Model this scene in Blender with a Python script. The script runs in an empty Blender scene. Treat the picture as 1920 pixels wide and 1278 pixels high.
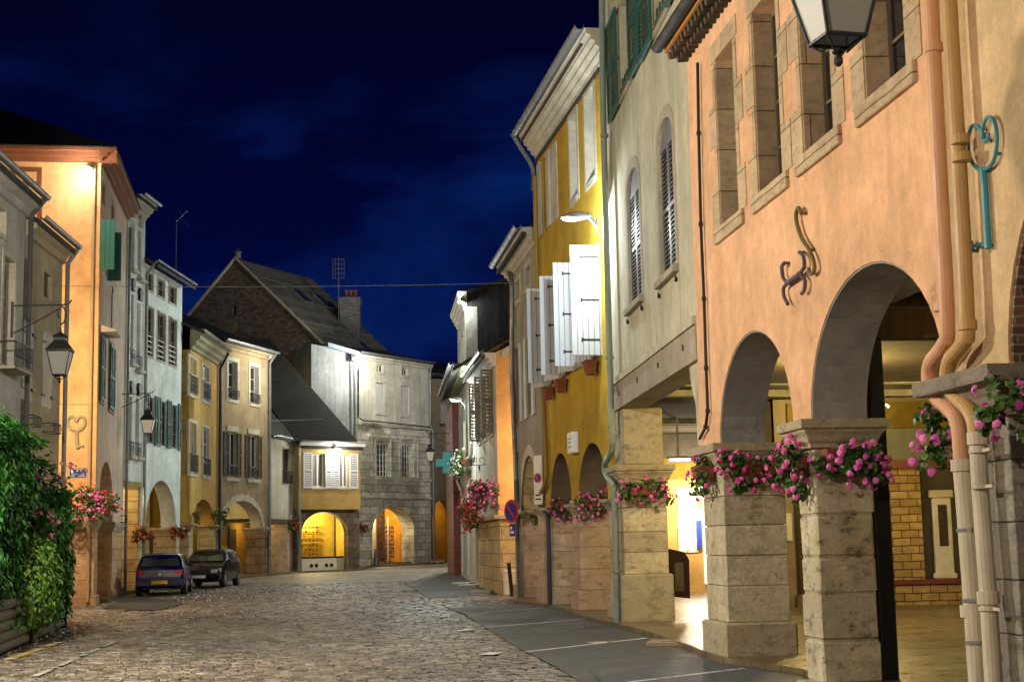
import bpy, math, random
from mathutils import Vector, Matrix
from mathutils.geometry import tessellate_polygon
random.seed(7)
R = math.radians
S = bpy.context.scene
COL = S.collection
# ------------------------------------------------------------------ camera and measuring
FL, CX, CY, EYE = 2800., 960., 639., 1.6
ROLL, PITCH = 0.020, math.atan(376/2800)
cp, sp = math.cos(PITCH), math.sin(PITCH)
cr, sr = math.cos(ROLL), math.sin(ROLL)
FW = Vector((0, cp, sp)); r0 = Vector((1, 0, 0)); u0_ = Vector((0, -sp, cp))
RT = cr*r0 - sr*u0_; UP = sr*r0 + cr*u0_
CAMP = Vector((0, 0, EYE))
def ray(px, py):
    return FW + RT*((px-CX)/FL) + UP*((CY-py)/FL)
SL = .0088
def gz(Y): return SL*max(0., Y-45)
def gnd(px, py, dz=0):
    d = ray(px, py); lo, hi = 3., 400.
    for _ in range(60):
        m = (lo+hi)/2
        if EYE + d.z*m/d.y > gz(m)+dz: lo = m
        else: hi = m
    return Vector((d.x/d.y*lo, lo, gz(lo)+dz))
def at(px, py, Y):
    d = ray(px, py); return CAMP + d*(Y/d.y)

# ------------------------------------------------------------------ materials
MATS = {}
def nodes(name):
    m = bpy.data.materials.new(name); m.use_nodes = True
    nt = m.node_tree; b = nt.nodes['Principled BSDF']
    return m, nt, b
def N(nt, t, **k):
    n = nt.nodes.new(t)
    for a, v in k.items():
        if a in n.inputs.keys(): n.inputs[a].default_value = v
        else: setattr(n, a, v)
    return n
def L(nt, a, b): nt.links.new(a, b)
def ramp(nt, src, stops):
    r = nt.nodes.new('ShaderNodeValToRGB'); e = r.color_ramp.elements
    while len(e) < len(stops): e.new(.5)
    for x, (p, c) in zip(e, stops):
        x.position = p; x.color = (c[0], c[1], c[2], 1) if hasattr(c, '__len__') else (c, c, c, 1)
    L(nt, src, r.inputs[0]); return r
def mix(nt, f, a, b, bt='MIX'):
    m = nt.nodes.new('ShaderNodeMix'); m.data_type = 'RGBA'; m.blend_type = bt
    for i, v in ((0, f), (6, a), (7, b)):
        if hasattr(v, 'is_linked') or isinstance(v, bpy.types.NodeSocket): L(nt, v, m.inputs[i])
        elif i == 0: m.inputs[0].default_value = v
        else: m.inputs[i].default_value = (v[0], v[1], v[2], 1)
    return m.outputs[2]
def coords(nt, sc=(1, 1, 1)):
    tc = N(nt, 'ShaderNodeTexCoord'); mp = N(nt, 'ShaderNodeMapping'); mp.inputs['Scale'].default_value = sc
    L(nt, tc.outputs['Object'], mp.inputs[0]); return mp.outputs[0]
def noise(nt, vec, s, d=4, r=.6):
    n = N(nt, 'ShaderNodeTexNoise', Scale=s, Detail=d, Roughness=r); L(nt, vec, n.inputs['Vector']); return n.outputs[0]
def bump(nt, b, h, st=.4, dist=.02, prev=None):
    n = N(nt, 'ShaderNodeBump', Strength=st, Distance=dist); L(nt, h, n.inputs['Height'])
    if prev is not None: L(nt, prev, n.inputs['Normal'])
    L(nt, n.outputs[0], b.inputs['Normal']); return n.outputs[0]
def sc(c, k): return tuple(min(1, x*k) for x in c)
def plaster(name, c, dirt=.45, streak=.5, dc=(.16, .13, .09), patch=None):
    if name in MATS: return MATS[name]
    m, nt, b = nodes(name); v = coords(nt)
    n1 = noise(nt, v, .9, 6, .65); n2 = noise(nt, coords(nt, (2.6, 2.6, .22)), 1.3, 6, .7); n3 = noise(nt, v, 30, 4, .7)
    r1 = ramp(nt, n1, [(.33, 0), (.7, 1)]); r2 = ramp(nt, n2, [(.46, 0), (.72, 1)])
    col = mix(nt, r1.outputs[0], sc(c, 1.1), sc(c, .66)); n6 = noise(nt, v, 5.5, 8, .72); g6 = ramp(nt, n6, [(.32, .84), (.66, 1.08)]); col = mix(nt, 1, col, g6.outputs[0], 'MULTIPLY')
    mm = N(nt, 'ShaderNodeMath', operation='MULTIPLY'); L(nt, r2.outputs[0], mm.inputs[0]); mm.inputs[1].default_value = min(.9, streak*.95)
    col = mix(nt, mm.outputs[0], col, tuple(a*.45+d*.55 for a, d in zip(c, dc)))
    # rising damp and grime at the foot, peeled spots
    n4 = noise(nt, v, 3.5, 8, .75); r4 = ramp(nt, n4, [(.62, 0), (.72, 1)])
    m4 = N(nt, 'ShaderNodeMath', operation='MULTIPLY'); L(nt, r4.outputs[0], m4.inputs[0]); m4.inputs[1].default_value = dirt*.55
    col = mix(nt, m4.outputs[0], col, patch or tuple(a*.5+d*.5 for a, d in zip(c, dc)))
    vc = N(nt, 'ShaderNodeTexVoronoi', feature='DISTANCE_TO_EDGE', Scale=.55); dv = N(nt, 'ShaderNodeVectorMath', operation='MULTIPLY_ADD'); nn = N(nt, 'ShaderNodeTexNoise', Scale=1.6, Detail=6.); L(nt, v, nn.inputs[0]); L(nt, nn.outputs[1], dv.inputs[0]); dv.inputs[1].default_value = (1.1, 1.1, 1.1); L(nt, v, dv.inputs[2]); L(nt, dv.outputs[0], vc.inputs[0])
    rc = ramp(nt, vc.outputs[0], [(.0, 1), (.007, 0)]); mk = ramp(nt, n1, [(.52, 0), (.6, 1)]); q1 = N(nt, 'ShaderNodeMath', operation='MULTIPLY'); L(nt, rc.outputs[0], q1.inputs[0]); L(nt, mk.outputs[0], q1.inputs[1]); q2 = N(nt, 'ShaderNodeMath', operation='MULTIPLY'); L(nt, q1.outputs[0], q2.inputs[0]); q2.inputs[1].default_value = .6
    col = mix(nt, q2.outputs[0], col, sc(c, .3))
    g3 = ramp(nt, n3, [(.3, .9), (.7, 1.08)]); col = mix(nt, 1, col, g3.outputs[0], 'MULTIPLY')
    L(nt, col, b.inputs['Base Color']); b.inputs['Roughness'].default_value = .92; b.inputs['Specular IOR Level'].default_value = .2
    p = bump(nt, b, n3, .35, .01); bump(nt, b, n1, .5, .08, p)
    MATS[name] = m; return m
def blocks(name, c, bw=.62, bh=.36, mort=.012, joint=(.10, .08, .055), var=.35, rough=.9, bmp=.8, off=.5, pit=1.0, tint2=None):
    if name in MATS: return MATS[name]
    m, nt, b = nodes(name); tc = N(nt, 'ShaderNodeTexCoord'); sx = N(nt, 'ShaderNodeSeparateXYZ'); L(nt, tc.outputs['Object'], sx.inputs[0])
    ad = N(nt, 'ShaderNodeMath', operation='ADD'); L(nt, sx.outputs[0], ad.inputs[0]); L(nt, sx.outputs[1], ad.inputs[1])
    cb = N(nt, 'ShaderNodeCombineXYZ'); L(nt, ad.outputs[0], cb.inputs[0]); L(nt, sx.outputs[2], cb.inputs[1])
    nz = N(nt, 'ShaderNodeTexNoise', Scale=2.5, Detail=3.); L(nt, tc.outputs['Object'], nz.inputs['Vector'])
    va = N(nt, 'ShaderNodeVectorMath', operation='MULTIPLY_ADD'); L(nt, nz.outputs[1], va.inputs[0]); va.inputs[1].default_value = (.05, .035, 0); L(nt, cb.outputs[0], va.inputs[2])
    br = N(nt, 'ShaderNodeTexBrick', Scale=1.0); br.offset = off; br.inputs['Brick Width'].default_value = bw; br.inputs['Row Height'].default_value = bh
    br.inputs['Mortar Size'].default_value = mort; br.inputs['Mortar Smooth'].default_value = .3; br.inputs['Bias'].default_value = 0
    br.inputs['Color1'].default_value = (*sc(c, 1+var), 1); br.inputs['Color2'].default_value = (*(tint2 or sc(c, 1-var)), 1); br.inputs['Mortar'].default_value = (*joint, 1)
    L(nt, va.outputs[0], br.inputs['Vector'])
    v = tc.outputs['Object']; n1 = noise(nt, v, 1.6, 8, .7); r1 = ramp(nt, n1, [(.3, .62), (.7, 1.1)])
    n2 = noise(nt, coords(nt, (1, 1, 2.2)), 5, 8, .75); r2 = ramp(nt, n2, [(.36, .45), (.5, 1)])
    col = mix(nt, 1, br.outputs[0], r1.outputs[0], 'MULTIPLY'); col = mix(nt, .55*pit, col, r2.outputs[0], 'MULTIPLY')
    L(nt, col, b.inputs['Base Color']); b.inputs['Roughness'].default_value = rough; b.inputs['Specular IOR Level'].default_value = .25
    inv = N(nt, 'ShaderNodeMath', operation='SUBTRACT'); inv.inputs[0].default_value = 1; L(nt, br.outputs[1], inv.inputs[1])
    p = bump(nt, b, inv.outputs[0], bmp, .02); p = bump(nt, b, n2, .55*pit, .03, p); bump(nt, b, noise(nt, v, 40, 3, .6), .25, .006, p)
    MATS[name] = m; return m
def hewn(name, c, var=.35, pit=1., yel=(.42, .30, .13), dark=(.09, .08, .055)):
    """cut stone without drawn joints; every block carries its own tint"""
    if name in MATS: return MATS[name]
    m, nt, b = nodes(name); v = coords(nt); a = N(nt, 'ShaderNodeAttribute', attribute_name='tint')
    t = ramp(nt, a.outputs['Fac'], [(0, sc(c, 1-var)), (1, sc(c, 1+var*.6))]); n1 = noise(nt, v, 2.2, 9, .72); n2 = noise(nt, coords(nt, (1.3, 1.3, 2.4)), 2.6, 9, .74); n3 = noise(nt, v, 16, 6, .75); n5 = noise(nt, v, 55, 4, .7); n4 = noise(nt, v, .9, 5, .6)
    r1 = ramp(nt, n1, [(.36, 0), (.62, .75)]); r2 = ramp(nt, n2, [(.34, 1), (.44, .25), (.5, 0)]); r3 = ramp(nt, n3, [(.3, 1), (.42, 0)]); r4 = ramp(nt, n4, [(.48, 0), (.66, .55)])
    col = mix(nt, r4.outputs[0], t.outputs[0], yel); col = mix(nt, r1.outputs[0], col, sc(c, .55)); 
    def mul(o, k):
        q = N(nt, 'ShaderNodeMath', operation='MULTIPLY'); L(nt, o, q.inputs[0]); q.inputs[1].default_value = k; return q.outputs[0]
    col = mix(nt, mul(r2.outputs[0], .7*pit), col, dark); col = mix(nt, mul(r3.outputs[0], .6*pit), col, dark)
    g5 = ramp(nt, n5, [(.3, .8), (.7, 1.15)]); col = mix(nt, 1, col, g5.outputs[0], 'MULTIPLY')
    L(nt, col, b.inputs['Base Color']); b.inputs['Roughness'].default_value = .88; b.inputs['Specular IOR Level'].default_value = .25
    p = bump(nt, b, n1, .9, .06); p = bump(nt, b, n2, .7*pit, .04, p); p = bump(nt, b, n3, .8*pit, .018, p); bump(nt, b, n5, .4, .006, p)
    MATS[name] = m; return m
def tiles(name, c, tw=.24, th=.3, moss=(.05, .055, .03)):
    if name in MATS: return MATS[name]
    m, nt, b = nodes(name); tc = N(nt, 'ShaderNodeTexCoord')
    sx = N(nt, 'ShaderNodeSeparateXYZ'); L(nt, tc.outputs['Object'], sx.inputs[0]); cb = N(nt, 'ShaderNodeCombineXYZ')
    L(nt, sx.outputs[0], cb.inputs[0]); L(nt, sx.outputs[2], cb.inputs[1])
    br = N(nt, 'ShaderNodeTexBrick', Scale=1.0); br.inputs['Brick Width'].default_value = tw; br.inputs['Row Height'].default_value = th*.7
    br.inputs['Mortar Size'].default_value = .018; br.inputs['Color1'].default_value = (*sc(c, 1.5), 1); br.inputs['Color2'].default_value = (*sc(c, .6), 1); br.inputs['Mortar'].default_value = (*sc(c, .22), 1)
    L(nt, cb.outputs[0], br.inputs[0]); n1 = noise(nt, tc.outputs['Object'], 1.2, 7, .7); r1 = ramp(nt, n1, [(.42, 0), (.65, 1)])
    col = mix(nt, r1.outputs[0], br.outputs[0], moss)
    L(nt, col, b.inputs['Base Color']); b.inputs['Roughness'].default_value = .85
    inv = N(nt, 'ShaderNodeMath', operation='SUBTRACT'); inv.inputs[0].default_value = 1; L(nt, br.outputs[1], inv.inputs[1])
    p = bump(nt, b, inv.outputs[0], .9, .03); bump(nt, b, noise(nt, tc.outputs['Object'], 9, 5, .7), .7, .04, p)
    MATS[name] = m; return m
def paint(name, c, rough=.55, metal=0., wear=.3, grain=True, spec=.4):
    if name in MATS: return MATS[name]
    m, nt, b = nodes(name); v = coords(nt, (3, 3, .6) if grain else (1, 1, 1)); n1 = noise(nt, v, 4, 7, .7)
    r1 = ramp(nt, n1, [(.3, 0), (.75, 1)]); col = mix(nt, r1.outputs[0], sc(c, 1+wear*.5), sc(c, 1-wear))
    L(nt, col, b.inputs['Base Color']); b.inputs['Metallic'].default_value = metal; b.inputs['Specular IOR Level'].default_value = spec
    rr = ramp(nt, n1, [(.2, max(.05, rough-.12)), (.8, min(1, rough+.15))]); L(nt, rr.outputs[0], b.inputs['Roughness'])
    bump(nt, b, n1, .15, .01)
    MATS[name] = m; return m
def glass(name, c=(.012, .014, .018), rough=.06):
    if name in MATS: return MATS[name]
    m, nt, b = nodes(name); b.inputs['Base Color'].default_value = (*c, 1); b.inputs['Roughness'].default_value = rough; b.inputs['Specular IOR Level'].default_value = .8
    bump(nt, b, noise(nt, coords(nt), 1.5, 2), .06, .02)
    MATS[name] = m; return m
def emit(name, c, s, base=(.6, .6, .6)):
    if name in MATS: return MATS[name]
    m, nt, b = nodes(name); b.inputs['Base Color'].default_value = (*base, 1); b.inputs['Emission Color'].default_value = (*c, 1); b.inputs['Emission Strength'].default_value = s
    MATS[name] = m; return m
def leafmat(name, c1, c2, trans=.2, rough=.45):
    if name in MATS: return MATS[name]
    m, nt, b = nodes(name); a = N(nt, 'ShaderNodeAttribute', attribute_name='tint'); r = ramp(nt, a.outputs['Fac'], [(0, c1), (1, c2)])
    L(nt, r.outputs[0], b.inputs['Base Color']); b.inputs['Roughness'].default_value = rough; b.inputs['Specular IOR Level'].default_value = .35
    b.inputs['Subsurface Weight'].default_value = 0
    MATS[name] = m; return m

# ------------------------------------------------------------------ frames and mesh builder
class Fr:
    """facade frame: A left end, B right end as seen from the street; x along, y into the building, z up"""
    def __init__(s, A, B, z=0):
        s.A = Vector((A[0], A[1], z)); d = Vector((B[0]-A[0], B[1]-A[1], 0)); s.L = d.length; s.t = d.normalized(); s.n = Vector((-s.t.y, s.t.x, 0))
        s.M = Matrix(((s.t.x, s.n.x, 0, s.A.x), (s.t.y, s.n.y, 0, s.A.y), (0, 0, 1, z), (0, 0, 0, 1)))
    def m(s, px, py, w=0):
        d = ray(px, py); o = s.A + s.n*w; k = (o-CAMP).dot(s.n)/d.dot(s.n); p = CAMP + d*k - s.A
        return p.dot(s.t), p.z
    def W(s, u, w, z): return s.M @ Vector((u, w, z))
    def at(s, u, w=0, z=0, rot=0):
        f = Fr.__new__(Fr); f.A = s.W(u, w, z); f.L = 1
        c, q = math.cos(rot), math.sin(rot); f.t = s.t*c + s.n*q; f.n = s.n*c - s.t*q
        f.M = Matrix(((f.t.x, f.n.x, 0, f.A.x), (f.t.y, f.n.y, 0, f.A.y), (0, 0, 1, f.A.z), (0, 0, 0, 1))); return f
WORLD = Fr((0, 0), (1, 0))
class MB:
    def __init__(s): s.v = []; s.f = []; s.t = []
    def add(s, vs, fs, tint=0.):
        o = len(s.v); s.v += [Vector(v) for v in vs]; s.f += [tuple(i+o for i in f) for f in fs]; s.t += [tint]*len(fs); return s
    def box(s, x0, x1, y0, y1, z0, z1, tint=0.):
        if x1 < x0: x0, x1 = x1, x0
        if y1 < y0: y0, y1 = y1, y0
        if z1 < z0: z0, z1 = z1, z0
        return s.add([(x, y, z) for z in (z0, z1) for y in (y0, y1) for x in (x0, x1)], [(0, 2, 3, 1), (4, 5, 7, 6), (0, 1, 5, 4), (2, 6, 7, 3), (0, 4, 6, 2), (1, 3, 7, 5)], tint)
    def cbox(s, x0, x1, y0, y1, z0, z1, b=.02, tint=0., j=0.):
        """box with chamfered vertical edges and top/bottom"""
        def ring(z, i): return [(x0+i+b, y0+i, z), (x1-i-b, y0+i, z), (x1-i, y0+i+b, z), (x1-i, y1-i-b, z), (x1-i-b, y1-i, z), (x0+i+b, y1-i, z), (x0+i, y1-i-b, z), (x0+i, y0+i+b, z)]
        rs = [ring(z0, b), ring(z0+b, 0), ring(z1-b, 0), ring(z1, b)]; vs = sum(rs, []); fs = [tuple(range(7, -1, -1)), tuple(range(24, 32))]
        for k in range(3):
            for i in range(8): q = (i+1) % 8; fs.append((k*8+i, k*8+q, k*8+8+q, k*8+8+i))
        if j: vs = [(x+random.uniform(-j, j), y+random.uniform(-j, j), z+random.uniform(-j, j)*.5) for x, y, z in vs]
        return s.add(vs, fs, tint)
    def prism(s, loops, y0, y1, back=True):
        """loops of (x,z); first outer, rest holes; extruded y0..y1"""
        vv = [[Vector((a, b, 0)) for a, b in lp] for lp in loops]; tr = tessellate_polygon(vv)
        flat = [p for lp in loops for p in lp]; n = len(flat); vs = [(a, y0, b) for a, b in flat] + [(a, y1, b) for a, b in flat]; fs = []
        for t in tr:
            a, b, c = (flat[i] for i in t); ar = (b[0]-a[0])*(c[1]-a[1])-(c[0]-a[0])*(b[1]-a[1])
            if abs(ar) < 1e-9: continue
            t = tuple(t) if ar > 0 else tuple(reversed(t))
            fs.append(t)
            if back: fs.append(tuple(i+n for i in reversed(t)))
        o = 0
        for k, lp in enumerate(loops):
            ar = sum(lp[i][0]*lp[(i+1) % len(lp)][1]-lp[(i+1) % len(lp)][0]*lp[i][1] for i in range(len(lp)))
            for i in range(len(lp)):
                j = (i+1) % len(lp); a, b = o+i, o+j
                q = (a, a+n, b+n, b) if (ar > 0) == (k == 0) else (b, b+n, a+n, a)
                fs.append(q)
            o += len(lp)
        return s.add(vs, fs)
    def tube(s, pts, r, n=10, tint=0., cap=True):
        pts = [Vector(p) for p in pts]; rs = r if hasattr(r, '__len__') else [r]*len(pts); vs = []; fs = []; prev = None
        for i, p in enumerate(pts):
            d = (pts[min(i+1, len(pts)-1)]-pts[max(i-1, 0)]).normalized()
            if prev is None: a = d.orthogonal().normalized()
            else:
                a = prev - d*prev.dot(d); a = a.normalized() if a.length > 1e-6 else d.orthogonal().normalized()
            prev = a; b = d.cross(a)
            vs += [p+(a*math.cos(2*math.pi*k/n)+b*math.sin(2*math.pi*k/n))*rs[i] for k in range(n)]
        for i in range(len(pts)-1):
            for k in range(n): q = (k+1) % n; fs.append((i*n+k, i*n+q, (i+1)*n+q, (i+1)*n+k))
        if cap: fs += [tuple(range(n-1, -1, -1)), tuple(range((len(pts)-1)*n, len(pts)*n))]
        return s.add(vs, fs, tint)
    def lathe(s, prof, c=(0, 0, 0), n=16, ax=None, rot=0.):
        vs = []; fs = []
        for r, z in prof: vs += [(c[0]+r*math.cos(rot+2*math.pi*k/n), c[1]+r*math.sin(rot+2*math.pi*k/n), c[2]+z) for k in range(n)]
        for i in range(len(prof)-1):
            for k in range(n): q = (k+1) % n; fs.append((i*n+k, i*n+q, (i+1)*n+q, (i+1)*n+k))
        fs += [tuple(range(n-1, -1, -1)), tuple(range((len(prof)-1)*n, len(prof)*n))]
        return s.add(vs, fs)
    def quad(s, a, b, c, d, tint=0.): return s.add([a, b, c, d], [(0, 1, 2, 3)], tint)
    def sweep(s, prof, path):
        """profile points (w,z) swept along x from path x0..x1"""
        x0, x1 = path; n = len(prof); vs = [(x0, a, b) for a, b in prof]+[(x1, a, b) for a, b in prof]
        fs = [(i, (i+1) % n, n+(i+1) % n, n+i) for i in range(n)]; fs += [tuple(range(n-1, -1, -1)), tuple(range(n, 2*n))]
        return s.add(vs, fs)
def ob(name, mb, mat, parent=None, fr=None, smooth=False):
    """link mesh; verts are in frame fr (default the parent's frame) and stored in the parent's space"""
    P = parent.matrix_basis.copy() if parent is not None else Matrix.Identity(4); q = parent.parent if parent is not None else None
    while q is not None: P = q.matrix_basis @ P; q = q.parent
    if parent is None and fr is not None: base = fr.M; X = Matrix.Identity(4)
    elif fr is not None: base = None; X = P.inverted() @ fr.M
    else: base = None; X = Matrix.Identity(4)
    me = bpy.data.meshes.new(name); me.from_pydata([X @ v for v in mb.v], [], mb.f)
    if any(mb.t):
        at_ = me.attributes.new('tint', 'FLOAT', 'FACE'); at_.data.foreach_set('value', mb.t)
    me.materials.append(mat)
    if smooth: me.polygons.foreach_set('use_smooth', [True]*len(me.polygons)); 
    me.update(); o = bpy.data.objects.new(name, me); COL.objects.link(o)
    if base is not None: o.matrix_basis = base
    if parent is not None: o.parent = parent
    return o
def thing(name, fr, label, cat, group=None):
    o = bpy.data.objects.new(name, None); COL.objects.link(o); o.matrix_basis = fr.M; o.empty_display_size = .2; return tag(o, label, cat, group)
def tag(o, label, cat, group=None):
    o['label'] = label; o['category'] = cat
    if group: o['group'] = group
    return o
def struct(o): o['kind'] = 'structure'; return o
def arc(uL, uR, zs, zc, n=22):
    c = (uL+uR)/2; a = (uR-uL)/2; h = zc-zs; return [(c-a*math.cos(math.pi*i/n), zs+h*math.sin(math.pi*i/n)) for i in range(n+1)]

# ------------------------------------------------------------------ palette
M_FRAMEW = paint('white_window_paint', (.62, .62, .58), .5, wear=.2)
M_GLASS = glass('window_glass'); M_IRON = paint('black_iron', (.02, .02, .022), .5, .3, wear=.4, grain=False)
M_ZINC = paint('zinc', (.22, .23, .24), .45, .6, wear=.35, grain=False); M_DARKW = paint('dark_timber', (.045, .03, .02), .8, wear=.5)
M_TERRA = paint('terracotta', (.24, .075, .035), .8, wear=.25, grain=False)
STONE = hewn('limestone', (.70, .62, .43), .3, .9); STONE_R = hewn('rough_limestone', (.85, .77, .54), .28, 1.3)
STONE_P = hewn('pinkish_stone', (.74, .56, .44), .3, .8); STONE_Y = blocks('warm_stone', (.58, .45, .26), 1.3, .42, .01, var=.12)
TILE = tiles('brown_tiles', (.07, .045, .035)); TILE_D = tiles('dark_slate', (.03, .03, .035)); TILE_M = tiles('mossy_tiles', (.10, .085, .055), moss=(.09, .085, .05))
FOL = leafmat('geranium_leaves', (.025, .07, .015), (.10, .19, .04)); IVY = leafmat('ivy_leaves', (.015, .085, .018), (.085, .30, .05), rough=.38)
AUC = leafmat('variegated_leaves', (.02, .11, .02), (.22, .36, .05)); PINK = leafmat('pink_petals', (.60, .03, .25), (.95, .25, .58))
RED = leafmat('red_petals', (.55, .02, .03), (.85, .15, .12)); PURP = leafmat('magenta_petals', (.55, .03, .36), (.95, .28, .68)); WHT = leafmat('white_petals', (.6, .6, .5), (.8, .8, .75))

# ------------------------------------------------------------------ building kit
def wall_loop(u0, u1, z0, zt0, zt1, feet=(), zimp=None):
    """outer outline; feet = arches (uL,uR,zs,zc) cutting the bottom edge at zimp"""
    lp = []; zb = zimp if zimp is not None else z0
    lp.append((u0, zb))
    for (a, b, zs, zc) in feet:
        if a > lp[-1][0]+1e-3: lp.append((a, zb))
        pts = arc(a, b, max(zs, zb), zc)
        if abs(pts[0][1]-zb) < 1e-3: pts = pts[1:] if abs(lp[-1][0]-a) < 1e-3 else pts
        lp += pts[:-1] if abs(pts[-1][1]-zb) < 1e-3 else pts
        lp.append((b, zb))
    if u1 > lp[-1][0]+1e-3: lp.append((u1, zb))
    lp += [(u1, zt1), (u0, zt0)]
    out = []
    for p in lp:
        if not out or abs(p[0]-out[-1][0])+abs(p[1]-out[-1][1]) > 1e-4: out.append(p)
    return out
def rectl(a, b, c, d): return [(a, c), (b, c), (b, d), (a, d)]
def louver(mb, x0, x1, z0, z1, y, th=.035, st=.05, n=None, arched=None):
    mb.box(x0, x0+st, y-th, y, z0, z1); mb.box(x1-st, x1, y-th, y, z0, z1); mb.box(x0+st, x1-st, y-th, y, z0, z0+st*1.4); mb.box(x0+st, x1-st, y-th, y, z1-st*1.2, z1)
    zm = (z0+z1)/2; mb.box(x0+st, x1-st, y-th, y, zm-st*.6, zm+st*.6)
    n = n or max(6, int((z1-z0)/.075))
    for i in range(n):
        z = z0+st*1.4+(z1-z0-st*2.6)*(i+.5)/n
        if abs(z-zm) < st*.7: continue
        mb.add([(x0+st, y-th, z-.018), (x1-st, y-th, z-.018), (x1-st, y-.004, z+.02), (x0+st, y-.004, z+.02), (x0+st, y-th, z-.030), (x1-st, y-th, z-.030), (x1-st, y-.004, z+.008), (x0+st, y-.004, z+.008)],
               [(0, 1, 2, 3), (7, 6, 5, 4), (4, 5, 1, 0), (2, 6, 7, 3)])
def planks(mb, x0, x1, z0, z1, y, th=.035, n=4):
    w = (x1-x0)/n; mb.box(x0, x1, y-th*.5, y, z0, z1)
    for i in range(n): mb.box(x0+i*w+.004, x0+(i+1)*w-.004, y-th, y-th*.5+.001, z0, z1)
def window(p, u0, u1, z0, z1, w=.22, mull=1, rows=3, fm=None, sill=None, rail=False, gm=None, surround=None, sm=None, curtain=False, blindlit=False, face=0.):
    fm = fm or M_FRAMEW; m = MB(); f = .055
    m.box(u0, u0+f, w, w+.06, z0, z1); m.box(u1-f, u1, w, w+.06, z0, z1); m.box(u0+f, u1-f, w, w+.06, z0, z0+f*1.3); m.box(u0+f, u1-f, w, w+.06, z1-f, z1)
    for i in range(mull):
        c = u0+(u1-u0)*(i+1)/(mull+1); m.box(c-.035, c+.035, w-.006, w+.055, z0+f, z1-f)
    for i in range(1, rows):
        z = z0+(z1-z0)*i/rows; m.box(u0+f, u1-f, w+.01, w+.045, z-.015, z+.015)
    o = ob('window', m, fm, p)
    ob('pane', MB().box(u0+.02, u1-.02, w+.035, w+.05, z0+.02, z1-.02), gm or M_GLASS, o)
    if curtain:
        mc = MB(); k = 9
        for i in range(k):
            a = u0+f+(u1-u0-2*f)*i/k; b = u0+f+(u1-u0-2*f)*(i+1)/k; 
            mc.add([(a, w+.10+.03*(i % 2), z0+.05), (b, w+.10+.03*((i+1) % 2), z0+.05), (b, w+.10+.03*((i+1) % 2), z1-.05), (a, w+.10+.03*(i % 2), z1-.05)], [(0, 1, 2, 3)])
    if sill: ob('sill', MB().cbox(u0-.1, u1+.1, face-sill, w, z0-.1, z0-.004, .012), sm or STONE, o)
    if surround:
        s_ = MB(); q = surround; e = face-.025
        s_.box(u0-q, u0-.002, e, face+.05, z0-q, z1+q); s_.box(u1+.002, u1+q, e, face+.05, z0-q, z1+q); s_.box(u0, u1, e, face+.05, z1+.002, z1+q); s_.box(u0, u1, e-.02, face+.05, z0-q, z0-.002)
        ob('window_surround', s_, sm or STONE, p)
        l_ = MB(); l_.box(u0+.001, u0+.012, face+.002, w, z0, z1); l_.box(u1-.012, u1-.001, face+.002, w, z0, z1); l_.box(u0+.013, u1-.013, face+.002, w, z1-.012, z1-.001); ob('window_reveal', l_, sm or STONE, p)
    if rail: railing(o, u0-.02, u1+.02, z0+.02, z0+.02+rail, face-.1)
    return o
def railing(o, a, b, z0, z1, w, name='railing'):
    r = MB(); r.box(a, b, w-.015, w+.015, z1-.03, z1); r.box(a, b, w-.012, w+.012, z0, z0+.025); n = max(4, int((b-a)/.11))
    for i in range(n+1): u = a+(b-a)*i/n; r.box(u-.008, u+.008, w-.008, w+.008, z0, z1)
    for i in range(n):
        u = a+(b-a)*(i+.5)/n; r.tube([(u+.04*math.cos(t), w, (z0+z1)/2+.07*math.sin(t)) for t in [k*math.pi/4 for k in range(9)]], .006, 4)
    r.box(a, a+.02, w, .0, z1-.03, z1); r.box(b-.02, b, w, .0, z1-.03, z1); ob(name, r, M_IRON, o)
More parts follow.
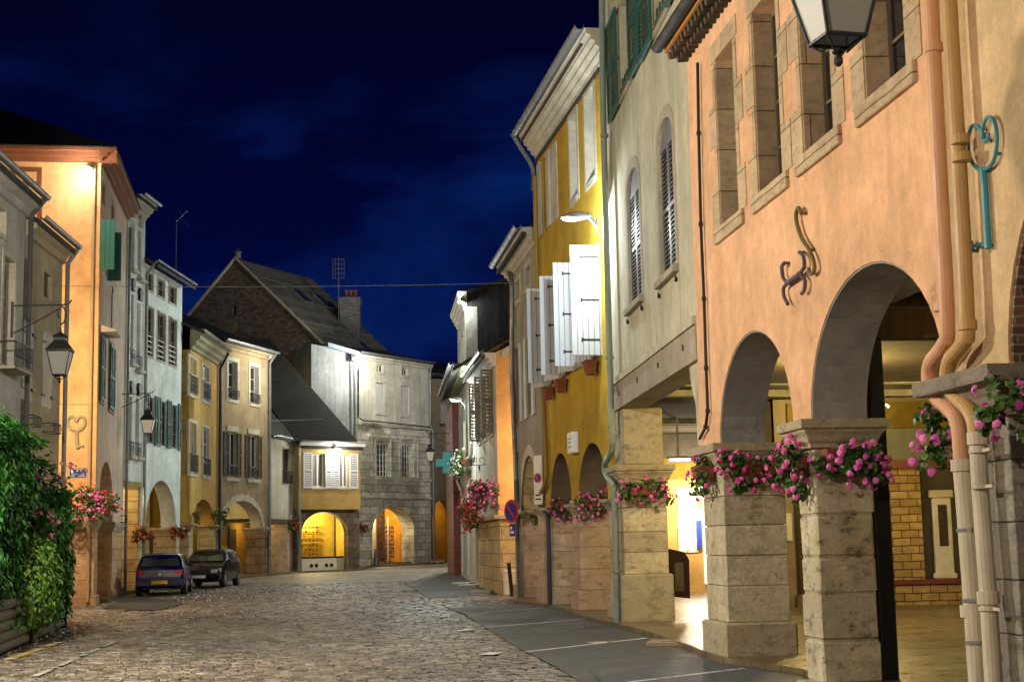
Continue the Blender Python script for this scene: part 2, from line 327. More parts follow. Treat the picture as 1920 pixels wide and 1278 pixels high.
def pier(b, u0, u1, z1, mat, w0=-.06, w1=1.2, plinth=.55, cap=.34, z0=-.3, pe=.07, ce=.16, capmat=None, flare=True):
    m = MB(); rn = random.Random(int(u0*97+z1*31+len(b.name))); rough = 'rough' in mat.name; k = 0; z = z0; top = z1-cap+.005
    if 'attr' or True:
        m.box(u0+.03, u1-.03, w0+.03, w1-.03, z0, top, .05)
        while z < top-.03:
            h = (plinth if (plinth and z <= z0+.01) else rn.uniform(.38, .5)); h = min(h-(z0 if z <= z0+.01 and plinth else 0), top-z) if z <= z0+.01 and plinth else min(h, top-z)
            if top-z-h < .12: h = top-z
            q = rn.uniform(0, .012 if not rough else .028); q2 = rn.uniform(0, .01 if not rough else .024); g = .004 if not rough else .008
            m.cbox(u0+q, u1-q2, w0+q2, w1-q, z+g, z+h-g, .008 if not rough else .022, rn.uniform(.1, .95), .0 if not rough else .008); z += h
    ob('pier', m, mat, b)
    if plinth:
        p = MB(); p.cbox(u0-pe, u1+pe, w0-pe, w1+pe, z0, plinth, .03); ob('plinth', p, mat, b)
        if flare:
            q = MB(); e = pe; vs = [(u0-e+.03, w0-e+.03, plinth-.001), (u1+e-.03, w0-e+.03, plinth-.001), (u1+e-.03, w1+e-.03, plinth-.001), (u0-e+.03, w1+e-.03, plinth-.001), (u0+.003, w0+.003, plinth+.2), (u1-.003, w0+.003, plinth+.2), (u1-.003, w1-.003, plinth+.2), (u0+.003, w1-.003, plinth+.2)]
    c = MB(); st = [(0, 0), (.03, .0), (.03, .14), (.055, .22), (.08, .42), (.115, .56), (.12, .66), (ce*.97, .68), (ce, .74), (ce, 1.)]
    prof = [(e*ce/.16 if ce != .16 else e, t) for e, t in st]; zb = z1-cap; vs = []; fs = []
    for e, t in prof: vs += [(u0-e, w0-e, zb+cap*t), (u1+e, w0-e, zb+cap*t), (u1+e, w1+e, zb+cap*t), (u0-e, w1+e, zb+cap*t)]
    for i in range(len(prof)-1):
        for k in range(4): j = (k+1) % 4; fs.append((i*4+k, i*4+j, i*4+4+j, i*4+4+k))
    n = len(prof)-1; fs += [(3, 2, 1, 0), (n*4, n*4+1, n*4+2, n*4+3)]; c.add(vs, fs); ob('capital', c, capmat or mat, b)
def cornice(b, u0, u1, z0, h, out, mat, steps=4, name='cornice'):
    prof = [(.02, z0)]
    for i in range(steps):
        e = -out*(i+.6)/steps; z = z0+h*i/steps; prof += [(e, z+h*.03), (e, z+h*.62/steps), (e-out*.18/steps, z+h*.8/steps)]
    prof += [(-out, z0+h), (.02, z0+h)]; ob(name, MB().sweep(prof, (u0, u1)), mat, b)
def gutter(b, u0, u1, z, w, r=.085, mat=None):
    m = MB(); n = 8; vs = []; 
    for x in (u0, u1):
        vs += [(x, w+r*math.cos(math.pi+math.pi*k/n), z+r*math.sin(math.pi+math.pi*k/n)) for k in range(n+1)]
        vs += [(x, w+(r-.012)*math.cos(math.pi+math.pi*k/n), z+(r-.012)*math.sin(math.pi+math.pi*k/n)) for k in range(n+1)]
    q = n+1; fs = [(k, k+1, 2*q+k+1, 2*q+k) for k in range(n)]+[(q+k+1, q+k, 3*q+k, 3*q+k+1) for k in range(n)]
    fs += [(k, q+k, q+k+1, k+1) for k in range(n)]+[(2*q+k+1, 3*q+k+1, 3*q+k, 2*q+k) for k in range(n)]
    fs += [(0, 2*q, 3*q, q), (n, q+n, 3*q+n, 2*q+n)]
    m.add(vs, fs); k = u0+.4
    while k < u1: m.box(k-.012, k+.012, w-r-.008, w+r+.05, z-.01, z+.004); k += .9
    ob('gutter', m, mat or M_ZINC, b)
def downpipe(b, pts, r=.05, mat=None, clips=(), name='downpipe'):
    m = MB(); m.tube(pts, r, 12)
    for (x, y, z) in clips: m.lathe([(r+.004, -.03), (r+.02, -.028), (r+.02, .028), (r+.004, .03)], (x, y, z), 12); m.box(x-.012, x+.012, y, y+.15, z-.012, z+.012)
    ob(name, m, mat or M_ZINC, b, smooth=False)
def body(b, u0, u1, zt, D=7., t=.5, slope=.7, roofm=None, ov=.35, wallm=None, z0=-.3, zlow=3.2, ridge=None, eave=.0, left=True, right=True, back=True):
    """side walls above the arcade, back wall, and the pitched roof"""
    rd = ridge or D/2; zr = zt+slope*rd
    for ok, x0, x1 in ((left, u0+.002, u0+.28), (right, u1-.28, u1-.002)):
        if ok:
            m = MB(); lp = [(t, zlow), (D, zlow), (D, zt+slope*rd-slope*(D-rd)*1.), (rd, zr-.02), (t, zt+slope*t-.05)]
            vs = [(x0, y, z) for y, z in lp]+[(x1, y, z) for y, z in lp]; n = len(lp)
            m.add(vs, [tuple(range(n)), tuple(range(2*n-1, n-1, -1))]+[((i+1) % n, i, n+i, n+(i+1) % n) for i in range(n)]); ob('side_wall', m, wallm, b)
    if back: ob('back_wall', MB().box(u0+.3, u1-.3, D-.3, D-.01, z0, zt+slope*rd-slope*(D-rd)-.1), wallm, b)
    if roofm is not None:
        m = MB(); th = .12; e0 = zt+eave-slope*ov
        lp = [(-ov, e0), (rd, zt+eave+slope*rd), (D+.2, zt+eave+slope*rd-slope*(D+.2-rd)), (D+.2, zt+eave+slope*rd-slope*(D+.2-rd)+th), (rd, zt+eave+slope*rd+th*1.2), (-ov, e0+th)]
        a, c = u0-.02, u1+.02; n = len(lp); vs = [(a, y, z) for y, z in lp]+[(c, y, z) for y, z in lp]
        m.add(vs, [tuple(range(n)), tuple(range(2*n-1, n-1, -1))]+[((i+1) % n, i, n+i, n+(i+1) % n) for i in range(n)]); return ob('roof', m, roofm, b)
def arcade(b, u0, u1, t, D, zc, ceilm, shopm, floor=None):
    ob('arcade_ceiling', MB().box(u0+.01, u1-.01, t+.002, D, zc, zc+.15), ceilm, b)
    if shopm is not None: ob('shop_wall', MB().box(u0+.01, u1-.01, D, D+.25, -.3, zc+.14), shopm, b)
def lamp(name, loc, energy, color, size=.12, typ='POINT', target=None, spot=1.9, blend=.6):
    l = bpy.data.lights.new(name, typ); l.energy = energy; l.color = color; l.shadow_soft_size = size
    o = bpy.data.objects.new(name, l); COL.objects.link(o); o.location = loc
    if typ == 'SPOT': l.spot_size = spot; l.spot_blend = blend
    if target is not None: o.rotation_euler = (Vector(target)-Vector(loc)).to_track_quat('-Z', 'Y').to_euler()
    return o
WARM = (1., .62, .28); SOD = (1., .5, .16); WHITE = (.86, .97, 1.); COOL = (.72, .93, 1.); YEL = (1., .72, .25)
def anchor(f, pts, r, mat, name, label, cat, group=None, flat=True):
    """a wrought iron wall anchor drawn by a path of (u,z) relative to frame f"""
    o = thing(name, f, label, cat, group); return o
# ------------------------------------------------------------------ camera
cam = bpy.data.cameras.new('camera'); co = bpy.data.objects.new('camera', cam); COL.objects.link(co); S.camera = co
cam.sensor_width = 36; cam.lens = FL/1920*36; cam.clip_start = .1; cam.clip_end = 3000
co.matrix_world = Matrix(((RT.x, UP.x, -FW.x, 0), (RT.y, UP.y, -FW.y, 0), (RT.z, UP.z, -FW.z, EYE), (0, 0, 0, 1)))
S.view_settings.view_transform = 'Standard'; S.view_settings.look = 'None'; S.view_settings.exposure = 0; S.view_settings.gamma = 1
# ------------------------------------------------------------------ night sky with clouds
Wd = bpy.data.worlds.new('World'); S.world = Wd; Wd.use_nodes = True; nt = Wd.node_tree; bg = nt.nodes['Background']
tc = N(nt, 'ShaderNodeTexCoord'); mp = N(nt, 'ShaderNodeMapping'); mp.inputs['Scale'].default_value = (2.4, 2.4, 5.2); mp.inputs['Location'].default_value = (.35, .3, .1); L(nt, tc.outputs['Generated'], mp.inputs[0])
nz = N(nt, 'ShaderNodeTexNoise', Scale=1.5, Detail=8., Roughness=.55, Distortion=.35); L(nt, mp.outputs[0], nz.inputs['Vector'])
cl = ramp(nt, nz.outputs[0], [(.50, (0, 0, 0)), (.60, (.35, .35, .35)), (.72, (1, 1, 1))])
sx = N(nt, 'ShaderNodeSeparateXYZ'); L(nt, tc.outputs['Generated'], sx.inputs[0])
gr = ramp(nt, sx.outputs[2], [(0, (.0010, .0065, .058)), (.13, (.0008, .0035, .042)), (.24, (.0006, .0012, .026)), (.36, (.0006, .0008, .012)), (1, (.001, .001, .008))])
fd = ramp(nt, sx.outputs[2], [(.0, 1), (.24, .9), (.36, .12)]); cm = mix(nt, 1, cl.outputs[0], fd.outputs[0], 'MULTIPLY'); col = mix(nt, cm, gr.outputs[0], (.003, .024, .165)); L(nt, col, bg.inputs[0]); bg.inputs[1].default_value = 1.0
# ------------------------------------------------------------------ ground
def cobble():
    m, nt, b = nodes('cobble_setts'); tc = N(nt, 'ShaderNodeTexCoord'); nz = N(nt, 'ShaderNodeTexNoise', Scale=.9, Detail=3.); L(nt, tc.outputs['Object'], nz.inputs['Vector'])
    mp = N(nt, 'ShaderNodeMapping'); mp.inputs['Rotation'].default_value = (0, 0, R(6)); L(nt, tc.outputs['Object'], mp.inputs[0])
    va = N(nt, 'ShaderNodeVectorMath', operation='MULTIPLY_ADD'); L(nt, nz.outputs[1], va.inputs[0]); va.inputs[1].default_value = (.35, .35, 0); L(nt, mp.outputs[0], va.inputs[2])
    nz2 = N(nt, 'ShaderNodeTexNoise', Scale=7, Detail=2.); L(nt, tc.outputs['Object'], nz2.inputs['Vector'])
    vb = N(nt, 'ShaderNodeVectorMath', operation='MULTIPLY_ADD'); L(nt, nz2.outputs[1], vb.inputs[0]); vb.inputs[1].default_value = (.06, .06, 0); L(nt, va.outputs[0], vb.inputs[2])
    br = N(nt, 'ShaderNodeTexBrick', Scale=1.); br.inputs['Brick Width'].default_value = .27; br.inputs['Row Height'].default_value = .2; br.inputs['Mortar Size'].default_value = .026; br.inputs['Mortar Smooth'].default_value = .6
    br.inputs['Color1'].default_value = (.50, .43, .34, 1); br.inputs['Color2'].default_value = (.24, .21, .17, 1); br.inputs['Mortar'].default_value = (.03, .026, .02, 1); L(nt, vb.outputs[0], br.inputs[0])
    n1 = noise(nt, tc.outputs['Object'], .35, 6, .65); r1 = ramp(nt, n1, [(.3, .6), (.7, 1.25)]); n2 = noise(nt, tc.outputs['Object'], 22, 4, .7); r2 = ramp(nt, n2, [(.3, .6), (.65, 1.1)])
    col = mix(nt, 1, br.outputs[0], r1.outputs[0], 'MULTIPLY'); col = mix(nt, .8, col, r2.outputs[0], 'MULTIPLY'); L(nt, col, b.inputs['Base Color'])
    rr = ramp(nt, n2, [(.3, .42), (.7, .72)]); L(nt, rr.outputs[0], b.inputs['Roughness']); b.inputs['Specular IOR Level'].default_value = .5
    inv = N(nt, 'ShaderNodeMath', operation='SUBTRACT'); inv.inputs[0].default_value = 1; L(nt, br.outputs[1], inv.inputs[1])
    p = bump(nt, b, inv.outputs[0], .9, .035); p = bump(nt, b, nz2.outputs[0], .6, .05, p); bump(nt, b, n2, .4, .012, p); return m
def asph():  # patched, speckled surface
    m, nt, b = nodes('worn_asphalt'); v = coords(nt); n1 = noise(nt, v, .8, 8, .72); n2 = noise(nt, v, 38, 4, .75)
    r1 = ramp(nt, n1, [(.3, (.030, .031, .032)), (.5, (.06, .06, .058)), (.7, (.125, .12, .11))]); r2 = ramp(nt, n2, [(.35, .45), (.7, 1.5)]); col = mix(nt, 1, r1.outputs[0], r2.outputs[0], 'MULTIPLY'); L(nt, col, b.inputs['Base Color'])
    vp = N(nt, 'ShaderNodeTexVoronoi', Scale=.42); L(nt, v, vp.inputs[0]); rp = ramp(nt, vp.outputs['Color'], [(.2, .72), (.8, 1.25)]); col = mix(nt, 1, col, rp.outputs[0], 'MULTIPLY'); ve = N(nt, 'ShaderNodeTexVoronoi', feature='DISTANCE_TO_EDGE', Scale=.42); L(nt, v, ve.inputs[0]); re_ = ramp(nt, ve.outputs[0], [(0, 1), (.012, 0)]); col = mix(nt, re_.outputs[0], col, (.015, .015, .015)); L(nt, col, b.inputs['Base Color'])
    rq = ramp(nt, n1, [(.3, .42), (.7, .85)]); L(nt, rq.outputs[0], b.inputs['Roughness']); b.inputs['Specular IOR Level'].default_value = .4; p = bump(nt, b, n2, .5, .01); bump(nt, b, n1, .4, .05, p); return m
def slabs():
    m, nt, b = nodes('pavement_slabs'); v = coords(nt); br = N(nt, 'ShaderNodeTexBrick', Scale=1.); br.inputs['Brick Width'].default_value = 1.1; br.inputs['Row Height'].default_value = .7; br.inputs['Mortar Size'].default_value = .012
    br.inputs['Color1'].default_value = (.22, .165, .09, 1); br.inputs['Color2'].default_value = (.13, .10, .055, 1); br.inputs['Mortar'].default_value = (.05, .04, .03, 1); L(nt, v, br.inputs[0])
    n1 = noise(nt, v, 2.5, 7, .7); r1 = ramp(nt, n1, [(.3, .6), (.7, 1.15)]); col = mix(nt, 1, br.outputs[0], r1.outputs[0], 'MULTIPLY'); L(nt, col, b.inputs['Base Color'])
    rr = ramp(nt, n1, [(.3, .2), (.7, .5)]); L(nt, rr.outputs[0], b.inputs['Roughness']); b.inputs['Specular IOR Level'].default_value = .5
    inv = N(nt, 'ShaderNodeMath', operation='SUBTRACT'); inv.inputs[0].default_value = 1; L(nt, br.outputs[1], inv.inputs[1]); p = bump(nt, b, inv.outputs[0], .5, .01); bump(nt, b, n1, .5, .03, p); return m
M_COB, M_ASP, M_SLAB = cobble(), asph(), slabs(); M_LINE = paint('worn_road_paint', (.36, .35, .32), .7, wear=.6, grain=False); M_LINEB = paint('white_road_paint', (.62, .61, .57), .7, wear=.35, grain=False); M_YLINE = paint('worn_yellow_paint', (.5, .38, .12), .7, wear=.5, grain=False)
g = MB(); ys = [-30, 10, 20, 30, 45, 60, 80, 100, 140, 500]
for a, b in zip(ys, ys[1:]): g.quad((-400, a, gz(a)), (400, a, gz(a)), (400, b, gz(b)), (-400, b, gz(b)))
GM = g
PATCHES = []
def sheet(name, pts, mat, dz, parent=None, pix=True):
    if pix: PATCHES.append(pts)
    w = [gnd(*p) for p in pts] if pix else [Vector((p[0], p[1], gz(p[1]))) for p in pts]; m = MB()
    # split at the change of slope so that the sheet stays dz above the street
    tr = tessellate_polygon([w]); fs = []
    vs = [Vector((p.x, p.y, p.z+dz)) for p in w]
    for t in tr:
        a, b, c = (vs[i] for i in t); k = 5; 
        def P(i, j): 
            q = a + (b-a)*(i/k) + (c-a)*(j/k); q = q.copy(); q.z = gz(q.y)+dz; return q
        for i in range(k):
            for j in range(k-i):
                tri = [P(i, j), P(i+1, j), P(i, j+1)]
                m.add(tri, [(0, 1, 2)])
                if i+j < k-1: m.add([P(i+1, j), P(i+1, j+1), P(i, j+1)], [(0, 1, 2)])
    for i, f in enumerate(m.f):
        a, b, c = (m.v[q] for q in f)
        if (b-a).cross(c-a).z < 0: m.f[i] = f[::-1]
    o = ob(name, m, mat, parent); return o
struct(sheet('parking_asphalt', [(841, 1139), (870, 1150), (905, 1172), (973, 1215), (1042, 1249), (1089, 1278), (1150, 1320), (1700, 1320), (1600, 1285), (1510, 1262), (1345, 1240), (1300, 1224), (1218, 1194), (1163, 1176), (1097, 1160), (1067, 1146), (1029, 1137), (960, 1132), (900, 1133)], M_ASP, .004))
struct(sheet('parking_asphalt', [(764, 1093), (790, 1112), (804, 1120), (930, 1112), (888, 1095), (868, 1080), (845, 1073), (815, 1074)], M_ASP, .004))
struct(sheet('asphalt_patch', [(190, 1140), (300, 1143), (345, 1131), (300, 1122), (232, 1120)], M_ASP, .004))
def line(pts, wd, name='parking_line', mat=None, dz=.008):
    a, b = gnd(*pts[0]), gnd(*pts[1]); d = (b-a).normalized(); n = Vector((-d.y, d.x, 0))*wd/2; m = MB(); k = 40
    for i in range(k):
        if random.random() < (.03 if pts[0][0] > 500 else .35): continue
        p, q = a+(b-a)*(i/k), a+(b-a)*((i+1)/k); vs = [p-n, q-n, q+n, p+n]
        for v in vs: v.z = gz(v.y)+dz
        m.add(vs, [(0, 1, 2, 3)])
        if (vs[1]-vs[0]).cross(vs[3]-vs[0]).z < 0: m.f[-1] = m.f[-1][::-1]
    struct(ob(name, m, mat or (M_LINEB if pts[0][0] > 500 else M_LINE)))
for p in (((905, 1148), (1020, 1139)), ((905, 1176), (1093, 1161)), ((985, 1222), (1212, 1196)), ((1178, 1279), (1394, 1253)), ((790, 1121), (918, 1113)), ((60, 1270), (233, 1195))): line(p, .09)
for p in (((866, 1182), (884, 1179)), ((912, 1227), (932, 1223)), ((822, 1157), (838, 1154)), ((1000, 1135), (1030, 1133)), ((1105, 1205), (1140, 1203))): line(p, .22)
line(((16, 1236), (112, 1203)), .16, 'yellow_line', M_YLINE)
# individual stone setts in wavering rows, laid up to the asphalt and pavements
def inside_(p, poly):
    c = False; j = len(poly)-1
    for i in range(len(poly)):
        a, b = poly[i], poly[j]
        if (a[1] > p[1]) != (b[1] > p[1]) and p[0] < (b[0]-a[0])*(p[1]-a[1])/(b[1]-a[1])+a[0]: c = not c
        j = i
    return c
ASPH = [[gnd(*p) for p in q] for q in PATCHES]; ASPH = [[(v.x, v.y) for v in q] for q in ASPH]
def setts():
    rn = random.Random(5); m = MB(); y = 14.5
    while y < 62:
        k = 1 if y < 24 else 1.25 if y < 34 else 1.7 if y < 46 else 2.3; dy = rn.uniform(.115, .15)*k; x = -13.5 if y > 30 else -11.5; x += rn.uniform(0, .2); xe = 4.2 if y < 20 else 3.2 if y < 32 else 1.6
        while x < xe:
            w = rn.uniform(.13, .235)*k; cx, cy = x+w/2, y+dy/2+.22*math.sin(x*.5)+.05*math.sin(x*2.1)-.035*(x+4)**2*.35
            if -.343*cy-1 < cx < .35*cy+.5 and not any(inside_((cx, cy), q) for q in ASPH):
                z = gz(cy)-.012+rn.uniform(-.007, .007); a = rn.uniform(-.05, .05); g = .008*k; hw, hd = w/2-g, dy/2-g*.8; e = .014*k; tz = [rn.uniform(-.005, .005) for _ in range(4)]
                def P(px, py, pz): return (cx+px-a*py, cy+py+a*px, pz)
                b_ = [P(-hw, -hd, z-.03), P(hw, -hd, z-.03), P(hw, hd, z-.03), P(-hw, hd, z-.03)]; jj = [rn.uniform(-.008, .008) for _ in range(8)]
                t_ = [P(-hw+e+jj[0], -hd+e+jj[1], z+tz[0]), P(hw-e+jj[2], -hd+e+jj[3], z+tz[1]), P(hw-e+jj[4], hd-e+jj[5], z+tz[2]), P(-hw+e+jj[6], hd-e+jj[7], z+tz[3]), P(0, 0, z+.007)]
                m.add(b_+t_, [(0, 1, 5, 4), (1, 2, 6, 5), (2, 3, 7, 6), (3, 0, 4, 7), (4, 5, 8), (5, 6, 8), (6, 7, 8), (7, 4, 8)], min(1, max(.02, rn.gauss(.5, .25))))
            x += w
        y += dy
    return m
def sett_mat():
    m, nt, b = nodes('worn_setts'); v = coords(nt); a = N(nt, 'ShaderNodeAttribute', attribute_name='tint'); n0 = noise(nt, v, .28, 6, .65); n1 = noise(nt, v, 6, 5, .7); n2 = noise(nt, v, 45, 4, .7)
    t = ramp(nt, a.outputs['Fac'], [(0, (.055, .043, .030)), (.5, (.18, .148, .108)), (1, (.36, .31, .24))]); r0 = ramp(nt, n0, [(.32, .62), (.68, 1.15)]); r1 = ramp(nt, n1, [(.3, .7), (.7, 1.1)]); r2 = ramp(nt, n2, [(.3, .75), (.7, 1.15)])
    col = mix(nt, 1, t.outputs[0], r0.outputs[0], 'MULTIPLY'); col = mix(nt, 1, col, r1.outputs[0], 'MULTIPLY'); col = mix(nt, 1, col, r2.outputs[0], 'MULTIPLY'); L(nt, col, b.inputs['Base Color'])
    rr = ramp(nt, n1, [(.3, .34), (.7, .62)]); L(nt, rr.outputs[0], b.inputs['Roughness']); b.inputs['Specular IOR Level'].default_value = .5; p = bump(nt, b, n1, .5, .02); bump(nt, b, n2, .4, .006, p); return m
struct(ob('street_setts', setts(), sett_mat()))
GM.f = []; GM.v = []; GM.t = []
ys = [-30, 10, 20, 30, 45, 58, 62, 80, 100, 140, 500]
for a, b in zip(ys, ys[1:]):
    za = gz(a)-(.036 if a < 60 else .004); zb = gz(b)-(.036 if b < 60 else .004); GM.quad((-400, a, za), (400, a, za), (400, b, zb), (-400, b, zb))
struct(ob('street', GM, M_COB))
# pavement under the right-hand arcades: slab with a real step
pv = [gnd(*p) for p in [(1500, 1264), (1352, 1242), (1300, 1221), (1225, 1194), (1170, 1178), (1100, 1163), (1070, 1150), (1032, 1139), (1000, 1135), (962, 1130)]]
pv = [Vector((v.x, v.y, 0)) for v in pv]; pv = [Vector((3.9, 8, 0)), Vector((3.45, 13, 0))]+pv+[Vector((.3, 44.5, 0)), Vector((14, 44.5, 0)), Vector((14, 8, 0))]
def slab(name, pts, z0, z1, mat):
    m = MB(); n = len(pts); vs = [Vector((p.x, p.y, z0)) for p in pts]+[Vector((p.x, p.y, z1)) for p in pts]; tr = tessellate_polygon([pts]); m.add(vs, [])
    for t in tr:
        a, b, c = (vs[i] for i in t); t = tuple(t) if (b-a).cross(c-a).z > 0 else tuple(reversed(t)); m.f.append(tuple(i+n for i in t)); m.t.append(0)
    for i in range(n): m.f.append((i, (i+1) % n, n+(i+1) % n, n+i)); m.t.append(0)
    struct(ob(name, m, mat))
slab('pavement', pv, -.1, .075, M_SLAB)
lp = [Vector(p) for p in [(-12.6, 46.5, 0), (-13.6, 52.5, 0), (-13.2, 61, 0), (-12.9, 67, 0), (-11.6, 72, 0), (-10.9, 75.3, 0), (-8.0, 77.6, 0), (-8.2, 84.6, 0), (-4.4, 90.4, 0), (-4.4, 100, 0), (-24, 100, 0), (-20, 46.5, 0)]]
m = MB(); n = len(lp); vs = [Vector((p.x, p.y, gz(p.y)+.09)) for p in lp]; m.add(vs, [])
for t in tessellate_polygon([lp]):
    a, b, c = (vs[i] for i in t); m.f.append(tuple(t) if (b-a).cross(c-a).z > 0 else tuple(reversed(t))); m.t.append(0)
o = len(m.v); m.v += [v-Vector((0, 0, .4)) for v in vs]
for i in range(n): m.f.append((i, (i+1) % n, o+(i+1) % n, o+i)); m.t.append(0)
struct(ob('pavement', m, M_SLAB))
# wooded hill behind the town
h = MB(); pts = [(-500, 10), (-160, 30), (-75, 58), (-58, 62), (-40, 57), (-22, 50), (0, 42), (40, 30), (300, 20)]; 
for (x0, z0), (x1, z1) in zip(pts, pts[1:]):
    k = 6
    for i in range(k):
        a, b = x0+(x1-x0)*i/k, x0+(x1-x0)*(i+1)/k; za, zb = z0+(z1-z0)*i/k+random.uniform(-.6, .6)*0, z0+(z1-z0)*(i+1)/k
        h.quad((a, 430, 0), (b, 430, 0), (b, 470, zb*.9), (a, 470, za*.9)); h.quad((a, 470, za*.9), (b, 470, zb*.9), (b, 520, 0), (a, 520, 0))
struct(ob('hill', h, paint('dark_woodland', (.006, .008, .006), 1., wear=.5, grain=False)))

# ================================================================== RIGHT SIDE
F1 = Fr((2.61, 20.92), (3.78, 10.92))
M_PEACH = plaster('peach_render', (.84, .50, .29), .3, .5); M_OCHW = plaster('pale_ochre_render', (.72, .53, .30), .3, .4); M_INT = plaster('grey_lime_render', (.36, .36, .35), .3, .2)
M_INTW = plaster('arcade_plaster', (.30, .25, .17), .5, .5); M_BEAMT = paint('brown_beam', (.10, .06, .03), .8, wear=.4)
SURST = blocks('tan_window_stone', (.60, .46, .29), 3.3, .56, .008, (.2, .13, .07), off=.4, var=.12)
b = thing('arcade_house', F1, 'peach rendered house on two tall arches, iron S and H anchors on its wall', 'house')
U1 = 8.74
wins = [(1.56, 2.5, 5.66), (3.38, 4.38, 5.67), (5.16, 6.16, 5.69), (7.1, 8.15, 5.70)]; WZ = 7.92
feet = [(1.1, 4.34, 2.83, 4.1), (4.98, 8.6, 2.83, 4.17)]
outer = wall_loop(0, U1, 0, 8.46, 8.46, feet, 2.83)
ob('wall', MB().prism([outer]+[rectl(a, c, z, WZ) for a, c, z in wins], 0, .6), M_PEACH, b)
# the grey arch linings stand 3 mm inside the openings
for (a, c, zs, zc) in feet:
    o1 = arc(a+.003, c-.003, zs, zc-.003); i1 = arc(a+.02, c-.02, zs, zc-.02); ob('arch_lining', MB().prism([o1+i1[::-1]], .012, .61), M_INT, b)
pier(b, .04, 1.16, 2.83, STONE, .0, .84, .5, .33); pier(b, 4.36, 4.97, 2.83, STONE_R, .0, .66, 0.05, .3, pe=.1)
for (a, c, z) in wins:
    q = MB(); j = 0; zz = z
    while zz < WZ-.02:      # long-and-short jamb blocks, proud of the render
        hh = min(.56, WZ-zz); e = .36 if j % 2 == 0 else .13; q.box(a-e, a-.001, -.012, .05, zz, zz+hh-.008); q.box(c+.001, c+e, -.012, .05, zz, zz+hh-.008); zz += hh; j += 1
    q.box(a-.2, c+.2, -.014, .05, WZ+.002, WZ+.26); ob('window_surround', q, SURST, b)
    q = MB(); q.cbox(a-.22, c+.22, -.05, .3, z-.2, z-.003, .01); o = window(b, a, c, z, WZ, .24, 1, 4, fm=paint('olive_window_paint', (.16, .14, .09), .5)); ob('sill', q, SURST, o)
    rv = MB(); rv.box(a+.001, a+.02, .005, .24, z, WZ); rv.box(c-.02, c-.001, .005, .24, z, WZ); ob('window_reveal', rv, SURST, b)
M_ORB = paint('orange_board', (.5, .24, .06), .6)
ob('eaves', MB().box(-.05, U1, -.3, .0, 8.62, 8.68).box(-.05, U1, -.31, -.27, 8.57, 8.71), M_ORB, b)
q = MB()
for i in range(44): u = .0+i*.2; q.tube([(u, -.26, 8.52), (u, .02, 8.58)], .06, 8)
for i in range(44): u = .1+i*.2; q.tube([(u, -.15, 8.44), (u, .02, 8.46)], .055, 8)
ob('eaves_tiles', q, tiles('old_eaves_tiles', (.12, .06, .035)), b)
gutter(b, -.12, U1, 8.68, -.4, .09, M_IRON)
body(b, 0, U1, 8.72, 9, .6, .45, TILE, .25, M_OCHW, zlow=4.55)
# downpipe cable at the corner
pts = [F1.m(x, y, -.05) for x, y in [(1308, 118), (1310, 250), (1314, 420), (1320, 560), (1324, 690), (1327, 770), (1323, 800), (1312, 822)]]
q = MB(); q.tube([(u, -.05, z) for u, z in pts], .022, 8)
for u, z in pts[1:-1:1]: q.lathe([(.03, -.03), (.034, 0), (.03, .03)], (u, -.05, z), 8)
ob('power_cable', q, M_IRON, b)
# iron anchors
def ironpath(f, pix, r, w, n=10, cl=False):
    return [(lambda q: (q[0], w, q[1]))(f.m(x, y, w)) for x, y in pix]
def smooth(pts, k=5):
    pts = [Vector(p) for p in pts]; out = []
    for i in range(len(pts)-1):
        p0, p1, p2, p3 = pts[max(i-1, 0)], pts[i], pts[i+1], pts[min(i+2, len(pts)-1)]
        for j in range(k):
            t = j/k; out.append(.5*((2*p1)+(p2-p0)*t+(2*p0-5*p1+4*p2-p3)*t*t+(3*p1-p0-3*p2+p3)*t**3))
    return out+[pts[-1]]
def anchor_(f, name, label, parts, mat, cat='wall anchor', extra=None):
    pts = [[f.m(x, y, -.06) for x, y in p] for p, r in parts]; cu = sum(p[0] for s_ in pts for p in s_)/sum(len(s_) for s_ in pts); cz = sum(p[1] for s_ in pts for p in s_)/sum(len(s_) for s_ in pts)
    m = MB()
    for s_, (p, r) in zip(pts, parts): m.tube(smooth([(u-cu, 0, z-cz) for u, z in s_]), r, 8)
    for s_, (p, r) in zip(pts, parts): m.tube([(s_[0][0]-cu, 0, s_[0][1]-cz), (s_[0][0]-cu, .06, s_[0][1]-cz)], r*.8, 6)
    u, z = pts[0][len(pts[0])//2]; m.tube([(u-cu, 0, z-cz), (u-cu, .062, z-cz)], parts[0][1]*.9, 6)
    o = ob(name, m, mat, None, f.at(cu, -.06, cz)); return tag(o, label, cat)
M_OLI = paint('olive_iron', (.16, .13, .04), .6, wear=.4, grain=False); M_VIO = paint('grey_violet_iron', (.10, .08, .10), .6, wear=.4, grain=False)
anchor_(F1, 'wall_anchor', 'olive iron anchor shaped like a long S on peach wall', [([(1503, 400), (1497, 390), (1493, 400), (1494, 418), (1503, 446), (1517, 468), (1526, 492), (1526, 508), (1519, 513), (1516, 503)], .024)], M_OLI)
anchor_(F1, 'wall_anchor', 'violet grey iron anchor shaped like an H on peach wall', [([(1471, 493), (1466, 500), (1468, 520), (1475, 530), (1469, 540), (1470, 556), (1477, 570)], .022), ([(1499, 473), (1506, 480), (1508, 500), (1501, 512), (1509, 525), (1508, 543), (1503, 550)], .022), ([(1475, 531), (1488, 522), (1501, 512)], .03)], M_VIO)
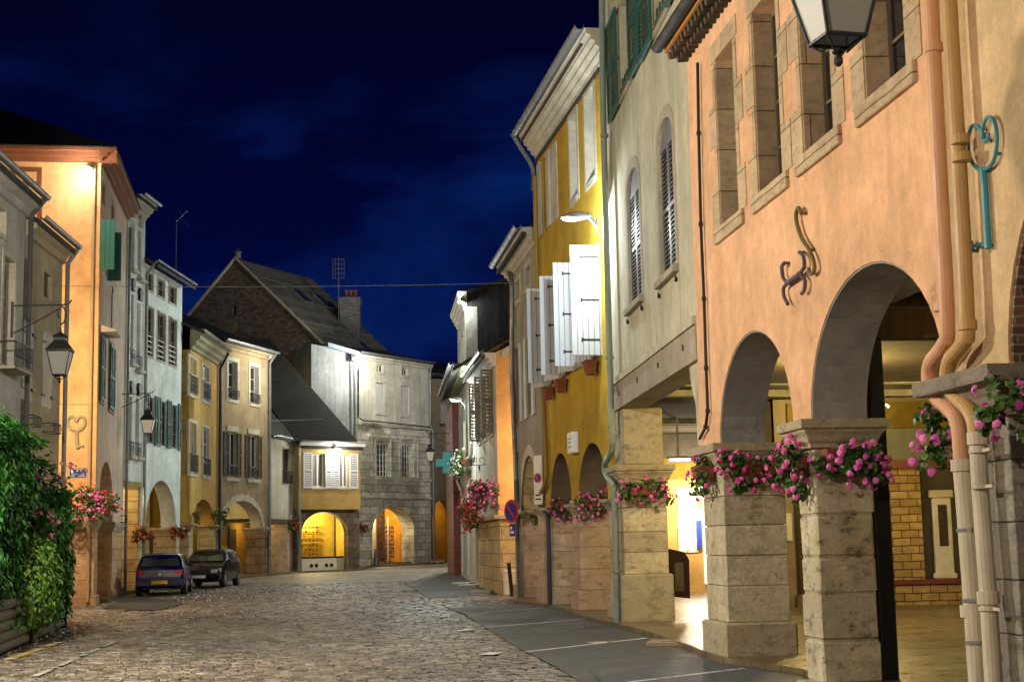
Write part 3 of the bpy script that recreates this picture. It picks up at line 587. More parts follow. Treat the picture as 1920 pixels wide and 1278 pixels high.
# paired downpipes between the two houses
M_PP = paint('peach_pipe', (.62, .34, .19), .5, wear=.15); M_OP = paint('ochre_pipe', (.50, .31, .12), .5, wear=.2); M_CP = paint('cream_iron_pipe', (.55, .50, .38), .5, wear=.3)
def ppath(f, px, w): return [(lambda q: (q[0], w, q[1]))(f.m(x, y, w)) for x, y in px]
t1 = ppath(F1, [(1741, -200), (1746, 0), (1762, 320), (1776, 600), (1770, 645), (1745, 680), (1742, 715), (1756, 745), (1785, 772), (1797, 800), (1803, 870)], -.16)
t2 = ppath(F1, [(1774, -200), (1780, 0), (1799, 320), (1813, 600), (1808, 640), (1783, 672), (1776, 705), (1784, 735), (1812, 762), (1827, 790), (1830, 815)], -.16)
def cl(f, l, w): return [(lambda q: (q[0], w, q[1]))(f.m(x, y, w)) for x, y in l]
o = MB(); o.tube(smooth(t1, 4), .062, 14)
for p in cl(F1, [(1751, 90), (1768, 575)], -.16): o.lathe([(.063, -.04), (.075, -.035), (.075, .035), (.063, .04)], p, 14)
ob('downpipe', o, M_PP, b)
E1 = F1.at(U1, 0, 0); 
b0 = thing('arcade_house', E1, 'pale ochre house at the edge with a blue key sign and brick arch', 'house')
q = wall_loop(.003, 6, 0, 8.9, 8.9, [(1.08, 5.2, 2.83, 4.6)], 2.83); ob('wall', MB().prism([q], -.02, .6), M_OCHW, b0)
M_BRK = blocks('red_brick', (.20, .10, .06), .2, .07, .012, (.30, .26, .2))
a1, a2 = arc(1.083, 5.19, 2.83, 4.597), arc(1.12, 5.15, 2.83, 4.55); ob('arch_lining', MB().prism([a1+a2[::-1]], .0, .61), M_BRK, b0)
pier(b0, .08, 1.05, 2.83, hewn('grey_limestone', (.44, .41, .35), .25, 1.), -.04, .9, .4, .36, ce=.2); pier(b0, 5.2, 6.2, 2.83, STONE, -.04, .9, .4, .36)
o = MB(); o.tube([(p[0]-U1, p[1], p[2]) for p in smooth(t2, 4)], .062, 14)
for p in cl(F1, [(1801, 262), (1803, 295), (1814, 610)], -.16): o.lathe([(.063, -.04), (.075, -.035), (.075, .035), (.063, .04)], (p[0]-U1, p[1], p[2]), 14)
ob('downpipe', o, M_OP, b0)
o = MB(); o.tube([(p[0], p[1], p[2]) for p in ppath(F1, [(1803, 866), (1808, 920), (1822, 1100), (1834, 1278), (1842, 1420)], -.16)], .073, 14)
for p in cl(F1, [(1804, 872), (1822, 1145)], -.16): o.lathe([(.075, -.05), (.09, -.045), (.09, .045), (.075, .05)], p, 14)
o = ob('downpipe', o, M_CP, b); k = MB()
for p in cl(F1, [(1813, 993), (1824, 1124), (1829, 1203)], -.16): k.lathe([(.076, -.014), (.084, -.013), (.084, .013), (.076, .014)], p, 14)
ob('clamp', k, paint('bright_steel', (.5, .52, .56), .3, .9, grain=False), o)
o = MB(); o.tube([(p[0]-U1, p[1], p[2]) for p in ppath(F1, [(1833, 815), (1838, 920), (1852, 1100), (1863, 1278), (1870, 1420)], -.16)], .066, 14)
for p in cl(F1, [(1834, 822), (1853, 1120)], -.16): o.lathe([(.068, -.05), (.085, -.045), (.085, .045), (.068, .05)], (p[0]-U1, p[1], p[2]), 14)
for p in cl(F1, [(1836, 845), (1841, 912), (1855, 1140)], -.16): o.lathe([(.068, -.016), (.08, -.015), (.08, .015), (.068, .016)], (p[0]-U1, p[1], p[2]), 14); o.box(p[0]-U1, p[0]-U1+.2, p[1]-.01, p[1]+.01, p[2]-.012, p[2]+.012)
ob('downpipe', o, M_CP, b0)
body(b0, 0, 6, 8.9, 9, .6, .45, TILE, .5, M_OCHW, zlow=4.6)
anchor_(F1, 'key_sign', 'turquoise iron key with heart shaped bow on ochre wall', [([(1843, 258), (1838, 244), (1832, 236), (1822, 238), (1816, 258), (1817, 290), (1828, 312), (1843, 318), (1858, 310), (1867, 288), (1869, 255), (1864, 228), (1855, 220), (1847, 226), (1842, 245), (1844, 262), (1852, 262), (1853, 250)], .016), ([(1843, 318), (1846, 345), (1849, 400), (1853, 466)], .03), ([(1852, 460), (1838, 458), (1823, 462)], .016), ([(1823, 470), (1821, 462), (1820, 452)], .02)], paint('turquoise_paint', (.04, .26, .34), .45, wear=.35, grain=False), 'key sign')

# ---- cream house on a beam
F2 = Fr((1.97, 29.66), (2.61, 20.92)); L2 = F2.L
M_CREAM = plaster('cream_render', (.58, .56, .41), .5, 1.); M_GREEN = paint('green_shutter', (.03, .12, .10), .5, wear=.3); M_GREYS = paint('grey_louvres', (.17, .17, .19), .5, wear=.25)
b = thing('beam_house', F2, 'tall cream house on a long beam with arched louvred shutters and green shutters above', 'house')
def archhole(u0, u1, z0, zs, zc): return [(u0, z0), (u1, z0)]+[(x, z) for x, z in reversed(arc(u0, u1, zs, zc, 14))]
wa = [(2.72, 4.12, 5.77, 7.82, 8.2), (6.12, 7.42, 5.69, 7.8, 8.15)]; wg = [(2.45, 3.9, 9.8, 11.6), (6.3, 7.7, 9.75, 11.6)]
ob('wall', MB().prism([wall_loop(0.0, L2-.003, 4.62, 13.2, 13.2)]+[archhole(*w) for w in wa]+[rectl(a, c, d, e) for a, c, d, e in wg], 0, .5), M_CREAM, b)
ob('string_course', MB().box(0.0, L2-.003, -.05, .3, 4.60, 4.72), M_CREAM, b)
M_BM = plaster('weathered_beam', (.42, .38, .29), .6, .5)
o = ob('beam', MB().box(-.02, L2-.01, -.012, .5, 4.1, 4.60), M_BM, b)
k = MB()
for u in (1.1, 3.4, 5.6, 7.8): k.box(u-.02, u+.02, -.035, -.012, 4.34, 4.43)
ob('beam_bolt', k, M_IRON, o)
pier(b, .02, 1.24, 3.0, STONE, -.03, .82, .95, .34, capmat=STONE)
ob('pier_block', MB().cbox(.05, 1.15, .02, .8, 3.0, 4.09, .03)  .cbox(.0, .8, .0, .7, 3.62, 4.095, .02), STONE, b)
ob('corbel', MB().prism([[(L2-.9, 4.09), (L2-.75, 3.75), (L2-.5, 3.5), (L2-.45, 2.9), (L2-.02, 2.9), (L2-.02, 4.09)]], .05, .5), M_CREAM, b)
for (u0, u1, z0, zs, zc) in wa:
    sh = MB(); um = (u0+u1)/2
    for a, c in ((u0+.02, um-.008), (um+.008, u1-.02)): louver(sh, a, c, z0+.02, zs, .09, .05, .06, 26)
    ao = arc(u0+.02, u1-.02, zs+.003, zc-.02, 14); sh.prism([ao+[(u1-.02, zs+.003)][:0]], .045, .088); ob('shutter', sh, M_GREYS, b)
    ob('shutter_backing', MB().box(u0-.05, u1+.05, .3, .34, z0-.05, zc+.05), M_DARKW, b)
    a3 = arc(u0-.2, u1+.2, zs, zc+.2, 14); a4 = arc(u0-.002, u1+.002, zs, zc+.002, 14)
    ob('window_surround', MB().prism([[(u0-.2, z0-.002)]+a3+[(u1+.2, z0-.002), (u1+.002, z0-.002)]+a4[::-1]+[(u0-.002, z0-.002)]], -.008, .05), M_BM, b)
    ob('sill', MB().cbox(u0-.2, u1+.2, -.1, .1, z0-.12, z0-.004, .01), M_BM, b)
    k = MB()
    for s_ in (u0-.12, u1+.12): k.box(s_-.06, s_+.06, -.05, -.035, z0-.19, z0-.175); k.box(s_-.06, s_-.045, -.05, .0, z0-.26, z0-.19)
    ob('shutter_catch', k, M_IRON, b)
for (a, c, d, e) in wg:
    window(b, a, c, d, e, .3, 1, 3, sill=.05, sm=M_BM)
    for x0, x1, an in ((a-1.3, a-.02, 0), (c+.02, c+1.0, 0)):
        sh = MB(); louver(sh, 0, x1-x0, d-.12, e, 0, .045, .07, 22); fr = F2.at(x1 if an else x0, -.05, 0, 0); 
        if an: fr = F2.at(x1, -.05, 0, R(-an)); sh2 = MB(); louver(sh2, -(x1-x0), 0, d-.12, e, 0, .045, .07, 22); sh = sh2
        ob('shutter', sh, M_GREEN, b, fr)
    k = MB()
    for i in range(5): k.tube([(a+.1+i*.28, .05, d+.02), (a+.15+i*.28, .0, d+.22), (a+.1+i*.28, .02, d+.35)], .02, 6)
    k.box(a+.05, c-.05, -.02, .14, d+.003, d+.16); ob('window_box', k, paint('dull_green_box', (.06, .10, .07), .7), b)
body(b, 0, L2-.01, 13.2, 9, .5, .5, TILE, .4, M_CREAM, zlow=4.6)
gutter(b, -.1, L2+.2, 13.1, -.45, .09)
p = ppath(F2, [(1128, -60), (1131, 200), (1138, 480), (1145, 740), (1148, 830), (1143, 855), (1134, 870), (1137, 890), (1148, 905), (1152, 925), (1155, 1040), (1158, 1166)], -.16)
pt = smooth(p, 3); o = MB(); o.tube(pt, .062, 12)
for px in [(1133, 255), (1143, 670), (1147, 800), (1151, 930), (1155, 1055), (1156, 1070)]: q = F2.m(px[0], px[1], -.16); o.lathe([(.064, -.03), (.085, -.028), (.085, .028), (.064, .03)], (q[0], -.16, q[1]), 12)
ob('downpipe', o, paint('grey_green_pipe', (.24, .30, .26), .45, wear=.3), b)

# ---- yellow house
F3 = Fr((.79, 37.51), (1.97, 30.3)); L3 = F3.L
M_YEL = plaster('mustard_render', (.54, .36, .035), .3, .55, (.2, .14, .04)); M_WSH = paint('white_shutter', (.52, .55, .58), .5, wear=.08); M_WSUR = plaster('pale_surround', (.55, .52, .42), .3, .3)
b = thing('arcade_house', F3, 'mustard yellow house with moulded cream cornice and two arches', 'house')
up = [(1.55, 2.4, 9.3, 11.2), (3.98, 4.78, 9.3, 11.2), (5.68, 6.6, 9.28, 11.25), (-.0+.35, 1.05, 9.3, 11.2)]
mid = [(.55, 1.25), (2.15, 3.0), (3.85, 4.7), (5.75, 6.65)]
ob('wall', MB().prism([wall_loop(-.35, L3-.01, 0, 11.45, 11.45, [(.54, 3.12, 2.46, 3.68), (3.91, 6.87, 2.42, 3.68)], 2.42)]+[rectl(a, c, d, e) for a, c, d, e in up]+[rectl(a, c, 5.5, 7.7) for a, c in mid], 0, .75), M_YEL, b)
for (u_, v_, zs_, zc_2) in [(.54, 3.12, 2.46, 3.68), (3.91, 6.87, 2.42, 3.68)]: ob('arch_lining', MB().prism([arc(u_+.003, v_-.003, zs_, zc_2-.003)+arc(u_+.02, v_-.02, zs_, zc_2-.02)[::-1]], .012, .76), plaster('brown_grey_lining', (.16, .13, .10), .4, .3), b)  # grey plaster lining, darkened to carry the shadow inside the arches
for z1_, (a, c) in zip((2.44, 2.44, 2.42), ((-.3, .54), (3.12, 3.91), (6.88, 7.25))): pier(b, a, c, 2.42, STONE_P, .0, .82, .5, .22, capmat=STONE)
for i, (a, c, d, e) in enumerate(up):
    if i in (1, 2): window(b, a, c, d, e, .22, 1, 3, surround=.13, sm=M_WSUR, gm=paint('grey_blind', (.30, .29, .27), .7))
    elif i == 0:
        sh = MB(); planks(sh, a, (a+c)/2-.01, d, e, .02, .04, 2); planks(sh, (a+c)/2+.01, c, d, e, .02, .04, 2); ob('shutter', sh, M_WSUR, b)
    else:
        window(b, a, c, d, e, .3, 1, 3); sh = MB(); planks(sh, a-.5, a-.02, d, e, -.01, .04, 3); planks(sh, c+.02, c+.46, d, e, -.01, .04, 3); ob('shutter', sh, M_WSUR, b)
# shutters standing square to the wall
for i, (a, c) in enumerate(mid):
    window(b, a, c, 5.5, 7.7, .3, 1, 3, surround=.1, sm=M_WSUR)
    for s_, u, wd in ((0, a-.02, (c-a)*.5+.12), (1, c+.02, .60)):
        fr = F3.at(u, -.03, 0, R(-90) if s_ else R(-152)); m = MB(); n = 5
        x0, x1 = 0, wd; z0, z1 = 5.42, 7.74
        pw = (x1-x0)/n
        for k in range(n): m.box(x0+k*pw+.009, x0+(k+1)*pw-.009, -.02, .02, z0, z1)
        o = ob('shutter', m, M_WSH, b, fr); ob('shutter_core', MB().box(x0+.012, x1-.012, -.010, .010, z0+.01, z1-.01), paint('grey_groove', (.22, .23, .25), .7), o, fr); h = MB()
        for zz in (z0+.32, (z0+z1)/2, z1-.25):
            for q in (-1, 1): h.box(x0, x0+wd*.62, q*.021, q*.027, zz-.018, zz+.018); h.prism([[(x0+wd*.6, zz-.03), (x0+wd*.68, zz-.045), (x0+wd*.65, zz), (x0+wd*.68, zz+.045), (x0+wd*.6, zz+.03)]], q*.021, q*.027)
        ob('hinge_strap', h, M_IRON, o, fr)
cornice(b, -.4, L3+.62, 11.43, .62, .46, M_WSUR, 5)
ob('cornice_band', MB().box(-.35, L3-.02, -.05, -.001, 11.33, 11.42), paint('dark_moss_band', (.06, .05, .035), .9), b)  # dark strip along the foot of the cornice
body(b, -.35, L3-.02, 12.08, 9, .75, .5, TILE, .42, M_CREAM, zlow=4.5)
gutter(b, -.42, L3+.62, 12.1, -.56, .1)
M_YP = paint('mustard_pipe', (.30, .20, .03), .5, wear=.25)
o = MB(); o.tube(smooth([(-.40, -.56, 12.02), (-.42, -.4, 11.75), (-.38, -.1, 11.2), (-.4, -.1, 10.6)], 4), .06, 10); ob('downpipe', o, M_ZINC, b)
q = ppath(F3, [(1003, 330), (1008, 560), (1019, 760), (1024, 870), (1023, 905), (1012, 928), (1010, 945)], -.1); ob('downpipe', MB().tube(smooth(q, 3), .058, 10), M_YP, b)
q = ppath(F3, [(1010, 945), (1018, 955), (1025, 965), (1028, 985), (1031, 1135)], -.1); ob('downpipe', MB().tube(smooth(q, 3), .06, 10), paint('blue_black_pipe', (.04, .05, .07), .4), b)
# ---- grey house
F4 = Fr((-.03, 43.7), (.72, 37.95)); L4 = F4.L
M_GREY = plaster('grey_render', (.36, .35, .31), .35, .5); M_PALE = plaster('pale_lime_band', (.62, .58, .47), .2, .2); M_OLDW = paint('chipped_white_shutter', (.55, .54, .49), .7, wear=.35)
b = thing('arcade_house', F4, 'narrow grey house with chipped white shutters and a pale ringed arch', 'house')
tw = [(1.3, 2.2, 8.4, 8.95), (3.35, 4.4, 8.42, 8.98)]; md = [(1.05, 1.95, 5.0, 7.05), (3.4, 4.3, 5.0, 7.05)]
ob('wall', MB().prism([wall_loop(0, L4, 0, 9.28, 9.28, [(1.6, 4.9, 2.47, 3.9)], 2.47)]+[rectl(*w) for w in tw+md], 0, .7), M_GREY, b)
a1, a2 = arc(1.3, 5.2, 2.47, 4.2), arc(1.6, 4.9, 2.47, 3.9); ob('arch_band', MB().prism([a1+a2[::-1]], -.012, .05), M_PALE, b)
ob('arch_lining', MB().prism([arc(1.603, 4.897, 2.47, 3.897)+arc(1.62, 4.88, 2.47, 3.88)[::-1]], .055, .71), STONE_Y, b)
pier(b, .1, 1.6, 2.47, STONE_P, -.02, .8, .4, .22, capmat=STONE); pier(b, 4.9, L4-.02, 2.47, STONE_P, -.02, .8, .4, .22, capmat=STONE)
for w in tw: window(b, *w, .15, 1, 2, surround=.14, sm=M_WSUR)
for w in md:
    window(b, *w, .25, 1, 3, curtain=False); sh = MB(); planks(sh, w[0]-.48, w[0]-.03, w[2]-.1, w[3]+.05, -.01, .05, 3); planks(sh, w[1]+.03, w[1]+.48, w[2]-.1, w[3]+.05, -.01, .05, 3); ob('shutter', sh, M_OLDW, b)
cornice(b, -.1, L4-.25, 9.26, .45, .4, M_WSUR, 4); gutter(b, -.2, L4-.25, 9.76, -.5, .1)
body(b, 0, L4-.3, 9.76, 9, .7, .8, TILE_D, .4, M_GREY, zlow=4.5)
q = ppath(F4, [(940, 492), (945, 503), (957, 515), (960, 560), (960, 700), (968, 900)], -.12); o = MB(); o.tube(smooth(q, 3), .07, 10); ob('downpipe', o, M_ZINC, b)
q = ppath(F4, [(968, 900), (972, 1000), (976, 1122)], -.12); ob('downpipe', MB().tube(q, .075, 10), paint('dark_lead_pipe', (.07, .07, .075), .5), b)
# ---- shared arcade walkway behind the fronts
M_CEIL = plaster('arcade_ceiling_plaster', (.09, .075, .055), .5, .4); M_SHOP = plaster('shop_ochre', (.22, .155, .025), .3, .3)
b = thing('arcade_hall', Fr((3.4, 38), (6, 12)), 'dim covered walkway behind the arches with dark ceiling and stone shopfront', 'arcade')
pl = [F4.W(0, .72, 0), F4.W(L4, .72, 0), F3.W(0, .77, 0), F3.W(L3, .77, 0), F2.W(0, 1.02, 0), F2.W(L2, .62, 0), F1.W(0, .62, 0), F1.W(8.7, .62, 0), E1.W(6, .62, 0), Vector((13, 5, 0)), Vector((13, 44.9, 0))]
m = MB(); n = len(pl); vs = [Vector((p.x, p.y, 4.62)) for p in pl]+[Vector((p.x, p.y, 4.9)) for p in pl]; m.add(vs, [])
for t in tessellate_polygon([pl]): m.f += [tuple(t)]; m.t += [0]
for i in range(n): m.f.append((i, (i+1) % n, n+(i+1) % n, n+i)); m.t.append(0)
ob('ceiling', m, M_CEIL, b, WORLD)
X = Fr((5.75, 33), (13, 33)); M_LB = blocks('yellow_sandstone_brick', (.42, .29, .11), .42, .17, .012, (.12, .04, .025), var=.25); M_MAR = paint('red_marble', (.16, .045, .035), .25, wear=.5, grain=False)
def xr(px0, py0, px1, py1, w=0): (a, d), (c, e) = X.m(px0, py0, w), X.m(px1, py1, w); return a, c, e, d
m = MB(); zb = .5
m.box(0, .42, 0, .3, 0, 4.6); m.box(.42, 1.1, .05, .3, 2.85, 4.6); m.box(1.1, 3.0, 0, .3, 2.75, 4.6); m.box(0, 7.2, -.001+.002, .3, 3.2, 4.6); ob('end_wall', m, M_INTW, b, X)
ob('fascia_band', MB().box(.3, 7.1, -.06, -.002, 3.92, 4.5), M_SHOP, b, X); ob('fascia_shade', MB().box(.3, 7.1, -.04, .0, 3.1, 3.9), paint('grey_green_fascia', (.16, .17, .13), .6), b, X)  # ochre band with a grey green panel below it
pa_, pc_ = X.m(1648, 1000)[0], X.m(1728, 1000)[0]; m = MB(); m.box(pa_, pc_, -.1, .25, .0, 3.02); ob('shop_pillar', m, M_LB, b, X)
ob('lintel', MB().box(1.1, 7.1, -.16, -.1, 3.02, 3.22), M_MAR, b, X)
ob('low_wall', MB().box(2.75, 7.1, -.12, .2, 0, .52), M_LB, b, X); ob('coping', MB().box(1.9, 7.1, -.2, .22, .52, .62), M_MAR, b, X)
o = ob('shop_window', MB().box(2.75, 2.95, -.05, .05, .62, 3.02).box(5.3, 5.4, -.05, .05, .62, 3.02), M_DARKW, b, X)
ob('pane', MB().box(2.96, 5.3, .14, .16, .62, 3.02), glass('dim_shop_glass', (.03, .02, .015)), o, X)
m = MB()
for i in range(11):
    for q in (-1, 1):
        for k in range(-14, 20): pass
for k in range(-26, 12):
    a = .45+k*.11; 
    for sgn in (1, -1):
        p0 = (a if sgn > 0 else a+2.6, .02, .35); p1 = (a+2.6 if sgn > 0 else a, .02, 2.95); 
        ts = [(.44-p0[0])/(p1[0]-p0[0]), (1.1-p0[0])/(p1[0]-p0[0])]; t0, t1_ = max(0, min(ts)), min(1, max(ts))
        if t1_ > t0+.02: P0 = Vector(p0)+(Vector(p1)-Vector(p0))*t0; P1 = Vector(p0)+(Vector(p1)-Vector(p0))*t1_; m.tube([P0, P1], .008, 4)
ob('lattice_gate', m, paint('brass_lattice', (.20, .13, .06), .5, .5, grain=False), b, X); ob('door_frame', MB().box(.36, .43, -.03, .1, .33, 2.95).box(1.1, 1.16, -.12, -.101, .33, 2.9), M_DARKW, b, X); ob('notice_board', MB().box(.05, .3, -.03, -.002, 1.5, 2.1), M_FRAMEW, b, X); ob('gate_back', MB().box(.43, 1.1, .3, .34, .3, 2.9), M_DARKW, b, X); ob('step', MB().box(.3, 1.15, -.3, .3, 0, .33), M_SLAB, b, X)
# side shop wall
ob('shop_wall', MB().box(-.25, 0, .3, 10.2, 0, 4.6), M_INTW, b, X)
# joists
q = MB(); f = F1
for i in range(7): q.box(.7+i*1.25, .9+i*1.25, .65, 5.5, 4.3, 4.6)
ob('joist', q, M_BEAMT, b, F1)
ob('cross_beam', MB().box(4.66, 4.94, .66, 6, 3.72, 4.05), M_BEAMT, b, F1)
ob('post', MB().cbox(4.72, 4.9, .68, .86, 0, 3.72, .015), paint('black_post', (.008, .007, .006), .5), b, F1)
ob('cornice_step', MB().box(.5, 8.6, .62, 1.0, 4.1, 4.3), M_INT, b, F1)
# the lit shop at the far end
G = Fr((2.6, 43.3), (6.3, 43.3)); b = thing('lit_shop', G, 'brightly lit shopfront glowing at the end of the arcade between two stone piers', 'shop')
M_SO = plaster('warm_orange_render', (.62, .36, .12), .1, .1); M_CREAMP = paint('cream_shop_paint', (.66, .62, .48), .5, wear=.1)
dA = G.m(1272, 910); dB = G.m(1306, 1035)
ob('front_wall', MB().prism([rectl(0, 3.7, -.2, 4.6), rectl(dA[0], dB[0], 1.25, 3.0)], 0, .25), M_SO, b)
ob('fascia', MB().box(0, 3.7, -.1, -.002, 3.28, 3.9), M_SHOP, b)
m = MB(); a, c = dA[0], dB[0]; m.box(a-.06, a+.02, -.04, .05, 1.2, 3.05); m.box(c-.02, c+.06, -.04, .05, 1.2, 3.05); m.box(a+.02, c-.02, -.04, .05, 2.98, 3.05); m.box(a+.02, c-.02, -.03, .04, 2.52, 2.6); m.box(a+.02, c-.02, -.04, .05, 1.2, 1.28)
o = ob('window', m, M_CREAMP, b); ob('pane', MB().box(a+.02, c-.02, .1, .12, 1.25, 2.55), emit('lit_shop_pane', (.9, 1., .92), 1.0), o); ob('transom', MB().box(a+.02, c-.02, .1, .12, 2.56, 2.99), emit('transom_glow', (.9, .75, .4), .35), o); ob('notice', MB().box(a+.12, c-.1, .06, .07, 1.55, 1.95), paint('paper', (.7, .7, .66), .8), o)
BP = [G.m(x_, 970, -.1)[0] for x_ in (1305, 1315, 1318, 1330)]; ob('blue_panel', MB().box(BP[0], BP[1], -.12, -.04, 1.32, 2.1), paint('blue_sign', (.02, .06, .42), .4), b); ob('cream_panel', MB().box(BP[0], BP[1], -.11, -.05, 2.1, 2.45), M_CREAMP, b)
ob('upper_wall', MB().box(0, 3.7, -.12, -.003, 3.905, 4.6), paint('dark_upper_wall', (.10, .085, .06), .9), b)
ob('green_sign', MB().box(BP[1]-.1, BP[3]-.05, -.5, -.42, 2.72, 3.15), emit('green_sign_face', (.05, .6, .35), .5), b)
ob('lit_doorway', MB().box(BP[2], BP[3], -.05, -.01, .3, 2.7), emit('doorway_glow', (1., .86, .6), 1.6), b)
ob('end_wall', MB().box(-2.3, -.01, .0, .25, -.2, 4.6), M_INTW, b)
# ---- white fronted house with orange flank
F5 = Fr((-1.35, 53.5), (-.53, 46.54)); L5 = F5.L
M_WREN = plaster('white_render', (.62, .60, .54), .3, .5); M_ORR = plaster('apricot_render', (.72, .42, .17), .15, .25); M_WCOR = plaster('white_cornice', (.62, .60, .58), .3, .3); M_LG = paint('grey_green_shutter', (.30, .31, .28), .6, wear=.25)
b = thing('corner_house', F5, 'white fronted house with apricot orange flank and fat white cornice', 'house')
m5 = [(1.0, 1.8, 5.05, 7.05), (3.1, 3.9, 5.05, 7.05), (5.3, 6.1, 5.05, 7.05)]
ob('wall', MB().prism([wall_loop(0, L5-.01, 2.3, 7.1, 7.1)]+[rectl(*w) for w in m5], 0, .4), M_WREN, b)
ob('base_wall', MB().box(.05, L5-.004, .02, .4, -.2, 2.295), STONE_Y, b); ob('base_wall', MB().box(L5-.42, L5+.03, .04, 5.5, -.2, 2.29), STONE_Y, b)
ob('flank_wall', MB().add(*(lambda lp: ([(L5-.3, y, z) for y, z in lp]+[(L5+.012, y, z) for y, z in lp], [(4, 3, 2, 1, 0), (5, 6, 7, 8, 9)]+[(i, (i+1) % 5, 5+(i+1) % 5, 5+i) for i in range(5)]))([(.003, 2.3), (6, 2.1), (6, 9.6), (4, 9.55), (.003, 7.5)])), M_ORR, b)
ob('ledge', MB().cbox(-.1, L5+.16, -.16, .4, 2.296, 2.44, .02).cbox(L5-.4, L5+.16, .402, 5.5, 2.292, 2.43, .02), STONE, b)
ob('bumper_block', MB().cbox(L5+.0, L5+.2, .1, .5, -.1, .75, .04), plaster('whitewash', (.75, .72, .65), .2, .2), b)
for i, w in enumerate(m5):
    window(b, *w, .25, 1, 3, surround=.1, sm=M_WSUR); sh = MB(); louver(sh, w[0]-.45, w[0]-.02, w[2], w[3], -.02, .05, .05, 16); ob('shutter', sh, M_LG, b)
    sh = MB(); louver(sh, 0, .45, w[2], w[3], 0, .05, .05, 16); ob('shutter', sh, M_LG, b, F5.at(w[1]+.02, -.03, 0, R(-55)))
cornice(b, -.05, L5+.04, 7.07, .42, .38, M_WCOR, 3); gutter(b, -.05, L5, 7.58, -.46, .09)
body(b, 0, L5, 7.55, 8, .4, .62, TILE, .45, M_WREN, zlow=7.6, right=False, left=True)
ob('verge_board', MB().add(*(lambda lp: ([(L5-.01, y, z) for y, z in lp]+[(L5+.09, y, z) for y, z in lp], [(3, 2, 1, 0), (4, 5, 6, 7)]+[(i, (i+1) % 4, 4+(i+1) % 4, 4+i) for i in range(4)]))([(.2, 7.3), (4, 9.6), (4, 9.85), (.2, 7.55)])), M_WCOR, b)
q = ppath(F5, [(893, 900), (894, 1090)], -.1); ob('downpipe', MB().tube(q, .06, 8), M_CP, b)
# ---- low eaved house
F6 = Fr((-2.42, 66), (-1.38, 54.0)); L6 = F6.L
b = thing('eaved_house', F6, 'cream house with deep overhanging tiled eaves and white flower window boxes', 'house')
m6 = [(1.5, 2.4, 4.9, 7.0), (5.0, 5.9, 4.9, 7.0), (8.6, 9.5, 4.9, 7.0)]
ob('wall', MB().prism([wall_loop(0, L6-.01, -.1, 8.0, 8.0)]+[rectl(*w) for w in m6]+[rectl(2.0, 3.2, .1, 2.6), rectl(5.5, 7.2, .6, 2.6)], 0, .4), M_WREN, b)
for w in m6:
    window(b, *w, .2, 1, 3, surround=.1, sm=M_WSUR); sh = MB(); louver(sh, w[0]-.5, w[0]-.03, w[2], w[3], -.02, .05, .05, 16); louver(sh, w[1]+.03, w[1]+.5, w[2], w[3], -.02, .05, .05, 16); ob('shutter', sh, M_LG, b)
window(b, 5.5, 7.2, .6, 2.6, .2, 2, 1, fm=M_GREYS); window(b, 2.0, 3.2, .1, 2.6, .2, 1, 1, fm=M_GREYS)
ob('soffit', MB().add([(0, -.75, 7.95), (L6, -.75, 7.95), (L6, .0, 8.02), (0, .0, 8.02), (0, -.75, 8.05), (L6, -.75, 8.05), (L6, .0, 8.12), (0, .0, 8.12)], [(3, 2, 1, 0), (4, 5, 6, 7), (0, 1, 5, 4), (1, 2, 6, 5), (2, 3, 7, 6), (3, 0, 4, 7)]), plaster('olive_soffit', (.30, .29, .16), .3, .3), b)
gutter(b, -.1, L6, 8.1, -.86, .08, M_ZINC); body(b, 0, L6, 8.25, 8, .4, .6, TILE_D, .8, M_WREN, zlow=0)
for pth in ([(871, 790), (871, 870), (861, 884), (857, 900), (863, 915), (866, 935), (868, 1070)], [(888, 690), (884, 780), (884, 850), (872, 862), (872, 880), (878, 900), (880, 1078)]):
    q = ppath(F6, pth, -.12); ob('downpipe', MB().tube(smooth(q, 3), .065, 8), M_CP, b)
for w, k in ((.9, 0),):
    railing(b, 1.2, 2.8, 4.25, 4.75, -.35, 'balconet')
# ---- tall dark sided house with the red shopfront
F8 = Fr((-2.70, 73.53), (-2.02, 66.3)); L8 = F8.L
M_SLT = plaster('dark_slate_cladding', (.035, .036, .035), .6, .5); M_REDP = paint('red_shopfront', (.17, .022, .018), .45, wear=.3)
b = thing('tall_house', F8, 'tall house with near black flank, pale cornice and a red clad shopfront', 'house')
ob('wall', MB().prism([wall_loop(0, L8-.01, -.1, 12.2, 12.2)]+[rectl(a, a+1, c, c+1.9) for a in (1.0, 4.0) for c in (6, 9.3)], 0, .4), M_WREN, b)
for a in (1.0, 4.0):
    for c in (6, 9.3): window(b, a, a+1, c, c+1.9, .2, 1, 3, surround=.12, sm=M_WSUR)
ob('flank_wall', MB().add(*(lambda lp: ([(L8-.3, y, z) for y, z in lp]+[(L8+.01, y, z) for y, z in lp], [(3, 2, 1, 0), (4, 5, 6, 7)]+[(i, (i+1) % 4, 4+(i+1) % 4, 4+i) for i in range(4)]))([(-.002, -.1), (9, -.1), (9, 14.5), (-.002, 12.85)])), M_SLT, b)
ob('quoin', MB().box(L8-.5, L8+.02, -.04, .48, 0, 12.1), M_WSUR, b)
cornice(b, -.0, L8+.04, 12.1, .7, .38, M_WSUR, 4); body(b, 0, L8-.3, 12.85, 9, .4, .25, TILE_D, .1, M_SLT, zlow=0, right=False)
m = MB(); m.box(L8-6, L8+.08, -.72, -.05, -.1, 7.7); o = ob('shopfront', m, M_REDP, b); k = MB()
for z in (.6, 1.4, 2.2, 3.0, 3.8, 4.6, 5.4, 6.2, 7.0): k.box(L8-5.9, L8+.086, -.726, -.045, z, z+.03)
ob('joint', k, M_IRON, o)

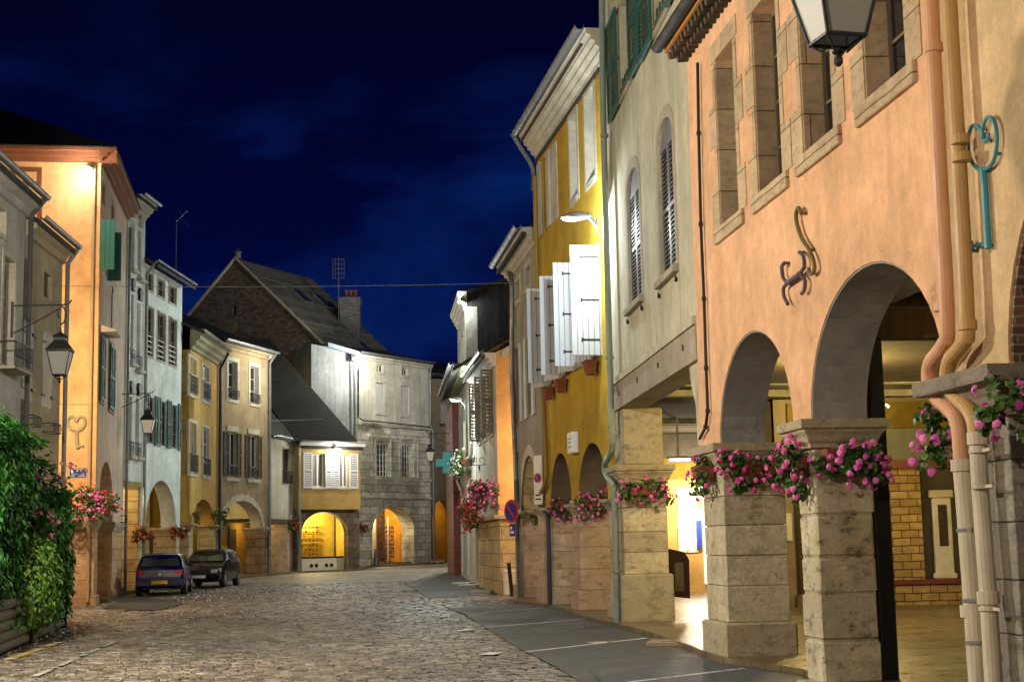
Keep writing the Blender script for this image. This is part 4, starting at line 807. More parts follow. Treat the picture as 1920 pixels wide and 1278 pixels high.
# ================================================================== LEFT SIDE
FO = Fr((-12.43, 44.41), (-13.72, 52.5)); LO = FO.L; FG = Fr((-17.5, 43.60), (-12.43, 44.41)); LG = FG.L
M_OG = plaster('orange_render', (.82, .50, .24), .2, .35, (.25, .15, .06)); M_PO = plaster('pale_peach_render', (.74, .60, .46), .3, .5); M_ORC = paint('rust_orange_cornice', (.20, .07, .03), .7, wear=.3); M_TEAL = paint('teal_shutter', (.035, .15, .13), .55, wear=.25); M_OST = hewn('orange_sandstone', (.78, .50, .30), .3, 1.)
b = thing('corner_house', FO, 'orange corner house with rust coloured cornice and teal shutters', 'house')
wo = [(.45, 1.5, 6.12, 8.1), (3.0, 4.4, 6.08, 8.15)]
ob('wall', MB().prism([wall_loop(0.0, LO, 0, 13.4, 13.4, [(.8, 4.9, 2.75, 4.35)], 2.5)]+[rectl(*w) for w in wo]+[rectl(.5, 1.4, 12.2, 12.9), rectl(3, 4.2, 12.2, 12.9)], 0, .7), M_PO, b)
pier(b, .0, .8, 2.5, M_OST, .0, 1.0, .3, .3, capmat=STONE, ce=.12); pier(b, 4.9, LO-.1, 2.5, M_OST, .0, 1.2, .3, .3, capmat=STONE, ce=.12)
ob('gable_wall', MB().prism([rectl(.0, LG+.002, 2.5, 13.4)], -.015, .35), M_OG, b, FG); ob('gable_base', MB().box(0, LG-.82, .0, .35, -.1, 2.2), M_OST, b, FG)
ob('gable_ledge', MB().cbox(0, LG-.05, -.12, .35, 2.2, 2.499, .03), STONE, b, FG)
for w in wo:
    window(b, *w, .3, 1, 2, surround=.12, sm=M_ORC); sh = MB(); louver(sh, w[0], (w[0]+w[1])/2-.01, w[2], w[3], -.03, .05, .06, 24); louver(sh, (w[0]+w[1])/2+.01, w[1], w[2], w[3], -.03, .05, .06, 24); ob('shutter', sh, M_TEAL, b)
ob('hood', MB().add([(.2, -.5, 8.18), (1.7, -.5, 8.18), (1.7, 0, 8.36), (.2, 0, 8.36), (.2, -.5, 8.14), (1.7, -.5, 8.14), (1.7, 0, 8.12), (.2, 0, 8.12)], [(0, 1, 2, 3), (7, 6, 5, 4), (0, 4, 5, 1), (1, 5, 6, 2), (3, 7, 4, 0)]), paint('tin_hood', (.4, .38, .33), .6), b)
for a in (.5, 3.0): ob('attic_panel', MB().box(a, a+.9 if a < 1 else a+1.2, .08, .12, 12.2, 12.9), M_ORC, b)
for u in (.02, 2.0):
    m = MB(); fr = FO.at(u, -.02, 0, R(-90)); planks(m, 0, .42, 10.0, 11.55, .02, .04, 3); ob('shutter', m, M_TEAL, b, fr); window(b, u+.02, u+1.0, 10.0, 11.5, -.01, 1, 2, surround=.0)
cornice(b, -.45, LO, 13.28, .38, .45, M_ORC, 3); fg = MB(); prof = [(.02, 13.28), (-.18, 13.3), (-.2, 13.4), (-.33, 13.43), (-.35, 13.54), (-.45, 13.57), (-.45, 13.66), (.02, 13.66)]; fg.sweep(prof, (0, LG+.5)); ob('cornice', fg, M_ORC, b, FG)
for (x0, x1, y0, y1) in ((20, 78, 313, 350), (52, 78, 371, 440)):
    (a, d), (c, e) = FG.m(x0, y0), FG.m(x1, y1); ob('painted_panel_frame', MB().box(a, c, -.03, -.001, e, d), M_ORC, b, FG); ob('painted_panel', MB().box(a+.15, c-.15, -.036, -.031, e+.15, d-.15), M_OG, b, FG)
C = [FO.W(-.5, -.5, 13.68), FO.W(LO, -.5, 13.68), FO.W(LO, 6, 16.8), FG.W(.3, 5.5, 16.8), FG.W(-.5, -.5, 13.68), FG.W(-3, 10, 13.68), FO.W(LO, 12, 13.68)]
m = MB(); m.add([C[0], C[1], C[2], C[3], C[4], C[5], C[6]], [(0, 1, 2, 3), (0, 3, 4), (4, 3, 5), (3, 2, 6, 5), (1, 6, 2), (0, 4, 5, 6, 1)]); ob('roof', m, TILE_D, b, WORLD)
ob('inner_wall', MB().box(0, LO, 3.2, 3.5, -.1, 4.7), STONE_Y, b); ob('arcade_ceiling', MB().box(.3, LO, .72, 3.2, 4.6, 4.8), M_CEIL, b)
M_PIPEO = paint('beige_pipe', (.50, .38, .22), .5)
q = MB(); q.tube([(LG-.18, -.1, 13.2), (LG-.18, -.1, 2.6), (LG-.16, -.17, 2.2), (LG-.16, -.14, .1)], .05, 8); ob('downpipe', q, M_PIPEO, b, FG)
q = MB(); q.tube([(LO-.1, -.12, 13.0), (LO-.1, -.12, .1)], .055, 8); ob('downpipe', q, M_ZINC, b)
q = MB(); pa = [FG.m(x, y, -.03) for x, y in ((112, 757), (171, 758))]; q.tube([(u, -.03, z) for u, z in pa], .03, 6); ob('wall_pipe', q, M_PIPEO, b, FG)
for (u, z0, z1) in ((3.2, 8.7, 10.0),): q = MB(); q.tube([(u, -.05, z0), (u+.05, -.06, z0+.1), (u, -.05, z0+.2), (u, -.05, z1-.2), (u+.1, -.06, z1-.1), (u, -.05, z1)], .02, 6); ob('tie_rod', q, M_IRON, b)

FL_ = Fr((-13.72, 52.5), (-13.25, 61)); M_WH = plaster('cold_white_render', (.78, .82, .78), .25, .5)
UL = 2.02
def pr(f, x0, y0, x1, y1): (a, d), (c, e) = f.m(x0, y0), f.m(x1, y1); return (a, c, e, d)
b = thing('narrow_house', FL_, 'narrow white house with slim windows under little iron ornaments', 'house')
wn = [(.25, .75, 11.6, 13.4), (1.15, 1.6, 11.4, 13.2), (.25, .75, 8.2, 10.7), (1.15, 1.6, 8.05, 10.5), (.25, .75, 4.9, 7.0), (1.15, 1.6, 4.9, 7.0)]
ob('wall', MB().prism([rectl(.003, UL-.003, 4.0, 13.7)]+[rectl(*w) for w in wn], -.04, .5), M_WH, b)
for i, w in enumerate(wn):
    window(b, *w, .2, 1, 3, surround=.0, gm=paint('grey_blind', (.30, .29, .27), .7)); ob('sill', MB().cbox(w[0]-.1, w[1]+.1, -.25, .1, w[2]-.14, w[2]-.01, .02), M_WSUR, b)
    m = MB(); c = (w[0]+w[1])/2; z = w[3]+.1; m.prism([[(c-.16, z), (c+.16, z), (c+.1, z+.12), (c+.18, z+.3), (c+.08, z+.45), (c-.08, z+.45), (c-.18, z+.3), (c-.1, z+.12)]], -.14, -.041); ob('ornament', m, M_IRON if i > 1 else M_WSUR, b)
    if 1 < i: railing(b, w[0], w[1], w[2]+.01, w[2]+.5, -.12, 'balconet')
pier(b, UL-.1, UL+.75, 4.0, STONE_Y, .05, 1.2, .4, .2, ce=.06); ob('lintel', MB().box(.01, UL, -.03, .5, 3.8, 3.998), plaster('ochre_lintel', (.42, .30, .12), .3, .3), b)
cornice(b, -.02, UL+.02, 13.7, .55, .5, M_WSUR, 4); gutter(b, -.02, UL, 14.3, -.6, .09); body(b, 0, UL, 14.3, 8, .5, .5, TILE_D, .5, M_WH, zlow=4.2)
ob('arcade_wall', MB().box(0, UL+.6, 3.2, 3.4, -.1, 4.2), STONE_Y, b)

M_GLW = glass('brown_dark_glass', (.02, .018, .015), .15)
b = thing('white_house', FL_.at(UL, 0, 0), 'cold white house with three bays of dark windows and a wide arch behind the cars', 'house')
FW5 = FL_.at(UL, 0, 0); FW5.L = 5.2; LW = 5.17
ws = [pr(FW5, *p) for p in ((274, 508, 286.5, 549), (295, 521, 308, 560), (316.5, 530, 330, 572))]; wt = [pr(FW5, *p) for p in ((274, 572, 286.5, 670), (295, 583, 309, 679), (316.5, 595, 330, 688))]; wu = [pr(FW5, *p) for p in ((277, 746, 288, 833), (300, 750, 311, 837), (320, 754, 332, 840))]
def lev(ws): a = sum(w[2] for w in ws)/len(ws); c = sum(w[3] for w in ws)/len(ws); return [(w[0], w[1], a, c) for w in ws]
ws, wt, wu = lev(ws), lev(wt), lev(wu); aw = (.62, 4.6, 2.42, FW5.m(300, 900)[1])
ob('wall', MB().prism([wall_loop(0.003, LW, 2.4, 12.15, 12.15, [aw], 2.42)]+[rectl(*w) for w in ws+wt+wu], 0, .6), M_WH, b)
for w in ws+wt: window(b, *w, .09, 1, 2 if w in ws else 4, fm=paint('brown_window_paint', (.12, .09, .06), .6), surround=.07, sm=M_WSUR)
for w in wt:
    k = MB()
    for i in range(4): k.box(w[0], w[1], .02, .04, w[2]+.15+i*.2, w[2]+.18+i*.2)
    ob('guard_rail', k, M_FRAMEW, b)
for w in wu:
    window(b, *w, .06, 1, 3, fm=paint('brown_window_paint', (.12, .09, .06), .6)); sh = MB(); louver(sh, w[0]-.36, w[0]-.02, w[2]-.05, w[3]+.1, -.02, .05, .05, 16); louver(sh, w[1]+.02, w[1]+.36, w[2]-.05, w[3]+.1, -.02, .05, .05, 16); ob('shutter', sh, M_TEAL, b)
pier(b, 4.62, LW-.02, 2.42, STONE_Y, .0, .9, .4, .26); gutter(b, -.1, LW+.15, 12.22, -.52, .08, M_IRON)
body(b, 0, LW, 12.25, 8, .6, .55, TILE_D, .55, M_WH, zlow=4.6); arcade(b, 0, LW, .6, 3.4, 4.5, M_CEIL, STONE_Y)
ob('chimney', MB().box(.6, 2.2, 3.2, 4.2, 13.5, 16.0), M_SLT, b)
q = MB(); q.tube([(0.02, -.5, 12.2), (.02, -.35, 12.0), (.03, -.12, 11.7), (.03, -.12, .1)], .06, 8); ob('downpipe', q, M_ZINC, b)
for u in (1.9, 3.55, 5.0):
    k = MB(); k.tube([(u-.1, -.05, 10.6), (u, -.06, 10.4), (u-.08, -.06, 10.1), (u+.03, -.05, 9.8)], .02, 6); ob('tie_iron', k, M_IRON, b)
ob('shop_door', MB().box(.3, 1.2, 3.3, 3.38, .1, 2.6), M_DARKW, b)

FY = Fr((-13.25, 61.0-.0), (-13.3, 67)); LY = FY.L; M_LY = plaster('yellow_ochre_render', (.60, .38, .10), .4, .7)
b = thing('arcade_house', FY, 'yellow ochre house with heavy stone eaves and small wrought balconies', 'house')
w1 = lev([pr(FY, 354, 672, 367, 744), pr(FY, 378.4, 680, 390.6, 751)]); w2 = lev([pr(FY, 355, 793, 367, 890), pr(FY, 379, 797, 391, 891)])
ob('wall', MB().prism([wall_loop(0.003, LY-.003, 2.4, 9.7, 9.7, [(.8, 5.2, 2.7, FY.m(375, 935)[1])], 2.6)]+[rectl(*w) for w in w1+w2], 0, .6), M_LY, b)
for w in w1: window(b, *w, .08, 1, 3, surround=.14, sm=M_WSUR, rail=.75, gm=paint('grey_blind', (.30, .29, .27), .7))
for w in w2: window(b, *w, .08, 1, 3, surround=.14, sm=M_WSUR, rail=.75)
pier(b, .0, .8, 2.6, STONE_Y, .0, 1.0, .4, .24); pier(b, 5.2, LY-.01, 2.6, STONE_Y, .0, .7, .4, .24)
cornice(b, .0, LY+.05, 9.7, .85, .6, plaster('mossy_stone_cornice', (.34, .31, .2), .6, .5), 4); body(b, 0, LY, 10.6, 8, .6, .45, TILE_D, .6, M_LY, zlow=4.4); arcade(b, 0, LY, .6, 3.0, 4.3, M_CEIL, STONE_Y)
q = MB(); q.tube([(LY-.1, -.5, 10.3), (LY-.08, -.12, 9.6), (LY-.08, -.12, .2)], .06, 8); ob('downpipe', q, M_IRON, b)

FT = Fr((-13.3, 67), (-11.85, 72)); LT = FT.L; M_TAN = plaster('tan_render', (.42, .33, .19), .7, .9, (.1, .08, .06))
b = thing('arcade_house', FT, 'stained tan house with pale framed windows and brown shutters beside the street lamp', 'house')
w1 = [(.95, 1.9, 8.35, 10.1), (3.2, 4.15, 8.35, 10.1)]; w2 = [(.95, 1.85, 4.8, 6.8), (3.1, 4.0, 4.8, 6.8)]
ob('wall', MB().prism([wall_loop(0.003, LT-.003, 0, 10.6, 10.6, [(.45, 4.55, 2.5, 3.72)], 2.5)]+[rectl(*w) for w in w1+w2], 0, .6), M_TAN, b)
for w in w1: window(b, *w, .22, 1, 3, surround=.17, sm=M_WSUR, rail=.4, fm=paint('grey_white_frame', (.42, .42, .40), .6))
for w in w2:
    window(b, *w, .1, 1, 1, rail=.5, curtain=True, fm=paint('grey_white_frame', (.42, .42, .40), .6)); sh = MB(); louver(sh, w[0]-.42, w[0]-.02, w[2], w[3], -.01, .05, .05, 18); louver(sh, w[1]+.02, w[1]+.42, w[2], w[3], -.01, .05, .05, 18); ob('shutter', sh, paint('brown_shutter', (.07, .055, .045), .7), b)
    ob('head_stone', MB().cbox(w[0]-.15, w[1]+.15, -.06, .05, w[3]+.05, w[3]+.3, .01), M_WSUR, b); ob('sill', MB().cbox(w[0]-.2, w[1]+.2, -.1, .05, w[2]-.22, w[2]-.06, .01), M_WSUR, b)
a1, a2 = arc(.22, 4.78, 2.5, 4.02, 26), arc(.45, 4.55, 2.5, 3.72, 26); a1 = [(x+(.05 if i % 2 else -.03)*(x-2.5)/2.3, z+(.04 if i % 2 else -.03)) for i, (x, z) in enumerate(a1)]; ob('arch_band', MB().prism([a1+a2[::-1]], -.02, .04), M_PALE, b)
ob('arch_lining', MB().prism([arc(.453, 4.547, 2.5, 3.717)+arc(.47, 4.53, 2.5, 3.7)[::-1]], .045, .61), M_PALE, b)
pier(b, .0, .45, 2.5, STONE, .0, 1.0, .4, .24); pier(b, 4.55, LT-.02, 2.5, blocks('brown_stone', (.30, .19, .12), .9, .4, pit=1.5), .0, .85, .4, .24, capmat=STONE)
cornice(b, .0, LT+.05, 10.55, .35, .35, M_TAN, 2); gutter(b, -.1, LT+.2, 10.95, -.45, .1); body(b, 0, LT, 10.95, 8, .6, .45, TILE_D, .4, M_TAN, zlow=4.4); arcade(b, 0, LT, .6, 3.2, 4.2, M_CEIL, None)
q = MB(); q.tube([(LT+.05, -.4, 10.9), (LT-.08, -.12, 10.4), (LT-.08, -.12, .2)], .07, 8); ob('downpipe', q, M_ZINC, b); q = MB(); q.tube([(.08, -.12, 10.4), (.08, -.12, .2)], .05, 8); ob('downpipe', q, M_ZINC, b)
# lit shop inside
m = MB(); m.box(0, 1.1, 3.2, 3.4, -.1, 4.2); m.box(2.3, LT, 3.2, 3.4, 3.2, 4.2); m.box(3.8, LT, 3.2, 3.4, -.1, 3.2); ob('shop_wall', m, M_SHOP, b)
o = ob('shop_door', MB().box(1.1, 2.3, 3.2, 3.26, .1, 3.4), paint('red_brown_door', (.16, .04, .02), .5), b); ob('shop_window', MB().box(2.3, 3.8, 3.3, 3.34, .1, 3.2), emit('warm_shop_glow', (1., .62, .2), .35), b)

FC = Fr((-11.85, 72.05), (-11.1, 76.5)); LC = FC.L; M_CR = plaster('old_cream_render', (.56, .54, .44), .5, .6)
b = thing('jettied_house', FC, 'small cream house jettied over the pavement under a dark sagging roof', 'house')
wc = (2.1, 3.4, 4.7, 6.45)
ob('wall', MB().prism([rectl(.1, LC-.02, 2.93, 6.9), rectl(*wc)], 0, .4), M_CR, b); window(b, *wc, .15, 0, 1, fm=paint('dark_teal_frame', (.02, .06, .07), .5), rail=.6, surround=.07, sm=M_BM)
ob('jetty_beam', MB().box(.1, LC-.02, .01, .4, 2.72, 2.928), M_BEAMT, b)
pier(b, 3.1, LC-.1, 2.7, STONE_P, .05, 1.0, .3, .0, z0=-.2); ob('shop_wall', MB().box(.1, LC, 2.4, 2.6, -.1, 3.0), plaster('glowing_ochre_wall', (.5, .28, .06), .2, .2), b)  # shop wall in ochre plaster
ob('arcade_ceiling', MB().box(.1, LC-.02, .4, 2.4, 2.8, 2.9), M_DARKW, b)
gutter(b, .2, LC+.1, 6.95, -.3, .09); body(b, .1, LC-.02, 7.0, 8, .4, .95, TILE_D, .25, M_CR, zlow=2.95)
ob('door', MB().box(1.0, 1.9, 2.3, 2.39, .1, 2.5), M_DARKW, b)
q = MB(); q.tube([(LC+.0, -.25, 6.9), (LC-.05, -.1, 6.6), (LC-.05, -.1, 2.7), (LC+.1, -.12, 2.4), (LC+.1, -.12, .2)], .06, 8); ob('downpipe', q, M_CP, b)

FH = Fr((-10.95, 75.5), (-8.1, 77.8)); LH = FH.L; M_MU = plaster('mustard_brown_render', (.42, .28, .09), .3, .3); M_CST = blocks('dark_arch_stone', (.16, .12, .08), .5, .3, pit=1.4)
b = thing('jettied_house', FH, 'small mustard house jettied over a lit yellow shop window with white louvred shutters', 'house')
wl = [pr(FH, 584, 849, 606, 913), pr(FH, 635, 853, 651, 914)]; wl = lev(wl)
ob('wall', MB().prism([rectl(.02, LH, 3.42, 6.6)]+[rectl(*w) for w in wl], -.15, .3), M_MU, b)
ob('arch_wall', MB().prism([wall_loop(.02, LH+.1, -.1, 3.41, 3.41, [(.3, 3.05, 2.2, 3.3)], -.1)], .12, .5), M_CST, b)
for w in wl:
    window(b, *w, .0, 1, 1, curtain=False, gm=paint('net_curtain', (.16, .15, .15), .8), sill=.05, sm=M_WSUR, face=-.15); 
    for x0 in (w[0]-.58, w[1]+.03): sh = MB(); louver(sh, x0, x0+.52, w[2]-.05, w[3]+.05, -.155, .045, .06, 18); ob('shutter', sh, M_WSH, b)
ob('fascia', MB().box(-.1, LH+.1, -.5, -.42, 6.62, 6.8), M_FRAMEW, b); gutter(b, -.1, LH+.1, 6.86, -.6, .08); body(b, .02, LH, 6.75, 18.4, .3, .7, tiles('black_brown_tiles', (.028, .02, .015), moss=(.02, .02, .012)), .45, M_MU, zlow=3.5)
q = MB(); q.tube([(-.06, -.5, 6.8), (-.02, -.2, 6.5), (-.02, -.2, 3.2), (.1, -.1, 2.9), (.1, .05, .2)], .055, 8); ob('downpipe', q, paint('green_white_pipe', (.2, .3, .25), .5), b)
M_LIT = plaster('bright_yellow_interior', (.70, .50, .08), .05, .05)
m = MB(); m.box(.0, LH, 2.2, 2.4, -.1, 3.4); ob('shop_back_wall', m, M_LIT, b); ob('shop_ceiling', MB().box(.0, LH, .5, 2.2, 3.38, 3.41), M_LIT, b); ob('shop_side_wall', MB().box(.02, .2, .5, 2.2, -.1, 3.38).box(LH-.12, LH+.05, .5, 2.2, -.1, 3.38), M_LIT, b)
o = ob('shop_window', MB().box(.25, 3.1, .6, .66, .95, 1.05).box(2.55, 2.62, .6, .66, 1.049, 3.3).box(.25, .32, .6, .66, 1.049, 3.3), M_DARKW, b); ob('stall_board', MB().box(.25, 3.1, .58, .62, .3, .949), M_CREAMP, b)
k = MB()
for x in (1.2, 1.55, 2.2, 2.5): k.lathe([(.09, -.01), (.09, .03)], (0, 0, 0), 10)
k = MB()
for x in (1.15, 1.45, 2.05, 2.35): k.prism([[(x+.1*math.cos(t), .6+.1*math.sin(t)) for t in [i*math.pi/5 for i in range(10)]]], .56, .579)
ob('vent', k, M_IRON, b)
k = MB(); rnd = random.Random(3)
for i in range(9):
    for j in range(7):
        if rnd.random() < .75: x = .5+i*.22; z = 1.12+j*.23; s_ = rnd.uniform(.03, .06); k.box(x, x+s_*1.6, 1.9, 1.95, z, z+s_*rnd.uniform(1, 2.4))
k.box(.45, 1.05, 1.8, 1.84, 1.9, 2.35); ob('display_goods', k, paint('dark_goods', (.05, .04, .03), .6, grain=False), b)
k = MB()
for j in range(8): k.box(.4, 2.5, 1.84, 1.98, 1.09+j*.23, 1.10+j*.23)
ob('display_shelf', k, M_LIT, b)

FS = Fr((-8.95, 85), (-5.15, 90.8)); LS = FS.L
M_ASH = blocks('weathered_ashlar', (.66, .62, .50), .75, .42, .012, (.11, .10, .075), var=.22, pit=1.6); M_SW = plaster('weathered_white_render', (.66, .62, .50), 1., 1.2, (.02, .02, .01))
b = thing('stone_house', FS, 'four storey pale stone house with a round arched lit doorway at the bend', 'house')
wv = lev([pr(FS, 706, 683, 719, 699), pr(FS, 753, 689, 765, 705)]); wx = lev([pr(FS, 705, 717, 721, 774), pr(FS, 752, 722, 767, 778)]); wy = lev([pr(FS, 704, 830, 728, 894), pr(FS, 752, 834, 772, 896)])
ob('wall', MB().prism([rectl(0, LS, 8.43, 12.2)]+[rectl(*w) for w in wv+wx], 0, .5), M_SW, b)
A0 = (FS.m(697, 1040)[0], FS.m(776, 1040)[0]); zc_ = FS.m(735, 950)[1]
ob('lower_wall', MB().prism([wall_loop(0, LS, 0, 8.4, 8.4, [(A0[0], A0[1], 2.3, zc_)], 0)]+[rectl(*w) for w in wy], -.03, .9), M_ASH, b)
cx_ = (A0[0]+A0[1])/2; ra = (A0[1]-A0[0])/2
m = MB(); a1, a2 = arc(A0[0]-.45, A0[1]+.45, 2.3, zc_+.42, 26), arc(A0[0]+.002, A0[1]-.002, 2.3, zc_-.002, 26)
for i in range(26): m.prism([[a1[i], a1[i+1], a2[i+1], a2[i]][::-1]], -.07 if i % 2 else -.055, .1)
ob('arch_ring', m, M_ASH, b)
for w in wv: window(b, *w, .1, 1, 1, surround=.12, sm=M_WSUR)
for w in wx: sh = MB(); planks(sh, w[0]+.02, (w[0]+w[1])/2-.01, w[2], w[3], .1, .05, 2); planks(sh, (w[0]+w[1])/2+.01, w[1]-.02, w[2], w[3], .1, .05, 2); ob('shutter', sh, M_OLDW, b); ob('window_surround', MB().box(w[0]-.12, w[1]+.12, -.05, .02, w[2]-.14, w[2]-.005).box(w[0]-.1, w[1]+.1, -.04, .02, w[3]+.005, w[3]+.12), M_SW, b)
for w in wy: window(b, *w, .15, 3, 6, fm=M_FRAMEW)
m = MB(); w0, w1 = wy; z0, z1 = w0[2], w0[3]
m.box(w0[0]-.7, w1[1]+.7, -.16, -.031, z1+.32, z1+.6); m.box(w0[0]-.6, w1[1]+.6, -.1, -.031, z1+.6, z1+.8)
for x in (w0[0]-.55, w0[0]-.2, w0[1]+.06, w1[0]-.3, w1[1]+.05, w1[1]+.4): m.cbox(x, x+.18, -.14, -.031, z0-.2, z1+.318, .02)
ob('pilaster', m, M_ASH, b); ob('string_course', MB().box(-.05, LS+.05, -.2, -.031, 5.32, 5.5).box(-.05, LS+.05, -.14, -.031, 4.25, 4.36).box(-.02, LS+.02, -.18, 0, 8.4, 8.52), M_ASH, b)
for x0, x1 in ((.2, 1.1), (5.8, LS-.1)): ob('panel', MB().box(x0, x1, -.07, -.031, 5.7, 7.6), M_ASH, b)
cornice(b, -.05, LS+.05, 12.15, .32, .35, M_SW, 2); gutter(b, -.1, LS+.1, 12.55, -.42, .09); body(b, 0, LS, 12.5, 9, .9, .28, TILE_D, .35, M_SW, zlow=0)
q = MB(); q.tube([(LS+.0, -.35, 12.4), (LS+.02, -.12, 12), (LS-.03, -.12, 8.7), (LS+.05, -.25, 8.4), (LS+.05, -.25, .4)], .07, 8); ob('downpipe', q, M_ZINC, b)
q = MB(); q.tube([(.05, -.12, 11.6), (.0, -.14, 8.8), (.3, -.25, 8.62), (2, -.22, 8.64), (LS-.2, -.22, 8.58)], .04, 6); ob('cable', q, M_IRON, b)
M_OI = plaster('orange_interior', (.68, .32, .04), .1, .1); m = MB(); m.box(A0[0]-.8, A0[1]+.8, 3.0, 3.2, -.1, 4.4); ob('inner_wall', m, M_OI, b); ob('inner_side', MB().box(A0[0]-.8, A0[0]-.6, .9, 3.0, -.1, 4.4), M_OI, b); ob('inner_side', MB().box(A0[1]+.5, A0[1]+.8, .9, 3.0, -.1, 4.4), M_OI, b); ob('inner_ceiling', MB().box(A0[0]-.8, A0[1]+.8, .9, 3.2, 4.4, 4.5), M_OI, b)
ob('inner_step', MB().box(A0[0]-.5, A0[1]+.5, .2, 3.0, .1, .55), M_SLAB, b)
ob('shop_door_frame', MB().box(A0[1]-1.1, A0[1]-1.0, 2.0, 2.9, .55, 3.2).box(A0[1]-.5, A0[1]-.45, 1.5, 1.6, .55, 3.2), paint('pale_door_paint', (.6, .55, .45), .5), b)
# grey flank left of the stone house
FQ = Fr((-11.35, 83.7), (-8.97, 84.98)); b = thing('rendered_annex', FQ, 'blank grey rendered annex wall with a blue roof edge between slate roof and stone house', 'annex')
ob('wall', MB().prism([[(0, 0), (FQ.L, 0), (FQ.L, 12.3), (1.1, 12.75), (0, 12.9)]], 0, 3), plaster('stained_grey_render', (.36, .38, .38), 1., 1.3, (.0, .0, .0)), b)
ob('roof_edge', MB().prism([[(.9, 12.76), (FQ.L+.1, 12.3), (FQ.L+.1, 12.55), (.9, 13.0)]], -.3, 3.2), paint('pale_blue_flashing', (.25, .32, .38), .5), b)
q = MB(); q.tube([(FQ.L-.1, -.1, 12), (FQ.L-.12, -.1, 5)], .05, 6); q.tube([(FQ.L-.35, -.1, 12), (FQ.L-.37, -.1, 5)], .04, 6); ob('downpipe', q, M_ZINC, b)
# big brick gable
ap = Vector((-16.45, 88, 0)); t_ = Vector((.9, -.43, 0)).normalized(); FB = Fr(ap-t_*6.3, ap+t_*6.3); M_GBR = blocks('dark_brown_brick', (.22, .155, .11), .3, .12, .02, (.16, .14, .11), var=.45, pit=1.5)
b = thing('gabled_house', FB, 'big old house with dark brick gable and mossy roof with skylights', 'house')
ob('gable_wall', MB().prism([[(0, 0), (12.6, 0), (12.6, 12.9), (6.3, 18.6), (0, 12.9)], rectl(6.1, 6.35, 15.3, 15.9)], 0, 7.9), M_GBR, b)
v = MB(); v.tube([(12.75, -.05, 12.85), (6.3, -.05, 18.75), (-.15, -.05, 12.85)], .11, 6); ob('verge_stone', v, STONE, b)
def slope(xa, za, xb, zb, y0, y1, off, th=.14):
    d = Vector((xb-xa, 0, zb-za)).normalized(); nn = Vector((-d.z, 0, d.x)); nn = nn if nn.z > 0 else -nn; P = [Vector((xa, 0, za))+nn*off, Vector((xb, 0, zb))+nn*off, Vector((xb, 0, zb))+nn*(off+th), Vector((xa, 0, za))+nn*(off+th)]
    return [(p.x, y, p.z) for y in (y0, y1) for p in P], [(0, 1, 2, 3), (7, 6, 5, 4), (0, 4, 5, 1), (1, 5, 6, 2), (2, 6, 7, 3), (3, 7, 4, 0)]
M_RM = tiles('pale_mossy_tiles', (.17, .15, .11), .3, .3, (.19, .19, .14)); m = MB(); m.add(*slope(6.3, 18.6, 13.2, 12.36, -.02, 8.1, .01)); m.add(*slope(6.3, 18.6, -.6, 12.36, -.02, 8.1, .01)); ro = ob('roof', m, M_RM, b)
for (s0, y0) in ((.24, 3.2), (.24, 5.6), (.78, 4.6)):
    xa, za = 6.3+6.9*s0, 18.6-6.24*s0; xb, zb = 6.3+6.9*(s0+.15), 18.6-6.24*(s0+.15); m = MB(); m.add(*slope(xa, za, xb, zb, y0, y0+.9, .16, .06)); o = ob('skylight', m, paint('skylight_frame', (.22, .25, .27), .4, .3), b)
    m = MB(); m.add(*slope(xa+.06, za-.06, xb-.06, zb+.06, y0+.1, y0+.8, .222, .01)); ob('pane', m, glass('sky_glass', (.03, .05, .09), .1), o)
ob('vent_cowl', MB().lathe([(.2, 0), (.2, .35), (.3, .4), (.05, .6)], (6.3, .2, 18.75), 10), M_ZINC, b)
cp_ = at(656, 640, 91); FK = Fr((cp_.x-.6, 91), (cp_.x+.6, 91)); M_CB = blocks('grey_chimney_brick', (.16, .14, .13), .3, .11, .02, (.22, .21, .2), var=.3)
o = ob('chimney', MB().box(0, 1.2, 0, .9, 12, 16.2).box(-.05, 1.25, -.05, .95, 16.2, 16.75), M_CB, b, FK)
k = MB(); [k.lathe([(.12, 0), (.1, .4), (.13, .42), (.13, .5)], (x, .45, 16.75), 10) for x in (.35, .62, .9)]; ob('chimney_pot', k, M_TERRA, o, FK)
q = at(635, 600, 90.8); k = MB(); k.tube([(q.x, q.y, 13.2), (q.x, q.y, 19.2)], .035, 6); 
for z in (18.2, 18.5, 18.8, 19.1, 17.9): k.box(q.x-.4, q.x+.4, q.y-.02, q.y+.02, z-.012, z+.012)
for x in (-.35, -.2, 0.2, .35): k.box(q.x+x-.012, q.x+x+.012, q.y-.02, q.y+.02, 17.9, 19.1)
fr = Fr((q.x, q.y), (q.x+1, q.y)); k2 = MB(); k2.v = [v-Vector((q.x, q.y, 0)) for v in k.v]; k2.f = k.f; k2.t = k.t; tag(ob('tv_antenna', k2, M_ZINC, None, fr), 'tall grid shaped television aerial on a mast beside the brick chimney', 'aerial')
q = at(330, 500, 61.5); k = MB(); k.tube([(0, 0, -.8), (0, 0, 2.4)], .025, 6); k.tube([(0, 0, 2.3), (.45, 0, 2.75)], .015, 4); k.tube([(.25, 0, 2.5), (.1, 0, 2.8)], .012, 4); k.tube([(.25, 0, 2.4), (.5, 0, 2.1)], .012, 4); tag(ob('tv_antenna', k, M_ZINC, None, Fr((q.x, q.y), (q.x+1, q.y), 12.9)), 'small thin aerial on the roof of the cold white house', 'aerial')

